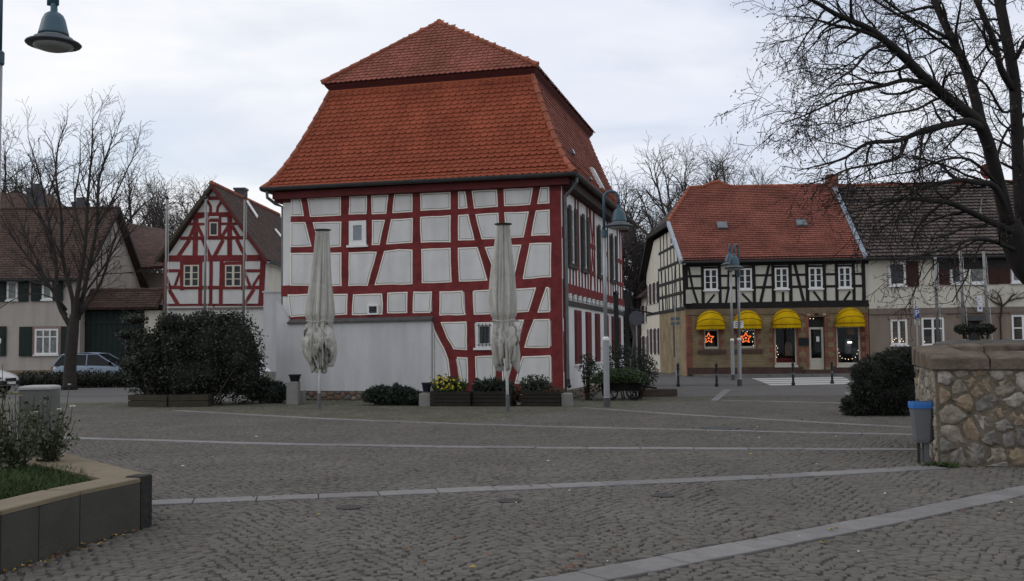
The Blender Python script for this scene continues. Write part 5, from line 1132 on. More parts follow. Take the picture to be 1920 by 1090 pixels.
# planting along the front of the house
def slat_planter(lab, x0, x1): return trough(lab, gnd(x0, 762), gnd(x1, 762.5), .55, .40, 4, 'slatted planters against the house', mat('dark_slat', (.022, .018, .014), var=.35, scale=4))
slat_planter('dark slatted planter with yellow flowers left of the barred window', 807, 881); slat_planter('dark slatted planter behind the right parasol pole', 886, 958); slat_planter('dark slatted planter with round bush at the house corner', 976, 1050)
M_conc = mat('concrete', (.22, .215, .20), rough=.9, var=.12, scale=5, bump=.3, bscale=40)
def block(lab, x0, x1, y0, y1, name='concrete_block', dep=.4, cap=False):
    p0, p1 = gnd(x0, y1), gnd(x1, y1); w_ = p1.x-p0.x; h_ = at((x0+x1)/2, y0, p0.y).z; t = MB(); e_ = .015
    t.loft([[(0, 0, 0), (w_, 0, 0), (w_, dep, 0), (0, dep, 0)], [(0, 0, h_-e_), (w_, 0, h_-e_), (w_, dep, h_-e_), (0, dep, h_-e_)], [(e_, e_, h_), (w_-e_, e_, h_), (w_-e_, dep-e_, h_), (e_, dep-e_, h_)]]); o = t.build(name, M_conc); o.location = (p0.x, p0.y, 0); tag(o, lab, 'block', 'concrete blocks along the house'); return p0, w_, h_
block('small pale concrete block left of the yellow flowers', 785.5, 806, 738.5, 762); block('small pale concrete block under the downpipe at the corner', 1053, 1075, 738, 762)
p0, w_, h_ = block('tall pale concrete block with a pot on top by the white wall', 537, 557, 716, 759)
def pot(lab, x, y, Y, r, h_, m, zbase):
    p = at(x, y, Y); mb = MB(); mb.lathe([(r*.72, 0), (r, h_*.85), (r*1.1, h_*.86), (r*1.1, h_), (r*.92, h_), (r*.9, h_*.85)], 14); o = mb.build('flower_pot', m, None, smooth=False); o.location = (p.x, p.y, zbase); tag(o, lab, 'pot', 'pots at the house front'); return o
M_pot = mat('dark_pot', (.015, .015, .02), rough=.4, var=.2)
po = pot('black round pot on the tall concrete block', 553, 716, p0.y+.18, .17, .2, M_pot, h_); 
po2 = pot('dark blue pot on the concrete block beside the yellow flowers', 800, 738, gnd(796, 762).y+.2, .13, .25, mat('blue_pot', (.012, .012, .03), rough=.35), .375)
q_ = gnd(561, 757); mb = MB(); mb.loft([[(0, 0, 0), (.16, 0, 0), (.16, .4, 0), (0, .4, 0)], [(0, 0, .36), (.16, 0, .36), (.16, .4, .36), (0, .4, .36)]]); o = mb.build('concrete_step', M_conc); o.location = (q_.x-.06, q_.y, 0); tag(o, 'low concrete piece on the right of the tall block', 'block')
for x0_, x1_, y0_, y1_, lab_ in ((474, 496, 706, 742, 'grey concrete planter ring half hidden by the dark shrub'), (493, 517, 697, 738, 'taller grey concrete ring beside the white wall corner')): block(lab_, x0_, x1_, y0_, y1_, name='concrete_planter', dep=.6)
def juniper(lab, x, y, rx, h, seed, n=4200, m=M_juni, name='juniper', size=.04):
    p = gnd(x, y); lobes = [((random.uniform(-rx, rx), random.uniform(-.3, 0), h*random.uniform(.3, .9)), (random.uniform(.1, .22), .2, random.uniform(.08, .18))) for _ in range(9)]+[((0, 0, h*.45), (rx, .42, h*.42)), ((-rx*.5, 0, h*.55), (rx*.55, .4, h*.45)), ((rx*.45, .05, h*.42), (rx*.6, .4, h*.42)), ((-.1, -.1, h*.75), (rx*.5, .3, h*.3))]
    return shrub(name, lab, 'shrub', (p.x, p.y+.35, 0), lobes, n, size, m, seed, 'shrubs at the foot of the house', long=3.2, dirs_out=True, stems=6)
juniper('spreading dark juniper against the white wall', 722, 761, .55, .52, 21); juniper('smaller rough juniper left of the concrete block', 765, 761, .36, .46, 22); juniper('dark shrub between the evergreen bush and concrete block', 500, 757, .5, .72, 23)
def planter_plant(name, lab, x, y0, y1, rx, m, seed, n=700, size=.06, long=1.6, out=False, zb=.34):
    p = gnd(x, 762); h_ = at(x, y0, p.y).z-zb; lobes = [((0, 0, h_*.45), (rx, .25, h_*.55)), ((rx*.4, 0, h_*.3), (rx*.6, .22, h_*.35)), ((-rx*.4, 0, h_*.35), (rx*.6, .22, h_*.4))]
    return shrub(name, lab, 'plant', (p.x, p.y+.27, zb), lobes, n, size, m, seed, 'plants in the slatted planters', long=long, dirs_out=out, stems=5, core_k=.5)
fl = planter_plant('flowering_plant', 'bushy plant with small yellow flowers', 840, 704, 740, .5, M_box_, 31)
rr_ = np.random.default_rng(5)
for k in range(46):
    mb = MB(); s_ = .028; c = Vector((rr_.normal(-.05, .2), rr_.uniform(-.26, -.1), rr_.uniform(.12, .47)))
    for j in range(5): a = 6.2832*j/5; mb.add([c, c+Vector((math.cos(a)*s_, -.012, math.sin(a)*s_)), c+Vector((math.cos(a+.9)*s_, -.012, math.sin(a+.9)*s_))], [(0, 1, 2)])
    mb.build('flower', mat('yellow_flower', (.62, .50, .05), var=.2), fl)
planter_plant('small_shrub', 'dark spiky shrub in the middle slatted planter', 926, 712, 740, .5, M_juni, 32, 900, .06, 4.0, True)
planter_plant('small_shrub', 'round grey green bush in the corner planter', 1005, 703, 740, .42, mat('grey_leaf', (.05, .062, .045), var=.3, island=.35), 33, 900, .05)
planter_plant('small_shrub', 'thin upright seedling between yellow flowers and spiky shrub', 893, 706, 740, .12, M_juni, 34, 60, .07)
planter_plant('small_shrub', 'low brown leaved plant between the right planters', 968, 728, 745, .2, mat('brown_leaf', (.07, .045, .03), var=.3, island=.3), 35, 240, .06, zb=.1)
planter_plant('small_shrub', 'low rusty ground plant at the house corner', 1040, 726, 740, .3, mat('rusty_leaf', (.09, .045, .03), var=.3, island=.3), 36, 300, .05)
# greenery and dark wooden cart beside the house
p = gnd(1170, 752); cart = thing('plant_cart', 'dark wooden plant cart overflowing with greenery beside the large house', 'cart', (p.x, p.y+.3, 0), -.12); cart.scale = (.72, .8, .78)
M_cartw = mat('cart_wood', (.014, .011, .009), var=.4, scale=5)
for k in range(4): mb = MB(); mb.box((-.85, -.02, .34+k*.11), (.75, .03, .435+k*.11)); mb.build('board', M_cartw, cart); mb = MB(); mb.box((-.85, .72, .34+k*.11), (.75, .77, .435+k*.11)); mb.build('board', M_cartw, cart)
for x in (-.85, .71): mb = MB(); mb.box((x, .031, .34), (x+.04, .719, .77)); mb.build('end_board', M_cartw, cart)
for x in (-.5, .45):
    for y in (-.08, .8):
        mb = MB(); N_ = 16; mb.tube([(x+.3*math.cos(6.2832*j/N_), y, .31+.3*math.sin(6.2832*j/N_)) for j in range(N_+1)], .025, 6, caps=False); wh = mb.build('wheel', M_cartw, cart)
        for j in range(6): mb = MB(); a = math.pi*j/3; mb.tube([(x, y, .31), (x+.3*math.cos(a), y, .31+.3*math.sin(a))], .014, 5); mb.build('spoke', M_cartw, wh)
mb = MB(); mb.tube([(.75, .1, .5), (1.35, .1, .42)], .03, 6); mb.tube([(.75, .6, .5), (1.35, .6, .42)], .03, 6); mb.build('shafts', M_cartw, cart)
shrub('leafy_plant', 'bright green low plants spilling over the dark cart', 'plant', (p.x, p.y+.3, .5), [((-.35, 0, .18), (.42, .4, .24)), ((.15, 0, .2), (.45, .4, .22)), ((.5, -.1, .05), (.25, .3, .28)), ((-.7, -.1, .0), (.28, .3, .3))], 4200, .036, M_box_, 41, stems=5)
shrub('tall_grass_shrub', 'tall dark wispy shrub rising behind the cart', 'shrub', (p.x+.35, p.y+1.0, 0), [((.0, 0, .95), (.6, .4, .62)), ((.4, 0, .8), (.38, .35, .5)), ((-.45, 0, 1.0), (.35, .35, .62))], 1900, .034, M_juni, 42, long=4.0, dirs_out=True, stems=14, core_k=0)
shrub('leafy_plant', 'dark rambling plant climbing at the side wall of the large house', 'plant', (p.x-1.0, p.y+.5, 0), [((.15, 0, .6), (.3, .3, .6)), ((0, 0, 1.0), (.22, .25, .4))], 420, .06, M_juni, 43, stems=10, core_k=0)
mb = MB(); q_ = gnd(1210, 745); mb.box((0, 0, 0), (1.0, .6, .22)); o = mb.build('stone_trough', mat('trough_brown', (.07, .05, .04), var=.3)); o.location = (q_.x, q_.y+.2, 0); tag(o, 'low brown stone trough right of the plant cart', 'trough')
# yew by the well
p = gnd(1662, 781); shrub('spreading_yew', 'dark drooping yew bush against the rubble stone wall', 'bush', (p.x, p.y+.6, 0), [((.15, 0, .85), (.55, .7, .50)), ((.60, .2, .95), (.50, .7, .52)), ((-.10, -.1, .62), (.48, .6, .42)), ((.05, -.1, .32), (.62, .6, .34)), ((.5, -.2, .45), (.6, .6, .48)), ((-.52, -.15, .13), (.30, .4, .17)), ((-.28, 0, .95), (.22, .4, .22)), ((-.42, -.2, .55), (.16, .2, .24)), ((.3, -.4, 1.15), (.3, .25, .2)), ((.75, -.1, 1.32), (.35, .4, .16)), ((-.05, -.5, .85), (.25, .2, .14)), ((-.62, -.2, .3), (.2, .2, .14)), ((.1, -.55, .45), (.35, .2, .2))], 24000, .021, mat('yew', (.020, .025, .018), rough=.8, var=.3, island=.45), 51, long=4.5, dirs_out=True, stems=10)
# ------------------------------------------------------------------ planter wall in the left foreground
ZT = .45
pl = thing('raised_bed', 'low stone walled flower bed in the left foreground', 'planter', (0, 0, 0), 0)
fp = [gnd(*q) for q in ((-75, 1100), (0, 1075), (72, 1050), (149, 1024), (263, 991.5))]; tp_ = [gnd(x, y, ZT) for x, y in ((-75, 975), (0, 957), (72, 941), (149, 922), (263, 894.5))]
cor = gnd(285, 985); bk_ = gnd(103, 845, ZT); bk_.z = 0
M_slabw = mat('olive_stone', (.052, .050, .042), rough=.85, var=.18, scale=3, bump=.25, bscale=40); M_cop = mat('tan_coping', (.165, .132, .088), rough=.85, var=.14, scale=5, bump=.3, bscale=50)
def wall_piece(name, a, b, th, z0, z1, m, inward, par=pl, g=.006):
    a, b = Vector((a.x, a.y, 0)), Vector((b.x, b.y, 0)); t = (b-a).normalized(); n = Vector((-t.y, t.x, 0))*inward; a, b = a+t*g, b-t*g; mb = MB(); e_ = .008
    r = lambda z, k: [Vector((*(a+t*k+n*k).xy, z)), Vector((*(b-t*k+n*k).xy, z)), Vector((*(b-t*k+n*(th-k)).xy, z)), Vector((*(a+t*k+n*(th-k)).xy, z))]
    mb.loft([r(z0, 0), r(z1-e_, 0), r(z1, e_)]); return mb.build(name, m, par)
for a, b_ in zip(fp, fp[1:]): wall_piece('facing_slab', a, b_, .10, -.02, ZT-.04, M_slabw, 1)
wall_piece('end_stone', fp[-1], cor, .16, -.02, ZT+.012, mat('split_stone', (.022, .021, .02), var=.5, scale=9, bump=1.0, bscale=18), 1)
wall_piece('back_wall', cor, bk_, .14, -.02, ZT-.04, M_slabw, 1); far_ = bk_+(Vector((-9, 11.6, 0))-bk_); wall_piece('back_wall', bk_, Vector((-9, 11.4, 0)), .14, -.02, ZT-.04, M_slabw, 1)
cw = .34
for a, b_, w_ in [(fp[0], fp[1], cw), (fp[1], fp[3], cw), (fp[3], fp[4], cw*.98)]: wall_piece('coping_slab', a, b_, w_, ZT-.038, ZT, M_cop, 1)
# tapering far coping
a = Vector((fp[4].x, fp[4].y, 0)); c2 = Vector((cor.x, cor.y, 0)); v1 = (bk_-c2).normalized(); n1 = Vector((-v1.y, v1.x, 0)); mb = MB(); q = [c2+Vector((0, 0, 0)), bk_+v1*.2, bk_+v1*.2+n1*.62, a+Vector((-.33, -.02, 0))]
mb.prism([Vector((p.x, p.y, ZT-.036)) for p in q], (0, 0, .034)); mb.build('coping_slab', M_cop, pl)
soil_q = [fp[0], fp[1], fp[2], fp[3], fp[4], cor, bk_, Vector((-9, 11.4, 0)), Vector((-9, 6, 0))]
mb = MB(); mb.prism([Vector((p.x*.985-.06, p.y, 0)) for p in soil_q], (0, 0, ZT-.07)); mb.build('soil', mat('soil', (.03, .022, .015)), pl)
# grass in the bed
rg = np.random.default_rng(9); Cg = []
gpoly = [tuple(gnd(x, y, ZT).xy) for x, y in ((-80, 930), (0, 925), (100, 915), (165, 899), (178, 886), (120, 872), (70, 868), (-80, 890))]
while len(Cg) < 4600:
    x, y = rg.uniform(-6.5, -2.8), rg.uniform(7.2, 11.5)
    if in_poly(np.array([x]), np.array([y]), gpoly)[0] and not (abs(x+3.75) < .3 and abs(y-9.75) < .12 and rg.random() < .8): Cg.append((x, y))
Cg = np.array(Cg); n = len(Cg); hgt = rg.uniform(.035, .10, n); lean = rg.normal(0, .03, (n, 2)); wd = rg.uniform(.004, .009, n); an = rg.uniform(0, 6.28, n)
bx_, by_ = np.cos(an)*wd, np.sin(an)*wd; zb = np.full(n, ZT-.07)
V = np.stack([np.stack([Cg[:, 0]-bx_, Cg[:, 1]-by_, zb], 1), np.stack([Cg[:, 0]+bx_, Cg[:, 1]+by_, zb], 1), np.stack([Cg[:, 0]+bx_*.7+lean[:, 0]*.4, Cg[:, 1]+by_*.7+lean[:, 1]*.4, zb+hgt*.6], 1), np.stack([Cg[:, 0]+lean[:, 0], Cg[:, 1]+lean[:, 1], zb+hgt], 1)], 1).reshape(-1, 3)
tag(link('grass', mesh_np('grass', V, np.arange(4*n).reshape(-1, 4), mat('grass_blade', (.034, .068, .019), var=.35, scale=2, island=.45, col2=(.06, .085, .028)))), 'short green grass growing in the raised flower bed', 'grass', kind='stuff')
# utility cabinet
p = gnd(64, 866, ZT-.05); cb = thing('utility_cabinet', 'weathered grey utility cabinet with pale rounded lid in the flower bed', 'cabinet', (p.x, p.y, ZT-.07), .06); cwid, chh = .165, at(67, 731, p.y).z-ZT+.07
mb = MB(); mb.box((-cwid, -.02, 0), (cwid, .26, chh)); mb.build('cabinet_body', mat('cabinet_grey', (.125, .125, .115), var=.15, scale=8, streak=.2), cb)
mb = MB(); mb.loft([[(-cwid*s, -.03*s+.12*(1-s), z), (cwid*s, -.03*s+.12*(1-s), z), (cwid*s, .27*s+.12*(1-s), z), (-cwid*s, .27*s+.12*(1-s), z)] for s, z in ((1.01, chh+.002), (1.02, chh+.022), (.97, chh+.036), (.7, chh+.044))]); mb.build('lid', mat('cabinet_lid', (.33, .33, .32), var=.08), cb)
mb = MB(); mb.box((-cwid+.03, -.028, .1), (-.005, -.021, chh-.06)); mb.build('cabinet_door', mat('cabinet_grey', (.17, .17, .16)), cb); mb = MB(); mb.box((.005, -.028, .1), (cwid-.03, -.021, chh-.06)); mb.build('cabinet_door', mat('cabinet_grey', (.17, .17, .16)), cb)
# rose bushes
M_rl = mat('rose_leaf', (.055, .066, .034), rough=.6, var=.35, scale=6, island=.45); M_rs = mat('rose_stem', (.045, .05, .02), var=.3); M_rw = mat('rose_white', (.72, .70, .64), var=.08); M_ry = mat('rose_yellow', (.55, .45, .08), var=.15)
def rose_bush(lab, x, y, spread, heights, n, seed, blooms):
    rnd = random.Random(seed); p = gnd(x, y, ZT-.05); t = thing('rose_bush', lab, 'bush', (p.x, p.y, ZT-.07), 0, 'roses in the raised bed'); C_ = []; mb = MB(); tips = []
    for i in range(n):
        a = rnd.uniform(0, 6.28); sp_ = spread*rnd.uniform(.2, 1); h_ = rnd.uniform(*heights); pts = [Vector((rnd.gauss(0, .04), rnd.gauss(0, .04), 0))]
        for k in range(1, 5): f_ = k/4; pts.append(Vector((math.cos(a)*sp_*f_+rnd.gauss(0, .012), math.sin(a)*sp_*f_*.6+rnd.gauss(0, .012), h_*f_)))
        mb.tube(pts, [.007, .006, .005, .004, .003], 5); tips.append(pts[-1])
        for k in range(1, 5):
            for j in range(rnd.randint(3, 8)): C_.append(pts[k-1].lerp(pts[k], rnd.random())+Vector((rnd.gauss(0, .035), rnd.gauss(0, .03), rnd.gauss(0, .025))))
    mb.build('stems', M_rs, t); link('foliage', leaf_mesh('foliage', np.array([tuple(c) for c in C_]), .034, M_rl, np.random.default_rng(seed), .2, 1.5), t)
    for (bx__, by__, r, m_) in blooms:
        q = at(bx__, by__, p.y-.05); c = q-Vector((p.x, p.y, ZT-.07)); mb = MB()
        for k in range(3):
            for j in range(5):
                a = 6.2832*(j+.5*k)/5; rr2 = r*(1-.25*k); d = Vector((math.cos(a), math.sin(a), 0)); s_ = Vector((-d.y, d.x, 0))
                mb.add([c+d*.1*r, c+d*rr2*.8+s_*rr2*.5+Vector((0, 0, rr2*(.2+.3*k))), c+d*rr2*.9+Vector((0, 0, rr2*(.7+.3*k))), c+d*rr2*.8-s_*rr2*.5+Vector((0, 0, rr2*(.2+.3*k)))], [(0, 1, 2, 3)])
        mb.build('bloom', m_, t); mb = MB(); mb.tube([Vector((c.x*.4, c.y*.4, c.z*.35)), Vector((c.x*.9, c.y, c.z*.75)), c], [.005, .004, .003], 5); mb.build('stem', M_rs, t)
rose_bush('leggy rose bush with white blooms nearest the square', 92, 874, .40, (.35, .78), 32, 61, [(136, 764, .032, M_rw), (111, 769, .026, M_rw), (67, 774, .022, M_rw), (130, 722, .018, M_rw)])
rose_bush('tangled rose bush at the picture left edge', 30, 885, .40, (.3, .72), 32, 62, [(29, 738, .02, M_ry), (39, 743, .016, M_ry)])
rose_bush('dry rose stems crossing the left edge of the bed', -2, 890, .22, (.4, 1.15), 14, 63, [])
# ------------------------------------------------------------------ rubble well
WH = 1.40
well = thing('stone_well', 'rubble stone walled enclosure with thick stone coping at the right', 'wall', (WA.x, WA.y, 0), math.atan2(WU.y, WU.x)); H6 = House(well, math.atan2(WU.y, WU.x))
WF = Facade(H6, (0, 0, 0), (1, 0, 0), (0, -1, 0)); WL = Facade(H6, (0, 0, 0), (0, 1, 0), (-1, 0, 0)); wl, wd_ = 3.2, 2.9; zc = WH-.165
mb = MB()
for a, b_ in (((-.02, -.02, 0), (wl, .36, zc)), ((-.012, wd_-.36, 0), (wl, wd_-.02, zc)), ((-.02, .36, 0), (.36, wd_-.36, zc))): mb.box(a, b_)
mb.build('wall_core', mat('rubble_mortar', (.125, .105, .078), rough=.95, var=.4, scale=9, bump=1, bscale=24), well)
st = [mat('rubble_'+n_, c_, rough=.95, var=.4, scale=11, bump=1, bscale=16, col2=c2_, spec=.1) for n_, c_, c2_ in (('a', (.206, .175, .134), (.340, .300, .242)), ('b', (.179, .163, .139), (.304, .282, .251)), ('c', (.215, .161, .108), (.332, .260, .183)), ('d', (.134, .124, .108), (.224, .211, .188)), ('e', (.251, .228, .197), (.394, .358, .314)))]
rubble(WF, 0.0, 3.2, .0, zc-.01, .235, well, st*5+[mat('rubble_red', (.14, .072, .06), var=.3, scale=8, bump=1, bscale=28)], 29, aspect=1.2, h=.043, gap=.006, spread=(.38, 1.3), n0=-.05, rough=True)
rubble(WL, 0.0, wd_, .0, zc-.01, .17, well, st, 18, aspect=1.1, h=.045, gap=.006, n0=-.05, rough=True)
M_wcop = mat('well_coping', (.105, .085, .066), rough=.95, var=.35, scale=3, bump=1, bscale=22, col2=(.175, .14, .108), spec=.1)
def cop(x0, x1, y0, y1):
    mb = MB(); zt = lambda x, y: WH+.038*y+.045*min(1, max(0, min(y, x if y > .4 else 9)/.4))
    cx_, cy_ = (x0+x1)/2, (y0+y1)/2; per = []
    for (ax, ay), (bx__, by__) in zip(((x0, y0), (x1, y0), (x1, y1), (x0, y1)), ((x1, y0), (x1, y1), (x0, y1), (x0, y0))):
        for q in range(6): per.append((ax+(bx__-ax)*q/6, ay+(by__-ay)*q/6, random.uniform(-.010, .004), random.uniform(-.007, .007), random.random()))
    def r(dz, i, top):
        out = []
        for x, y, jx, jz, ch in per:
            d = Vector((cx_-x, cy_-y)); sx_ = 1 if d.x > 0 else -1; sy_ = 1 if d.y > 0 else -1; ex = min(abs(d.x), abs(x-x0) if d.x > 0 else abs(x-x1)) ; onx = abs(abs(d.x)-(x1-x0)/2) < 1e-6; ony = abs(abs(d.y)-(y1-y0)/2) < 1e-6
            k = i*(1.0+(1.6 if ch > .85 else 0)*(dz > -.02))-jx*(1 if top else 0)
            out.append((x+(sx_*k if onx else 0), y+(sy_*k if ony else 0), (zt(x, y)+dz+jz) if top else zc))
        return out
    mb.loft([r(0, 0, 0), r(-.03, 0, 1), r(-.008, .012, 1), r(0, .04, 1)]); mb.build('coping_stone', M_wcop, well)
cop(-.07, .62, -.07, .40); cop(.63, 1.55, -.065, .40); cop(1.56, 2.5, -.07, .40); cop(2.51, wl, -.065, .4); cop(-.07, .40, .41, 1.35); cop(-.065, .40, 1.36, 2.45); cop(-.07, .9, 2.46, wd_+.07); cop(.91, 2.0, 2.46, wd_+.07); cop(2.01, wl, 2.46, wd_+.07)
rgm = np.random.default_rng(77); q = np.stack([rgm.normal(0, .12, 160), rgm.normal(-.10, .05, 160), rgm.uniform(0, .05, 160)], 1); mo = link('weed_tuft', leaf_mesh('weed_tuft', q, .03, mat('weed', (.035, .055, .015), var=.3), rgm, 0, 2.2)); mo.matrix_world = H6.M; tag(mo, 'small green weeds at the foot of the stone well corner', 'weeds', kind='stuff')
# litter bin
p = at(1729, 800, 13.3); p.z = 0; bn_ = thing('litter_bin', 'grey plastic litter bin with blue liner beside the stone wall', 'bin', (p.x, p.y, 0), -.3); M_bin = mat('bin_grey', (.115, .12, .13), rough=.5, var=.08)
bz0, bz1, bw0, bw1 = .26, .79, .115, .15
rr2 = lambda w_, z, d=1: [(w_*sx_*(.72 if c else 1), w_*.8*sy_*(1 if c else .72), z) for sx_, sy_, c in ((-1, -1, 1), (1, -1, 1), (1, -1, 0), (1, 1, 0), (1, 1, 1), (-1, 1, 1), (-1, 1, 0), (-1, -1, 0))]
mb = MB(); mb.loft([rr2(bw0*.9, bz0), rr2(bw0, bz0+.04), rr2(bw1, bz1-.03), rr2(bw1*1.04, bz1-.028), rr2(bw1*1.04, bz1), rr2(bw1*.93, bz1), rr2(bw0*.85, bz0+.08)]); mb.build('bin_body', M_bin, bn_)
mb = MB(); mb.loft([rr2(bw1*1.06, bz1-.075), rr2(bw1*1.075, bz1-.03), rr2(bw1*1.06, bz1+.008), rr2(bw1*.96, bz1+.01), rr2(bw1*.9, bz1-.12)], caps=False); mb.build('liner', mat('blue_liner', (.03, .14, .42), rough=.4, var=.15), bn_)
mb = MB(); mb.box((.00, .10, 0), (.07, .15, .8)); mb.build('post', M_bin, bn_); mb = MB(); mb.box((-.07, -.02, 0), (-.035, .02, .3)); mb.build('leg', M_iron, bn_); mb = MB(); mb.box((.01, -.05, 0), (.075, .0, .3)); mb.build('leg', M_bin, bn_)
mb = MB(); mb.loft([[(bw1*.95, -.06, bz1-.1), (bw1*1.0, -.06, bz1-.1), (bw1*1.0, .1, bz1-.1), (bw1*.95, .1, bz1-.1)], [(bw0*.75, -.06, bz0+.02), (bw0*1.3, -.06, bz0+.02), (bw0*1.3, .1, bz0+.02), (bw0*.75, .1, bz0+.02)]]); mb.build('side_plate', mat('bin_dark', (.05, .052, .056), rough=.5), bn_)
# basin with two clipped shrubs behind the well
p = at(1850, 637, 24.0); bs = thing('stone_basin', 'long grey stone basin rim behind the rubble wall', 'basin', (p.x, p.y, 0), -.1); mb = MB()
mb.loft([[(-.75, 0, 0), (2.5, 0, 0), (2.5, 1.2, 0), (-.75, 1.2, 0)], [(-.75, 0, p.z-.17), (2.5, 0, p.z-.17), (2.5, 1.2, p.z-.17), (-.75, 1.2, p.z-.17)]]); mb.build('basin_wall', M_conc, bs)
mb = MB(); mb.loft([[(-.85, -.1, p.z-.168), (2.6, -.1, p.z-.168), (2.6, 1.3, p.z-.168), (-.85, 1.3, p.z-.168)], [(-.85, -.1, p.z-.09), (2.6, -.1, p.z-.09), (2.6, 1.3, p.z-.09), (-.85, 1.3, p.z-.09)], [(-.6, .1, p.z-.01), (2.4, .1, p.z-.01), (2.4, 1.1, p.z-.01), (-.6, 1.1, p.z-.01)]]); mb.build('basin_rim', mat('basin_grey', (.075, .072, .066), var=.2, scale=4), bs)
for x, lab in ((1811, 'left small clipped dark shrub behind the stone wall'), (1846, 'right small clipped dark shrub behind the stone wall')):
    q = at(x, 634, 24.4); shrub('clipped_shrub', lab, 'shrub', (q.x, q.y, q.z-.02), [((0, 0, .24), (.25, .25, .15)), ((-.12, 0, .24), (.15, .2, .1)), ((.12, 0, .25), (.15, .2, .11))], 700, .035, mat('clip_leaf', (.018, .022, .016), var=.3, island=.4), 71+x, 'pair of clipped shrubs', stems=4, core_k=.6)
# ------------------------------------------------------------------ folded parasols
M_cloth = mat('parasol_cloth', (.50, .485, .44), rough=1, var=.14, scale=3, bump=1, bscale=9, streak=.28, spec=.05); M_pole = mat('white_pole', (.75, .75, .75), rough=.45, var=.05)
def parasol(lab, base_px, top_px, prof, seed, tie_px):
    rnd = random.Random(seed); b = gnd(*base_px); Y = b.y; t = thing('folded_parasol', lab, 'parasol', (b.x, b.y, 0), 0, 'folded parasols in front of the house'); k = Y/F_PX
    top = at(*top_px, Y); lean = (top.x-b.x)/top.z
    rings = []; S = 110; ph = [rnd.uniform(0, 6.28) for _ in range(6)]
    zs = [(at(px, py, Y).z, hw*k*1.06, am*1.25, (at(px, py, Y).x-b.x)) for px, py, hw, am in prof]
    # resample
    pts = []
    for (z0, r0, a0, c0), (z1, r1, a1, c1) in zip(zs, zs[1:]):
        n = max(2, int(abs(z0-z1)/.06))
        for i in range(n): f_ = i/n; pts.append((z0+(z1-z0)*f_, r0+(r1-r0)*f_, a0+(a1-a0)*f_, c0+(c1-c0)*f_))
    pts.append(zs[-1])
    for i, (z, r, am, cx) in enumerate(pts):
        ring = []
        for j in range(S):
            th = 6.2832*j/S; f_ = i/len(pts)
            ple = .9*(abs(math.sin(5*th+ph[0]+.8*f_+.3*math.sin(9*f_)))-.6)+.55*(abs(math.sin(8.5*th+ph[1]-1.5*f_))-.6)+.25*math.sin(3*th+ph[2]+4*f_)+.22*math.sin(23*th+ph[3]+5*f_)
            rr = r*(1+am*(ple-.62))
            ring.append(Vector((cx+rr*math.cos(th), rr*math.sin(th), z+max(0, f_-.72)/.28*(.17*math.sin(5*th+ph[4])+.10*math.sin(9*th+ph[5])+.06*math.sin(17*th+ph[3]))*min(1, am*2)*.8)))
        rings.append(ring)
    mb = MB(); mb.loft(rings, caps=False); cl = mb.build('canopy', M_cloth, t, smooth=True)
    mod = cl.modifiers.new('thickness', 'SOLIDIFY'); mod.thickness = .006
    # loose flaps of cloth hanging below the tie
    zt = at(*tie_px, Y).z; zb = pts[-1][0]; cx = zs[-2][3]
    for i in range(16):
        th = rnd.uniform(0, 6.28) if i > 9 else rnd.uniform(3.3, 6.1); r0 = zs[-4][1]*rnd.uniform(.62, .82); h0 = zt-rnd.uniform(.05, .35); h1 = max(zb-.05, h0-rnd.uniform(.35, .7)); V = []; n = 7; w0 = rnd.uniform(.25, .5)
        for a in range(n):
            for c in range(5):
                f_ = a/(n-1); g_ = c/4-.5; ang_ = th+g_*w0*2.0*(.35+.65*math.sin(f_*2.6)); rr = r0*(.92+.42*math.sin(math.pi*min(1, f_*.95))+.20*math.sin(c*2.6+i+a*.8)+.10*math.sin(c*4.1-a*1.7+i*2)); V.append((cx+rr*math.cos(ang_), rr*math.sin(ang_), h0+(h1-h0)*f_+(.04+.10*f_)*math.sin(c*1.9+i)))
        mb = MB(); mb.add(V, [(a*5+c, a*5+c+1, (a+1)*5+c+1, (a+1)*5+c) for a in range(n-1) for c in range(4)]); fl_ = mb.build('flap', M_cloth, cl, smooth=True); fl_.modifiers.new('thickness', 'SOLIDIFY').thickness = .006
    mb = MB(); mb.tube([(cx+zs[-3][1]*.9*math.cos(6.2832*j/24), zs[-3][1]*.9*math.sin(6.2832*j/24), zt+.02*math.sin(j)) for j in range(25)], .012, 5, caps=False); mb.build('tie_strap', M_cloth, cl)
    mb = MB(); mb.tube([(0, 0, .25), (lean*1.5, 0, 1.5), (lean*top.z, 0, top.z)], .036, 10); mb.build('pole', M_pole, t, smooth=True)
    mb = MB(); mb.tube([(0, 0, 0), (0, 0, .42)], .048, 10); mb.build('ground_sleeve', M_zincl, t)
    mb = MB(); mb.lathe([(.09, 0), (.22, .01), (.22, .03), (.05, .05)], 14, (lean*top.z, 0, top.z)); mb.v = [(x, y, z) for x, y, z in mb.v]; mb.build('cap', M_iron, t); return t
parasol('folded pale grey parasol in front of the white projecting wall', (598, 768), (605, 433),
        [(605, 434, 11.5, .12), (604, 470, 14, .16), (602, 520, 19, .18), (600, 565, 24, .20), (599, 590, 26, .22), (600, 603, 22, .22), (597, 620, 25, .34), (596, 640, 29, .42), (598, 660, 27, .5), (600, 676, 22, .55), (601, 686, 18, .6)], 81, (600, 603))
parasol('folded pale grey parasol in front of the barred window', (952, 772), (943.5, 422),
        [(943.5, 423, 11.5, .12), (943.5, 460, 16, .16), (944, 510, 21.5, .16), (944, 560, 25, .17), (945, 588, 24, .18), (945, 602, 17.5, .20), (946, 630, 23, .30), (947, 655, 26, .34), (948, 672, 25, .42), (949, 683, 21, .5)], 82, (945, 602))
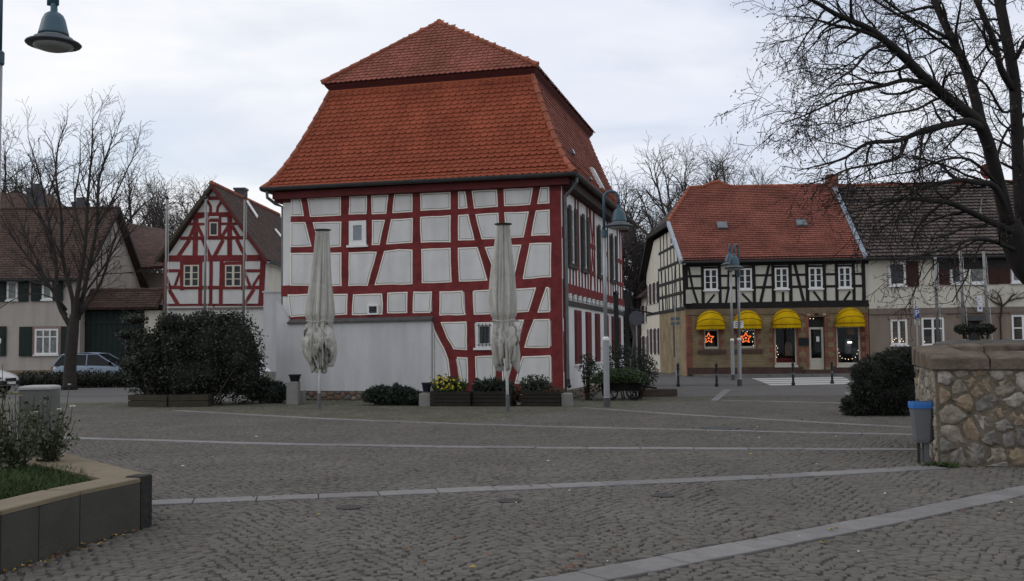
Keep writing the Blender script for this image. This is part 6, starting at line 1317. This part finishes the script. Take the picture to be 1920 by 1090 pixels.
# ------------------------------------------------------------------ street lamps
M_teal = mat('lamp_teal', (.028, .075, .105), rough=.45, var=.12, scale=6, spec=.5); M_lpole = mat('lamp_pole', (.30, .31, .32), rough=.45, var=.1, scale=4, metal=.3); M_lunder = mat('lamp_glass', (.30, .31, .30), rough=.3, var=.1); M_ldark = mat('lamp_foot', (.07, .07, .075), rough=.6)
def lamp(lab, base, rz, Hh=5.55, lean=0.0, s=1.0):
    t = thing('street_lamp', lab, 'street lamp', (base.x, base.y, 0), rz, 'bell shaped street lamps'); t.rotation_euler = (0, lean, rz); mb = MB(); mb.lathe([(.085, 0), (.085, .25), (.078, .26), (.076, 1.72), (.06, 1.75)], 14); lo = mb.build('lower_pole', M_lpole, t, smooth=False)
    mb = MB(); mb.lathe([(.092, -.002), (.092, .24), (.085, .25)], 14); mb.build('foot', M_ldark, lo); mb = MB(); mb.lathe([(.08, 1.70), (.088, 1.72), (.088, 1.76), (.055, 1.80)], 14); mb.build('collar', M_wwhite, lo)
    zt = Hh-1.18; mb = MB(); mb.tube([(0, 0, 1.74), (0, 0, zt)], .048, 12); mb.build('upper_pole', M_lpole, t, smooth=True); mb = MB(); mb.lathe([(.058, zt-.02), (.07, zt), (.07, zt+.16), (.05, zt+.18)], 12); mb.build('bracket_collar', M_teal, t)
    R_ = .195; zz = Hh-R_; pts = [(0, 0, zt+.1), (0, 0, zz)]+[(R_-R_*math.cos(math.pi*i/12), 0, zz+R_*math.sin(math.pi*i/12)) for i in range(1, 13)]+[(2*R_, 0, zz-.16)]
    mb = MB(); mb.tube(pts, .036, 10); mb.build('arm', M_teal, t, smooth=True); hx, hz_ = 2*R_, zz-.16
    mb = MB(); mb.lathe([(.045, .02), (.05, -.10), (.085, -.112), (.125, -.145), (.155, -.21), (.178, -.31), (.20, -.40), (.207, -.43), (.195, -.435)], 24, (hx, 0, hz_)); hd = mb.build('lamp_hood', M_teal, t, smooth=True)
    mb = MB(); mb.lathe([(.185, -.43), (.185, -.47)], 24, (hx, 0, hz_)); mb.build('neck_ring', M_lunder, hd)
    mb = MB(); mb.lathe([(.19, -.462), (.26, -.472), (.275, -.50), (.355, -.535), (.372, -.552), (.36, -.568), (.25, -.575)], 24, (hx, 0, hz_)); mb.build('brim', mat('lamp_brim', (.06, .075, .085), rough=.5, var=.1), hd, smooth=True)
    mb = MB(); mb.lathe([(.27, -.572), (.255, -.605), (.17, -.635), (.01, -.645)], 24, (hx, 0, hz_)); mb.build('diffuser', M_lunder, hd, smooth=True); return t
lamp('tall grey lamp post with teal bell head at the large house corner', gnd(1138, 764), .05)
lamp('grey lamp post nearest the crossing in front of the shop', gnd(1387, 724), -2.2, Hh=5.3, lean=-.03)
lamp('grey lamp post behind its twin in front of the shop', gnd(1374.5, 713), -1.9, Hh=5.9, lean=-.01)
# near lamp, mostly above the picture's edge
q = at(100, 100, 13.8); lx = at(-7, 400, 13.8)
Hn = q.z+.68+.36; t2 = lamp('teal bell lamp head hanging into the upper left corner', Vector((lx.x, 13.8, 0)), 0, Hh=Hn)
# stretch its arm to reach the head's place: rebuild arm wider
dxn = q.x-lx.x
for o in [c for c in t2.children if c.name.startswith('arm') or c.name.startswith('lamp_hood')]:
    me = o.data.copy(); o.data = me
    if o.name.startswith('arm'):
        for v in me.vertices: v.co.x *= 1+(dxn/.39-1)*min(1, max(0, v.co.x/.39))
    else: o.location.x += dxn-.39
for o in list(t2.children):
    if o.name.startswith('bracket'): pass
# ------------------------------------------------------------------ flag poles
M_flag = mat('flagpole_metal', (.22, .22, .215), rough=.5, var=.1, metal=.3)
def flagpole(lab, base, top, group, r=.05):
    t = thing('flagpole', lab, 'flagpole', (base.x, base.y, 0), 0, group); d = Vector((top.x-base.x, 0, top.z)); mb = MB(); mb.tube([(0, 0, 0), d*.35], [r*1.25, r*1.2], 10); mb.build('lower_shaft', M_flag, t, smooth=True); mb = MB(); mb.tube([d*.345, d], [r, r*.8], 10); mb.build('shaft', M_flag, t, smooth=True)
    mb = MB(); mb.lathe([(.02, 0), (.06, .04), (.06, .08), (.02, .12)], 8, d); mb.build('finial', M_iron, t); mb = MB(); mb.tube([(r*2.2, 0, .9), (d.x+r*1.6, 0, d.z-.2)], .006, 4); mb.build('halyard', M_wwhite, t)
for x0, x1, lab in [(309, 313, 'left flagpole in front of the small gabled house'), (383, 386, 'middle flagpole in front of the small gabled house'), (455, 459, 'right flagpole in front of the small gabled house')]:
    flagpole(lab, at(x0, 640, 36), at(x1, 374, 36), 'flagpoles on the left', .045)
for x0, x1, yt, lab in [(1759, 1753.5, 482, 'left of three flagpoles before the beige house'), (1810, 1800, 469, 'middle of three flagpoles before the beige house'), (1856, 1844, 471, 'right of three flagpoles before the beige house')]:
    flagpole(lab, at(x0, 650, 34), at(x1, yt, 34), 'flagpoles on the right', .055)
# ------------------------------------------------------------------ bollards
M_boll = mat('bollard_black', (.018, .018, .02), rough=.5, var=.2)
for x, y, lab in [(1272, 725, 'black bollard nearest the lane mouth'), (1344, 725, 'black bollard left of the lamp posts'), (1487.5, 723, 'black bollard at the middle of the zebra crossing'), (1560.5, 720, 'black bollard at the right end of the zebra crossing')]:
    p = gnd(x, y); t = thing('bollard', lab, 'bollard', (p.x, p.y, 0), 0, 'black bollards along the street'); mb = MB(); mb.lathe([(.07, 0), (.07, .1), (.045, .14), (.04, .62), (.06, .64), (.06, .68), (.04, .7)], 12); mb.build('shaft', M_boll, t); mb = MB(); mb.lathe([(.03, .70), (.055, .74), (.05, .82), (.02, .88), (.005, .9)], 12); mb.build('knob', M_boll, t, smooth=True); mb = MB(); mb.lathe([(.047, .4), (.048, .41), (.048, .47), (.044, .48)], 12); mb.build('ring', M_zincl, t)
# ------------------------------------------------------------------ signs
def text(body, size, m, parent, loc, rot, name='lettering'):
    cu = bpy.data.curves.new(name, 'FONT'); cu.body = body; cu.size = size; cu.align_x = 'CENTER'; cu.align_y = 'CENTER'; cu.extrude = .003; cu.materials.append(m); o = bpy.data.objects.new(name, cu); COL.objects.link(o); bpy.context.view_layer.update(); me = bpy.data.meshes.new_from_object(o.evaluated_get(bpy.context.evaluated_depsgraph_get())); bpy.data.objects.remove(o); o = link(name, me, parent); o.location = loc; o.rotation_euler = rot; return o
p = at(1721, 640, 40.0); t = thing('parking_sign', 'blue parking sign on a post before the taupe wall', 'sign', (p.x, p.y, 0), 0); zc_, k = at(1721, 588, 40).z, 40/F_PX
mb = MB(); mb.tube([(0, .04, 0), (0, .04, zc_+.3)], .035, 8); mb.build('sign_post', M_lpole, t); mb = MB(); mb.box((-.115, -.01, zc_-.19), (.115, .01, zc_+.19)); mb.build('sign_plate', mat('sign_border', (.5, .52, .55)), t)
mb = MB(); mb.box((-.107, -.014, zc_-.18), (.107, -.0105, zc_+.18)); mb.build('blue_field', mat('parking_blue', (.015, .05, .22), rough=.4, var=.08), t); text('P', .34, M_wwhite, t, (0, -.018, zc_), (math.pi/2, 0, 0))
mb = MB(); mb.box((-.11, -.01, zc_-.46), (.11, .008, zc_-.24)); pp = mb.build('side_plate', mat('plate_white', (.42, .44, .42)), t)
for i in range(3): mb = MB(); mb.box((-.08, -.013, zc_-.30-i*.055), (.08, -.0105, zc_-.285-i*.055)); mb.build('print_line', M_zinc, t)
p = at(1193, 600, 36.0); t = thing('round_sign', 'back of a round grey traffic sign at the lane mouth', 'sign', (p.x, p.y, 0), 0); zc_ = at(1193, 597, 36).z; mb = MB(); mb.tube([(0, .03, 0), (0, .03, zc_+.2)], .03, 8); mb.build('sign_post', M_lpole, t); mb = MB(); mb.lathe([(.01, 0), (.26, 0), (.265, .01), (.26, .02), (.01, .02)], 24); mb.v = [(x, z, y+zc_) for x, y, z in mb.v]; mb.build('sign_disc', mat('sign_back', (.08, .085, .095), rough=.5, var=.1), t)
p = gnd(1268, 712); t = thing('street_name_post', 'thin grey post with small street plates at the shop corner', 'sign', (p.x, p.y, 0), 0); mb = MB(); mb.tube([(0, 0, 0), (0, 0, 3.6)], .03, 8); mb.build('sign_post', M_lpole, t)
for z in (2.45, 2.65): mb = MB(); mb.box((-.2, -.02, z), (.2, .0, z+.14)); mb.build('street_plate', M_zincl, t)
p = at(1383, 609, 38.0); mb = MB(); mb.box((-.19, -.01, -.13), (.19, .012, .13)); s_ = mb.build('sign_plate', M_wwhite); pl2 = thing('small_sign', 'small white plate fixed to the lamp post by the crossing', 'sign', (p.x, p.y-.16, p.z), 0); s_.parent = pl2
for i in range(3): mb = MB(); mb.box((-.14, -.013, .06-i*.07), (.14-.04*i, -.0105, .085-i*.07)); mb.build('print_line', M_zinc, pl2)
mb = MB(); mb.box((-.02, .0125, -.05), (.02, .12, .05)); mb.build('clamp', M_iron, pl2)
# dark green timber posts and crossbar at the side of the house
for x, yb, yt, lab in [(1159, 735, 552, 'dark green hanging sign post beside the large house'), (1179, 728, 548, 'slimmer dark post at the far corner of the large house')]:
    b = gnd(x, yb); zt = at(x, yt, b.y).z; t = thing('sign_post', lab, 'post', (b.x+.0, b.y+.2, 0), 0, 'dark posts beside the house'); mb = MB(); mb.box((-.075, -.075, 0), (.075, .075, zt)); mb.build('timber_post', mat('post_green', (.014, .018, .02), rough=.6, var=.2), t); mb = MB(); mb.lathe([(.11, zt), (.11, zt+.04), (.02, zt+.14)], 4); mb.build('post_cap', mat('post_green', (.014, .018, .02)), t)
    if x == 1179: mb = MB(); mb.tube([(0, 0, zt-.55), (1.0, 0, zt-.8)], .03, 6); mb.build('bracket_arm', mat('post_green', (.014, .018, .02)), t)
# ------------------------------------------------------------------ parked cars
def car(lab, loc, rz, col, L_=3.9, Wd=1.66, Hh=1.46):
    t = thing('parked_car', lab, 'car', loc, rz, 'cars parked along the street'); m = mat('paint_'+lab[:8].replace(' ', '_'), col, rough=.3, var=.03, spec=.6); g = glass('car_glass', (.012, .014, .016), .06); blk = mat('tyre', (.012, .012, .012), rough=.8)
    # x: rear -> front.  half sections: (x, sill z, beltline z, half width)
    sec = [(-L_/2, .42, .72, .62), (-L_/2+.12, .30, .88, .74), (-L_/2+.5, .24, .93, Wd/2), (-.3, .22, .92, Wd/2), (.6, .22, .90, Wd/2), (1.15, .24, .86, Wd/2-.02), (L_/2-.35, .27, .74, .74), (L_/2-.08, .32, .62, .64), (L_/2, .38, .52, .56)]
    rings = [[(x, -w*.9, zl), (x, -w, zl+.12), (x, -w, zh-.12), (x, -w*.9, zh), (x, -w*.4, zh+.03), (x, w*.4, zh+.03), (x, w*.9, zh), (x, w, zh-.12), (x, w, zl+.12), (x, w*.9, zl)] for x, zl, zh, w in sec]
    mb = MB(); mb.loft(rings); body = mb.build('body', m, t, smooth=True)
    # cabin: bottom ring, top ring
    bot = [(-L_/2+.12, .9), (1.05, .86)]; top = [(-L_/2+.55, Hh-.06), (-.2, Hh), (.18, Hh-.05)]
    wb, wt = Wd/2-.06, Wd/2-.22; cab = [[(-L_/2+.10, s*wb, .90), (-L_/2+.45, s*wt, Hh-.07)] for s in (-1, 1)]
    mb = MB(); mb.loft([[(-L_/2+.42, -wt, Hh-.10), (-L_/2+.42, wt, Hh-.10)], [(-L_/2+.55, -wt, Hh-.04), (-L_/2+.55, wt, Hh-.04)], [(-.35, -wt, Hh), (-.35, wt, Hh)], [(.12, -wt, Hh-.05), (.12, wt, Hh-.05)]], caps=False, closed=False); ro = mb.build('car_roof', m, t, smooth=True); ro.modifiers.new('thick', 'SOLIDIFY').thickness = .03
    def strip(a, b, w_, name, mm): mb = MB(); mb.tube([a, b], w_, 6); return mb.build(name, mm, t)
    for s in (-1, 1):
        strip((-L_/2+.14, s*wb, .90), (-L_/2+.46, s*wt, Hh-.08), .035, 'pillar', m); strip((1.0, s*wb, .87), (.12, s*wt, Hh-.06), .032, 'pillar', m); strip((-.32, s*(wb+.005), .90), (-.35, s*(wt+.004), Hh-.03), .03, 'pillar', m); strip((-L_/2+.46, s*wt, Hh-.08), (.12, s*wt, Hh-.06), .03, 'roof_rail', m)
        for a, b_, c, d in [((-L_/2+.2, .91), (-.34, .91), (-.37, Hh-.07), (-L_/2+.5, Hh-.11)), ((-.29, .91), (.95, .88), (.12, Hh-.1), (-.32, Hh-.06))]:
            f_ = lambda p: s*(wb-.015+(wt-wb)*(p[1]-.9)/(Hh-.98)); mb = MB(); q = [(p[0], f_(p), p[1]) for p in (a, b_, c, d)]; mb.prism(q, (0, s*.008, 0)); mb.build('side_window', g, t)
        for x in (-L_/2+.68, L_/2-.78):
            mb = MB(); N_ = 20; prof = [(.19, -.09), (.29, -.09), (.31, -.05), (.31, .05), (.29, .09), (.19, .09)]; mb.lathe(prof, N_); mb.v = [(a+x, s*(Wd/2-.08)+c, b_+.31) for a, b_, c in mb.v]; wh = mb.build('wheel', blk, t)
            mb = MB(); mb.lathe([(.01, .05), (.05, .07), (.17, .06), (.195, .085), (.2, .06)], N_); mb.v = [(a+x, s*(Wd/2-.08+c), b_+.31) for a, b_, c in mb.v]; mb.build('rim', M_lpole, wh)
        mb = MB(); mb.loft([[(L_/2-.26, s*.48, .56), (L_/2-.05, s*.46, .50), (L_/2-.10, s*.66, .50), (L_/2-.34, s*.74, .58)], [(L_/2-.30, s*.48, .68), (L_/2-.11, s*.46, .62), (L_/2-.17, s*.66, .62), (L_/2-.38, s*.735, .70)]]); mb.build('headlight', mat('headlight', (.5, .52, .53), rough=.15), t)
        mb = MB(); mb.box((-L_/2+.01, s*.56-.08, .62), (-L_/2+.16, s*.56+.08, .86)); mb.build('tail_light', mat('tail_light', (.25, .01, .01), rough=.3), t)
        mb = MB(); mb.box((.70, s*(Wd/2-.02)-.06*(s < 0)-.0, .93), (.83, s*(Wd/2-.02)+.12*s+.06*(s < 0), 1.05)); mb.build('mirror', m, t)
        mb = MB(); mb.box((-.15, s*(Wd/2+.003)-.012, .76), (.02, s*(Wd/2+.003)+.012, .79)); mb.build('door_handle', blk, t)
    for q, nm in [([(1.0, -wb+.05, .89), (1.0, wb-.05, .89), (.14, wt-.03, Hh-.07), (.14, -wt+.03, Hh-.07)], 'windscreen'), ([(-L_/2+.12, wb-.05, .92), (-L_/2+.12, -wb+.05, .92), (-L_/2+.45, -wt+.03, Hh-.09), (-L_/2+.45, wt-.03, Hh-.09)], 'rear_window')]:
        mb = MB(); mb.prism(q, (.01, 0, .006)); mb.build(nm, g, t)
    mb = MB(); mb.box((L_/2-.06, -.62, .34), (L_/2+.03, .62, .46)); mb.build('bumper', blk, t); mb = MB(); mb.box((L_/2-.03, -.32, .50), (L_/2+.012, .32, .58)); mb.build('grille', blk, t); mb = MB(); mb.box((L_/2+.031, -.26, .36), (L_/2+.036, .26, .45)); mb.build('number_plate', M_wwhite, t); return t
p = at(108, 690, 45.2); car('light blue hatchback parked behind the bare tree and hedge', (p.x+1.95, p.y, 0), .0, (.19, .245, .32))
p = at(26, 690, 37.5); car('white car with its nose at the left edge', (p.x-1.95, p.y, 0), -.1, (.55, .55, .56))
p = at(515, 690, 38.0); car('pale car mostly hidden between bush and large house', (p.x-1.6, p.y+.6, 0), -.9, (.5, .52, .56))
# ------------------------------------------------------------------ bare trees
M_bark = mat('bark', (.020, .017, .016), rough=.95, var=.35, scale=5, stretch=(1, 1, .35), bump=.6, bscale=14)
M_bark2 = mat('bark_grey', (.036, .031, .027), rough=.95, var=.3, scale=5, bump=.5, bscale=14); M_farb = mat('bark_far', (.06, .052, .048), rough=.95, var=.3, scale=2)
class Wood:
    """thick wood goes to `a`, fine twigs to `b`"""
    def __init__(s, seed): s.r = random.Random(seed); s.a = MB(); s.b = MB(); s.tips = []
    def path(s, p, d, L_, n, wob, droop):
        pts = [Vector(p)]; d = Vector(d).normalized()
        for i in range(n):
            d = (d+Vector((s.r.gauss(0, wob), s.r.gauss(0, wob), s.r.gauss(0, wob)+droop))).normalized(); pts.append(pts[-1]+d*(L_/n))
        return pts
    def branch(s, pts, r0, r1, lvl, cfg):
        n = len(pts); rad = [r0+(r1-r0)*i/(n-1) for i in range(n)]; c = cfg[lvl]
        (s.a if r0 > cfg[0].get('thin', .02) else s.b).tube(pts, rad, 7 if r0 > .06 else (5 if r0 > .02 else 3), caps=r0 > .03)
        if lvl+1 >= len(cfg): s.tips.append(pts[-1]); return
        L_ = sum((b-a).length for a, b in zip(pts, pts[1:])); k = cfg[lvl+1]; cnt = max(2, int(L_*k['per_m']*s.r.uniform(.8, 1.2)))
        for i in range(cnt):
            f_ = k.get('from', .15)+(1-k.get('from', .15))*(i+s.r.random())/cnt; x = min(f_*(n-1), n-1.001); j = int(x); p = pts[j].lerp(pts[j+1], x-j); t = (pts[j+1]-pts[j]).normalized()
            o = Vector((s.r.gauss(0, 1), s.r.gauss(0, 1)*k.get('ydamp', 1), s.r.gauss(0, 1))); o = (o-t*o.dot(t)).normalized()
            d = (t*k['fwd']+o*k['out']+Vector(k.get('bias', (0, 0, 0)))).normalized(); ln = s.r.uniform(*k['len'])*(1-.45*f_); rr = min(rad[j]*.62, k['rad']*s.r.uniform(.7, 1.2))
            s.branch(s.path(p, d, ln, k.get('n', 4), k.get('wob', .15), k.get('droop', 0)), rr, max(rr*.4, cfg[0].get('rmin', .0035)), lvl+1, cfg)
def smooth_path(pts, k=4):
    P = [Vector(p) for p in pts]; out = []
    for i in range(len(P)-1):
        p0, p1, p2, p3 = P[max(i-1, 0)], P[i], P[i+1], P[min(i+2, len(P)-1)]
        for j in range(k):
            t = j/k; out.append(.5*((2*p1)+(p2-p0)*t+(2*p0-5*p1+4*p2-p3)*t*t+(3*p1-p0-3*p2+p3)*t**3))
    out.append(P[-1]); return out
def finish_tree(w, t, base, m, leaf=None, nleaf=0, ls=.03):
    for mb, nm, kd in ((w.a, 'trunk', None), (w.b, 'crown', None)):
        mb.v = [(x-base[0], y-base[1], z) for x, y, z in mb.v]; o = mb.build(nm, m, t, smooth=True)
    if nleaf:
        tp = [w.r.choice(w.tips) for _ in range(nleaf)]; C_ = np.array([(p.x-base[0]+w.r.gauss(0, .06), p.y-base[1]+w.r.gauss(0, .06), p.z-abs(w.r.gauss(0, .07))) for p in tp])
        link('dry_seeds', leaf_mesh('dry_seeds', C_, ls, leaf, np.random.default_rng(3), 0, 2.2), t, 'stuff')
# --- linden on the right: limbs surveyed from the photograph at their own distances
BX, BY = 10.9, 19.2
t = thing('linden_tree', 'large bare linden with dark sweeping limbs reaching in from the right', 'tree', (BX, BY, 0), 0); w = Wood(5)
w.a.tube(smooth_path([(BX, BY, 0), (BX-.02, BY, 1.2), (10.35, 19.1, 2.6), at(1925, 500, 19), at(1890, 420, 18.8)]), [.55, .48, .42, .38, .36, .35, .34, .33, .32, .30, .29, .28, .27, .26, .25, .24, .23], 12)
cfg = [dict(thin=.02, rmin=.0052), dict(per_m=2.9, len=(.6, 1.75), rad=.032, out=.75, fwd=.65, bias=(-.30, 0, -.02), wob=.17, droop=-.03, n=6, ydamp=.75, **{'from': .12}), dict(per_m=5.6, len=(.35, 1.05), rad=.011, out=.7, fwd=.7, bias=(-.12, 0, -.12), wob=.18, droop=-.04, n=4), dict(per_m=6.6, len=(.16, .55), rad=.0062, out=.75, fwd=.7, bias=(0, 0, -.15), wob=.2, droop=-.05, n=3), dict(per_m=6, len=(.06, .22), rad=.0048, out=.8, fwd=.6, bias=(0, 0, -.2), wob=.2, n=2)]
Y0 = 18.8
LIMBS = [  # photo x, y, distance
 ([(1890,420,18.8),(1872,345,18.6),(1842,240,18.3),(1790,196,18.0),(1741,154,17.6),(1700,112,17.3),(1662,79,17.0),(1627,53,16.8),(1569,28,16.5),(1525,2,16.2),(1490,-8,16)], .30, .03),
 ([(1662,79,17.0),(1627,62,16.8),(1590,52,16.7),(1555,45,16.5),(1520,34,16.4),(1475,30,16.2)], .09, .012),
 ([(1675,90,17.1),(1640,62,17.4),(1600,54,17.4),(1566,52,17.3),(1545,62,17.2),(1520,90,17.1),(1490,120,17)], .07, .01),
 ([(1842,240,18.3),(1826,172,18.5),(1808,120,18.6),(1790,84,18.7),(1770,40,18.8),(1750,-5,18.9),(1735,-60,19)], .22, .10),
 ([(1785,75,18.7),(1745,55,18.2),(1700,30,17.8),(1665,5,17.4),(1620,-25,17)], .08, .03),
 ([(1800,105,18.6),(1755,72,18.4),(1715,45,18.2),(1670,20,18),(1630,-5,17.8)], .07, .03),
 ([(1842,240,18.3),(1815,228,17.9),(1790,231,17.6),(1760,237,17.3),(1728,246,17.0),(1684,264,16.7),(1627,269,16.4),(1587,295,16.2),(1547,308,16.0),(1495,320,15.8)], .17, .012),
 ([(1700,262,16.8),(1684,295,16.6),(1640,308,16.3),(1591,317,16.0),(1550,335,15.8),(1500,350,15.6)], .07, .010),
 ([(1745,158,17.6),(1700,150,17.3),(1660,160,17.0),(1620,168,16.8),(1580,182,16.6),(1545,200,16.4),(1500,220,16.2),(1455,235,16)], .10, .012),
 ([(1660,85,17.0),(1630,95,16.7),(1600,130,16.5),(1570,150,16.3),(1540,175,16.1),(1500,190,16)], .07, .010),
 ([(1600,130,16.5),(1560,130,16.3),(1510,128,16.1),(1462,138,16)], .04, .006),
 ([(1930,520,18.9),(1913,379,18.9),(1904,176,19.0),(1891,88,19.1),(1873,-5,19.2),(1865,-60,19.3)], .26, .16),
 ([(1900,170,19.0),(1878,132,18.7),(1868,90,18.6),(1856,57,18.5),(1829,-5,18.4)], .14, .09),
 ([(1895,421,18.8),(1867,352,18.4),(1830,342,18.0),(1798,338,17.7),(1760,345,17.4),(1721,356,17.0),(1693,393,16.7),(1680,430,16.5)], .15, .02),
 ([(1910,440,18.8),(1842,409,18.2),(1782,381,17.8),(1740,376,17.4),(1690,372,17.0),(1640,385,16.6),(1590,402,16.3)], .15, .012),
 ([(1907,470,18.8),(1860,452,18.2),(1822,449,17.7),(1753,473,17.0),(1700,484,16.6),(1668,500,16.3)], .10, .012),
 ([(1870,345,18.5),(1820,300,18.0),(1770,300,17.6),(1715,320,17.2),(1660,330,16.8),(1600,345,16.4)], .07, .010),
 ([(1840,236,18.3),(1800,190,18.0),(1760,185,17.8),(1720,205,17.5),(1680,212,17.2),(1630,225,16.8),(1580,240,16.5),(1530,262,16.2)], .08, .010),
 ([(1905,200,19),(1880,210,18.6),(1850,160,18.4),(1815,140,18.2),(1780,135,18.0)], .07, .02),
 ([(1905,110,19.1),(1930,60,19.1),(1950,20,19.2)], .1, .05), ([(1905,300,19),(1925,230,19.2),(1950,160,19.4)], .1, .05), ([(1860,330,18.6),(1880,260,18.8),(1900,230,18.9)], .06, .04)]
for pts, r0, r1 in LIMBS: w.branch(smooth_path([at(*p) for p in pts], 3), r0*.47, r1*.6, 0, cfg)
finish_tree(w, t, (BX, BY), M_bark, mat('dry_seed', (.11, .065, .045), var=.4, island=.3), 4200, .022)
# --- young tree on the left
b = gnd(131, 718); TY = 40.5; p0 = at(131, 700, TY); t = thing('bare_tree', 'upright bare tree with many stems in front of the shuttered house', 'tree', (p0.x, p0.y, 0), 0); w = Wood(8)
w.a.tube(smooth_path([(p0.x, p0.y, 0), at(132, 680, TY), at(137, 620, TY), at(140, 590, TY)]), [.33, .28, .26, .25, .245, .24, .24, .235, .23, .22, .21, .20, .19], 10)
cfg = [dict(thin=.03, rmin=.007), dict(per_m=2.3, len=(.8, 2.4), rad=.028, out=.55, fwd=.8, bias=(0, 0, .22), wob=.10, droop=.02, n=5), dict(per_m=4.2, len=(.4, 1.2), rad=.013, out=.6, fwd=.8, bias=(0, 0, .1), wob=.12, n=3), dict(per_m=4.4, len=(.15, .55), rad=.009, out=.7, fwd=.7, wob=.1, n=2)]
STEMS = [([(132,612),(108,560),(105,480),(92,400),(75,300),(52,215)], .15), ([(136,612),(137,560),(118,470),(115,380),(105,300),(110,230),(126,187)], .15), ([(140,605),(146,540),(160,440),(165,340),(172,250),(174,178)], .17), ([(146,600),(165,500),(182,400),(185,310),(205,240),(215,206)], .15),
 ([(150,590),(190,520),(215,430),(240,370),(258,300)], .09), ([(148,560),(200,480),(240,400),(262,350)], .07), ([(124,590),(80,500),(40,400),(5,300)], .10), ([(125,580),(60,480),(20,420),(-20,330)], .08), ([(106,480),(80,400),(40,330),(20,290)], .07), ([(160,440),(140,360),(150,280),(150,220)], .07), ([(118,470),(75,380),(60,330),(62,260)], .06), ([(182,400),(215,340),(245,270),(255,255)], .06), ([(112,560),(70,545),(30,555),(0,575)], .04), ([(150,560),(190,540),(225,560)], .035), ([(110,530),(60,520),(20,500)], .045)]
for i, (pts, r) in enumerate(STEMS):
    dy = math.sin(i*2.4)*1.6; n = len(pts); w.branch(smooth_path([at(x, y+(42*(600-y)/400 if y < 600 else 0), TY+dy*k/(n-1)) for k, (x, y) in enumerate(pts)], 3), r*.72, .012, 0, cfg)
finish_tree(w, t, (p0.x, p0.y), M_bark2)
# --- trees beyond the roofs
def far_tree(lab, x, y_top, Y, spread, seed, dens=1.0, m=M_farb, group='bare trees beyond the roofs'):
    top = at(x, y_top, Y); hgt = top.z; t = thing('bare_tree', lab, 'tree', (top.x, Y, 0), 0, group); w = Wood(seed); w.a.tube([(0, 0, 0), (.1, 0, hgt*.22), (.0, .1, hgt*.36)], [.45, .34, .28], 8)
    cfg = [dict(thin=.05, rmin=.012), dict(per_m=1.6*dens, len=(1.6, 4.2), rad=.075, out=.62, fwd=.8, bias=(0, 0, .12), wob=.14, n=5), dict(per_m=2.6*dens, len=(.9, 2.2), rad=.032, out=.7, fwd=.75, wob=.16, n=4), dict(per_m=3.4*dens, len=(.4, 1.2), rad=.018, out=.8, fwd=.7, wob=.18, n=2)]
    for i in range(10):
        a = 6.2832*i/10+w.r.uniform(-.3, .3); sp = spread*w.r.uniform(.35, 1.0); hh = hgt*w.r.uniform(.82, 1.0) if i % 2 == 0 else hgt*w.r.uniform(.62, .9); z0 = hgt*w.r.uniform(.2, .34)
        w.branch(smooth_path([(0, 0, z0), (math.cos(a)*sp*.35, math.sin(a)*sp*.35, z0+(hh-z0)*.4), (math.cos(a)*sp*.8, math.sin(a)*sp*.8, z0+(hh-z0)*.75), (math.cos(a)*sp, math.sin(a)*sp, hh)], 3), .2, .02, 0, cfg)
    finish_tree(w, t, (0, 0), m)
far_tree('tall bare tree rising behind the corner shop roof', 1290, 288, 72, 4.6, 91); far_tree('dense bare tree in the lane left of the shop roof', 1220, 355, 66, 4.2, 92, 1.15); far_tree('bare tree top behind the shop ridge', 1385, 305, 80, 3.2, 93); far_tree('low bare tree filling the lane end', 1190, 430, 64, 3.0, 97, 1.2)
far_tree('round bare tree behind the brown barn roof', 262, 325, 72, 3.9, 94); far_tree('small round bare tree left of the small gabled house', 335, 362, 84, 2.7, 95, 1.2); far_tree('bare tree half hidden behind the far left roof', 12, 265, 70, 4.0, 96)
# dark wooded slope closing the lane
hl = thing('lane_thicket', 'dark thicket closing the end of the lane', 'thicket', at(1185, 640, 84) * 1.0, 0); hl.location.z = 0; hl['kind'] = 'stuff'
rnd = np.random.default_rng(33); lob = [((x, 0, z), (3, 2, z)) for x, z in ((-5, 2.4), (-1, 3.0), (2.5, 2.6), (6, 2.2))]; P, d = blob_points(5000, lob, rnd, .6); P[:, 2] = np.maximum(P[:, 2], .05); link('foliage', leaf_mesh('foliage', P, .3, mat('thicket_leaf', (.035, .034, .028), var=.3, island=.4), rnd), hl); mb = MB(); core(mb, lob); mb.build('dark_core', M_core, hl)
# distant woods round the square, so no bare horizon shows between the houses
far = np.random.default_rng(44); lob = []
for x in range(-150, 170, 9): lob.append(((x, 150+far.uniform(-12, 12), far.uniform(2.5, 4.5)), (8, 5, far.uniform(3.5, 5.5))))
P, d = blob_points(26000, lob, far, .7); P[:, 2] = np.maximum(P[:, 2], .05); o = link('distant_woods', leaf_mesh('distant_woods', P, .55, mat('wood_leaf', (.05, .046, .04), var=.3, island=.4), far)); tag(o, 'hazy mass of bare woods beyond the village', 'woods', kind='stuff')
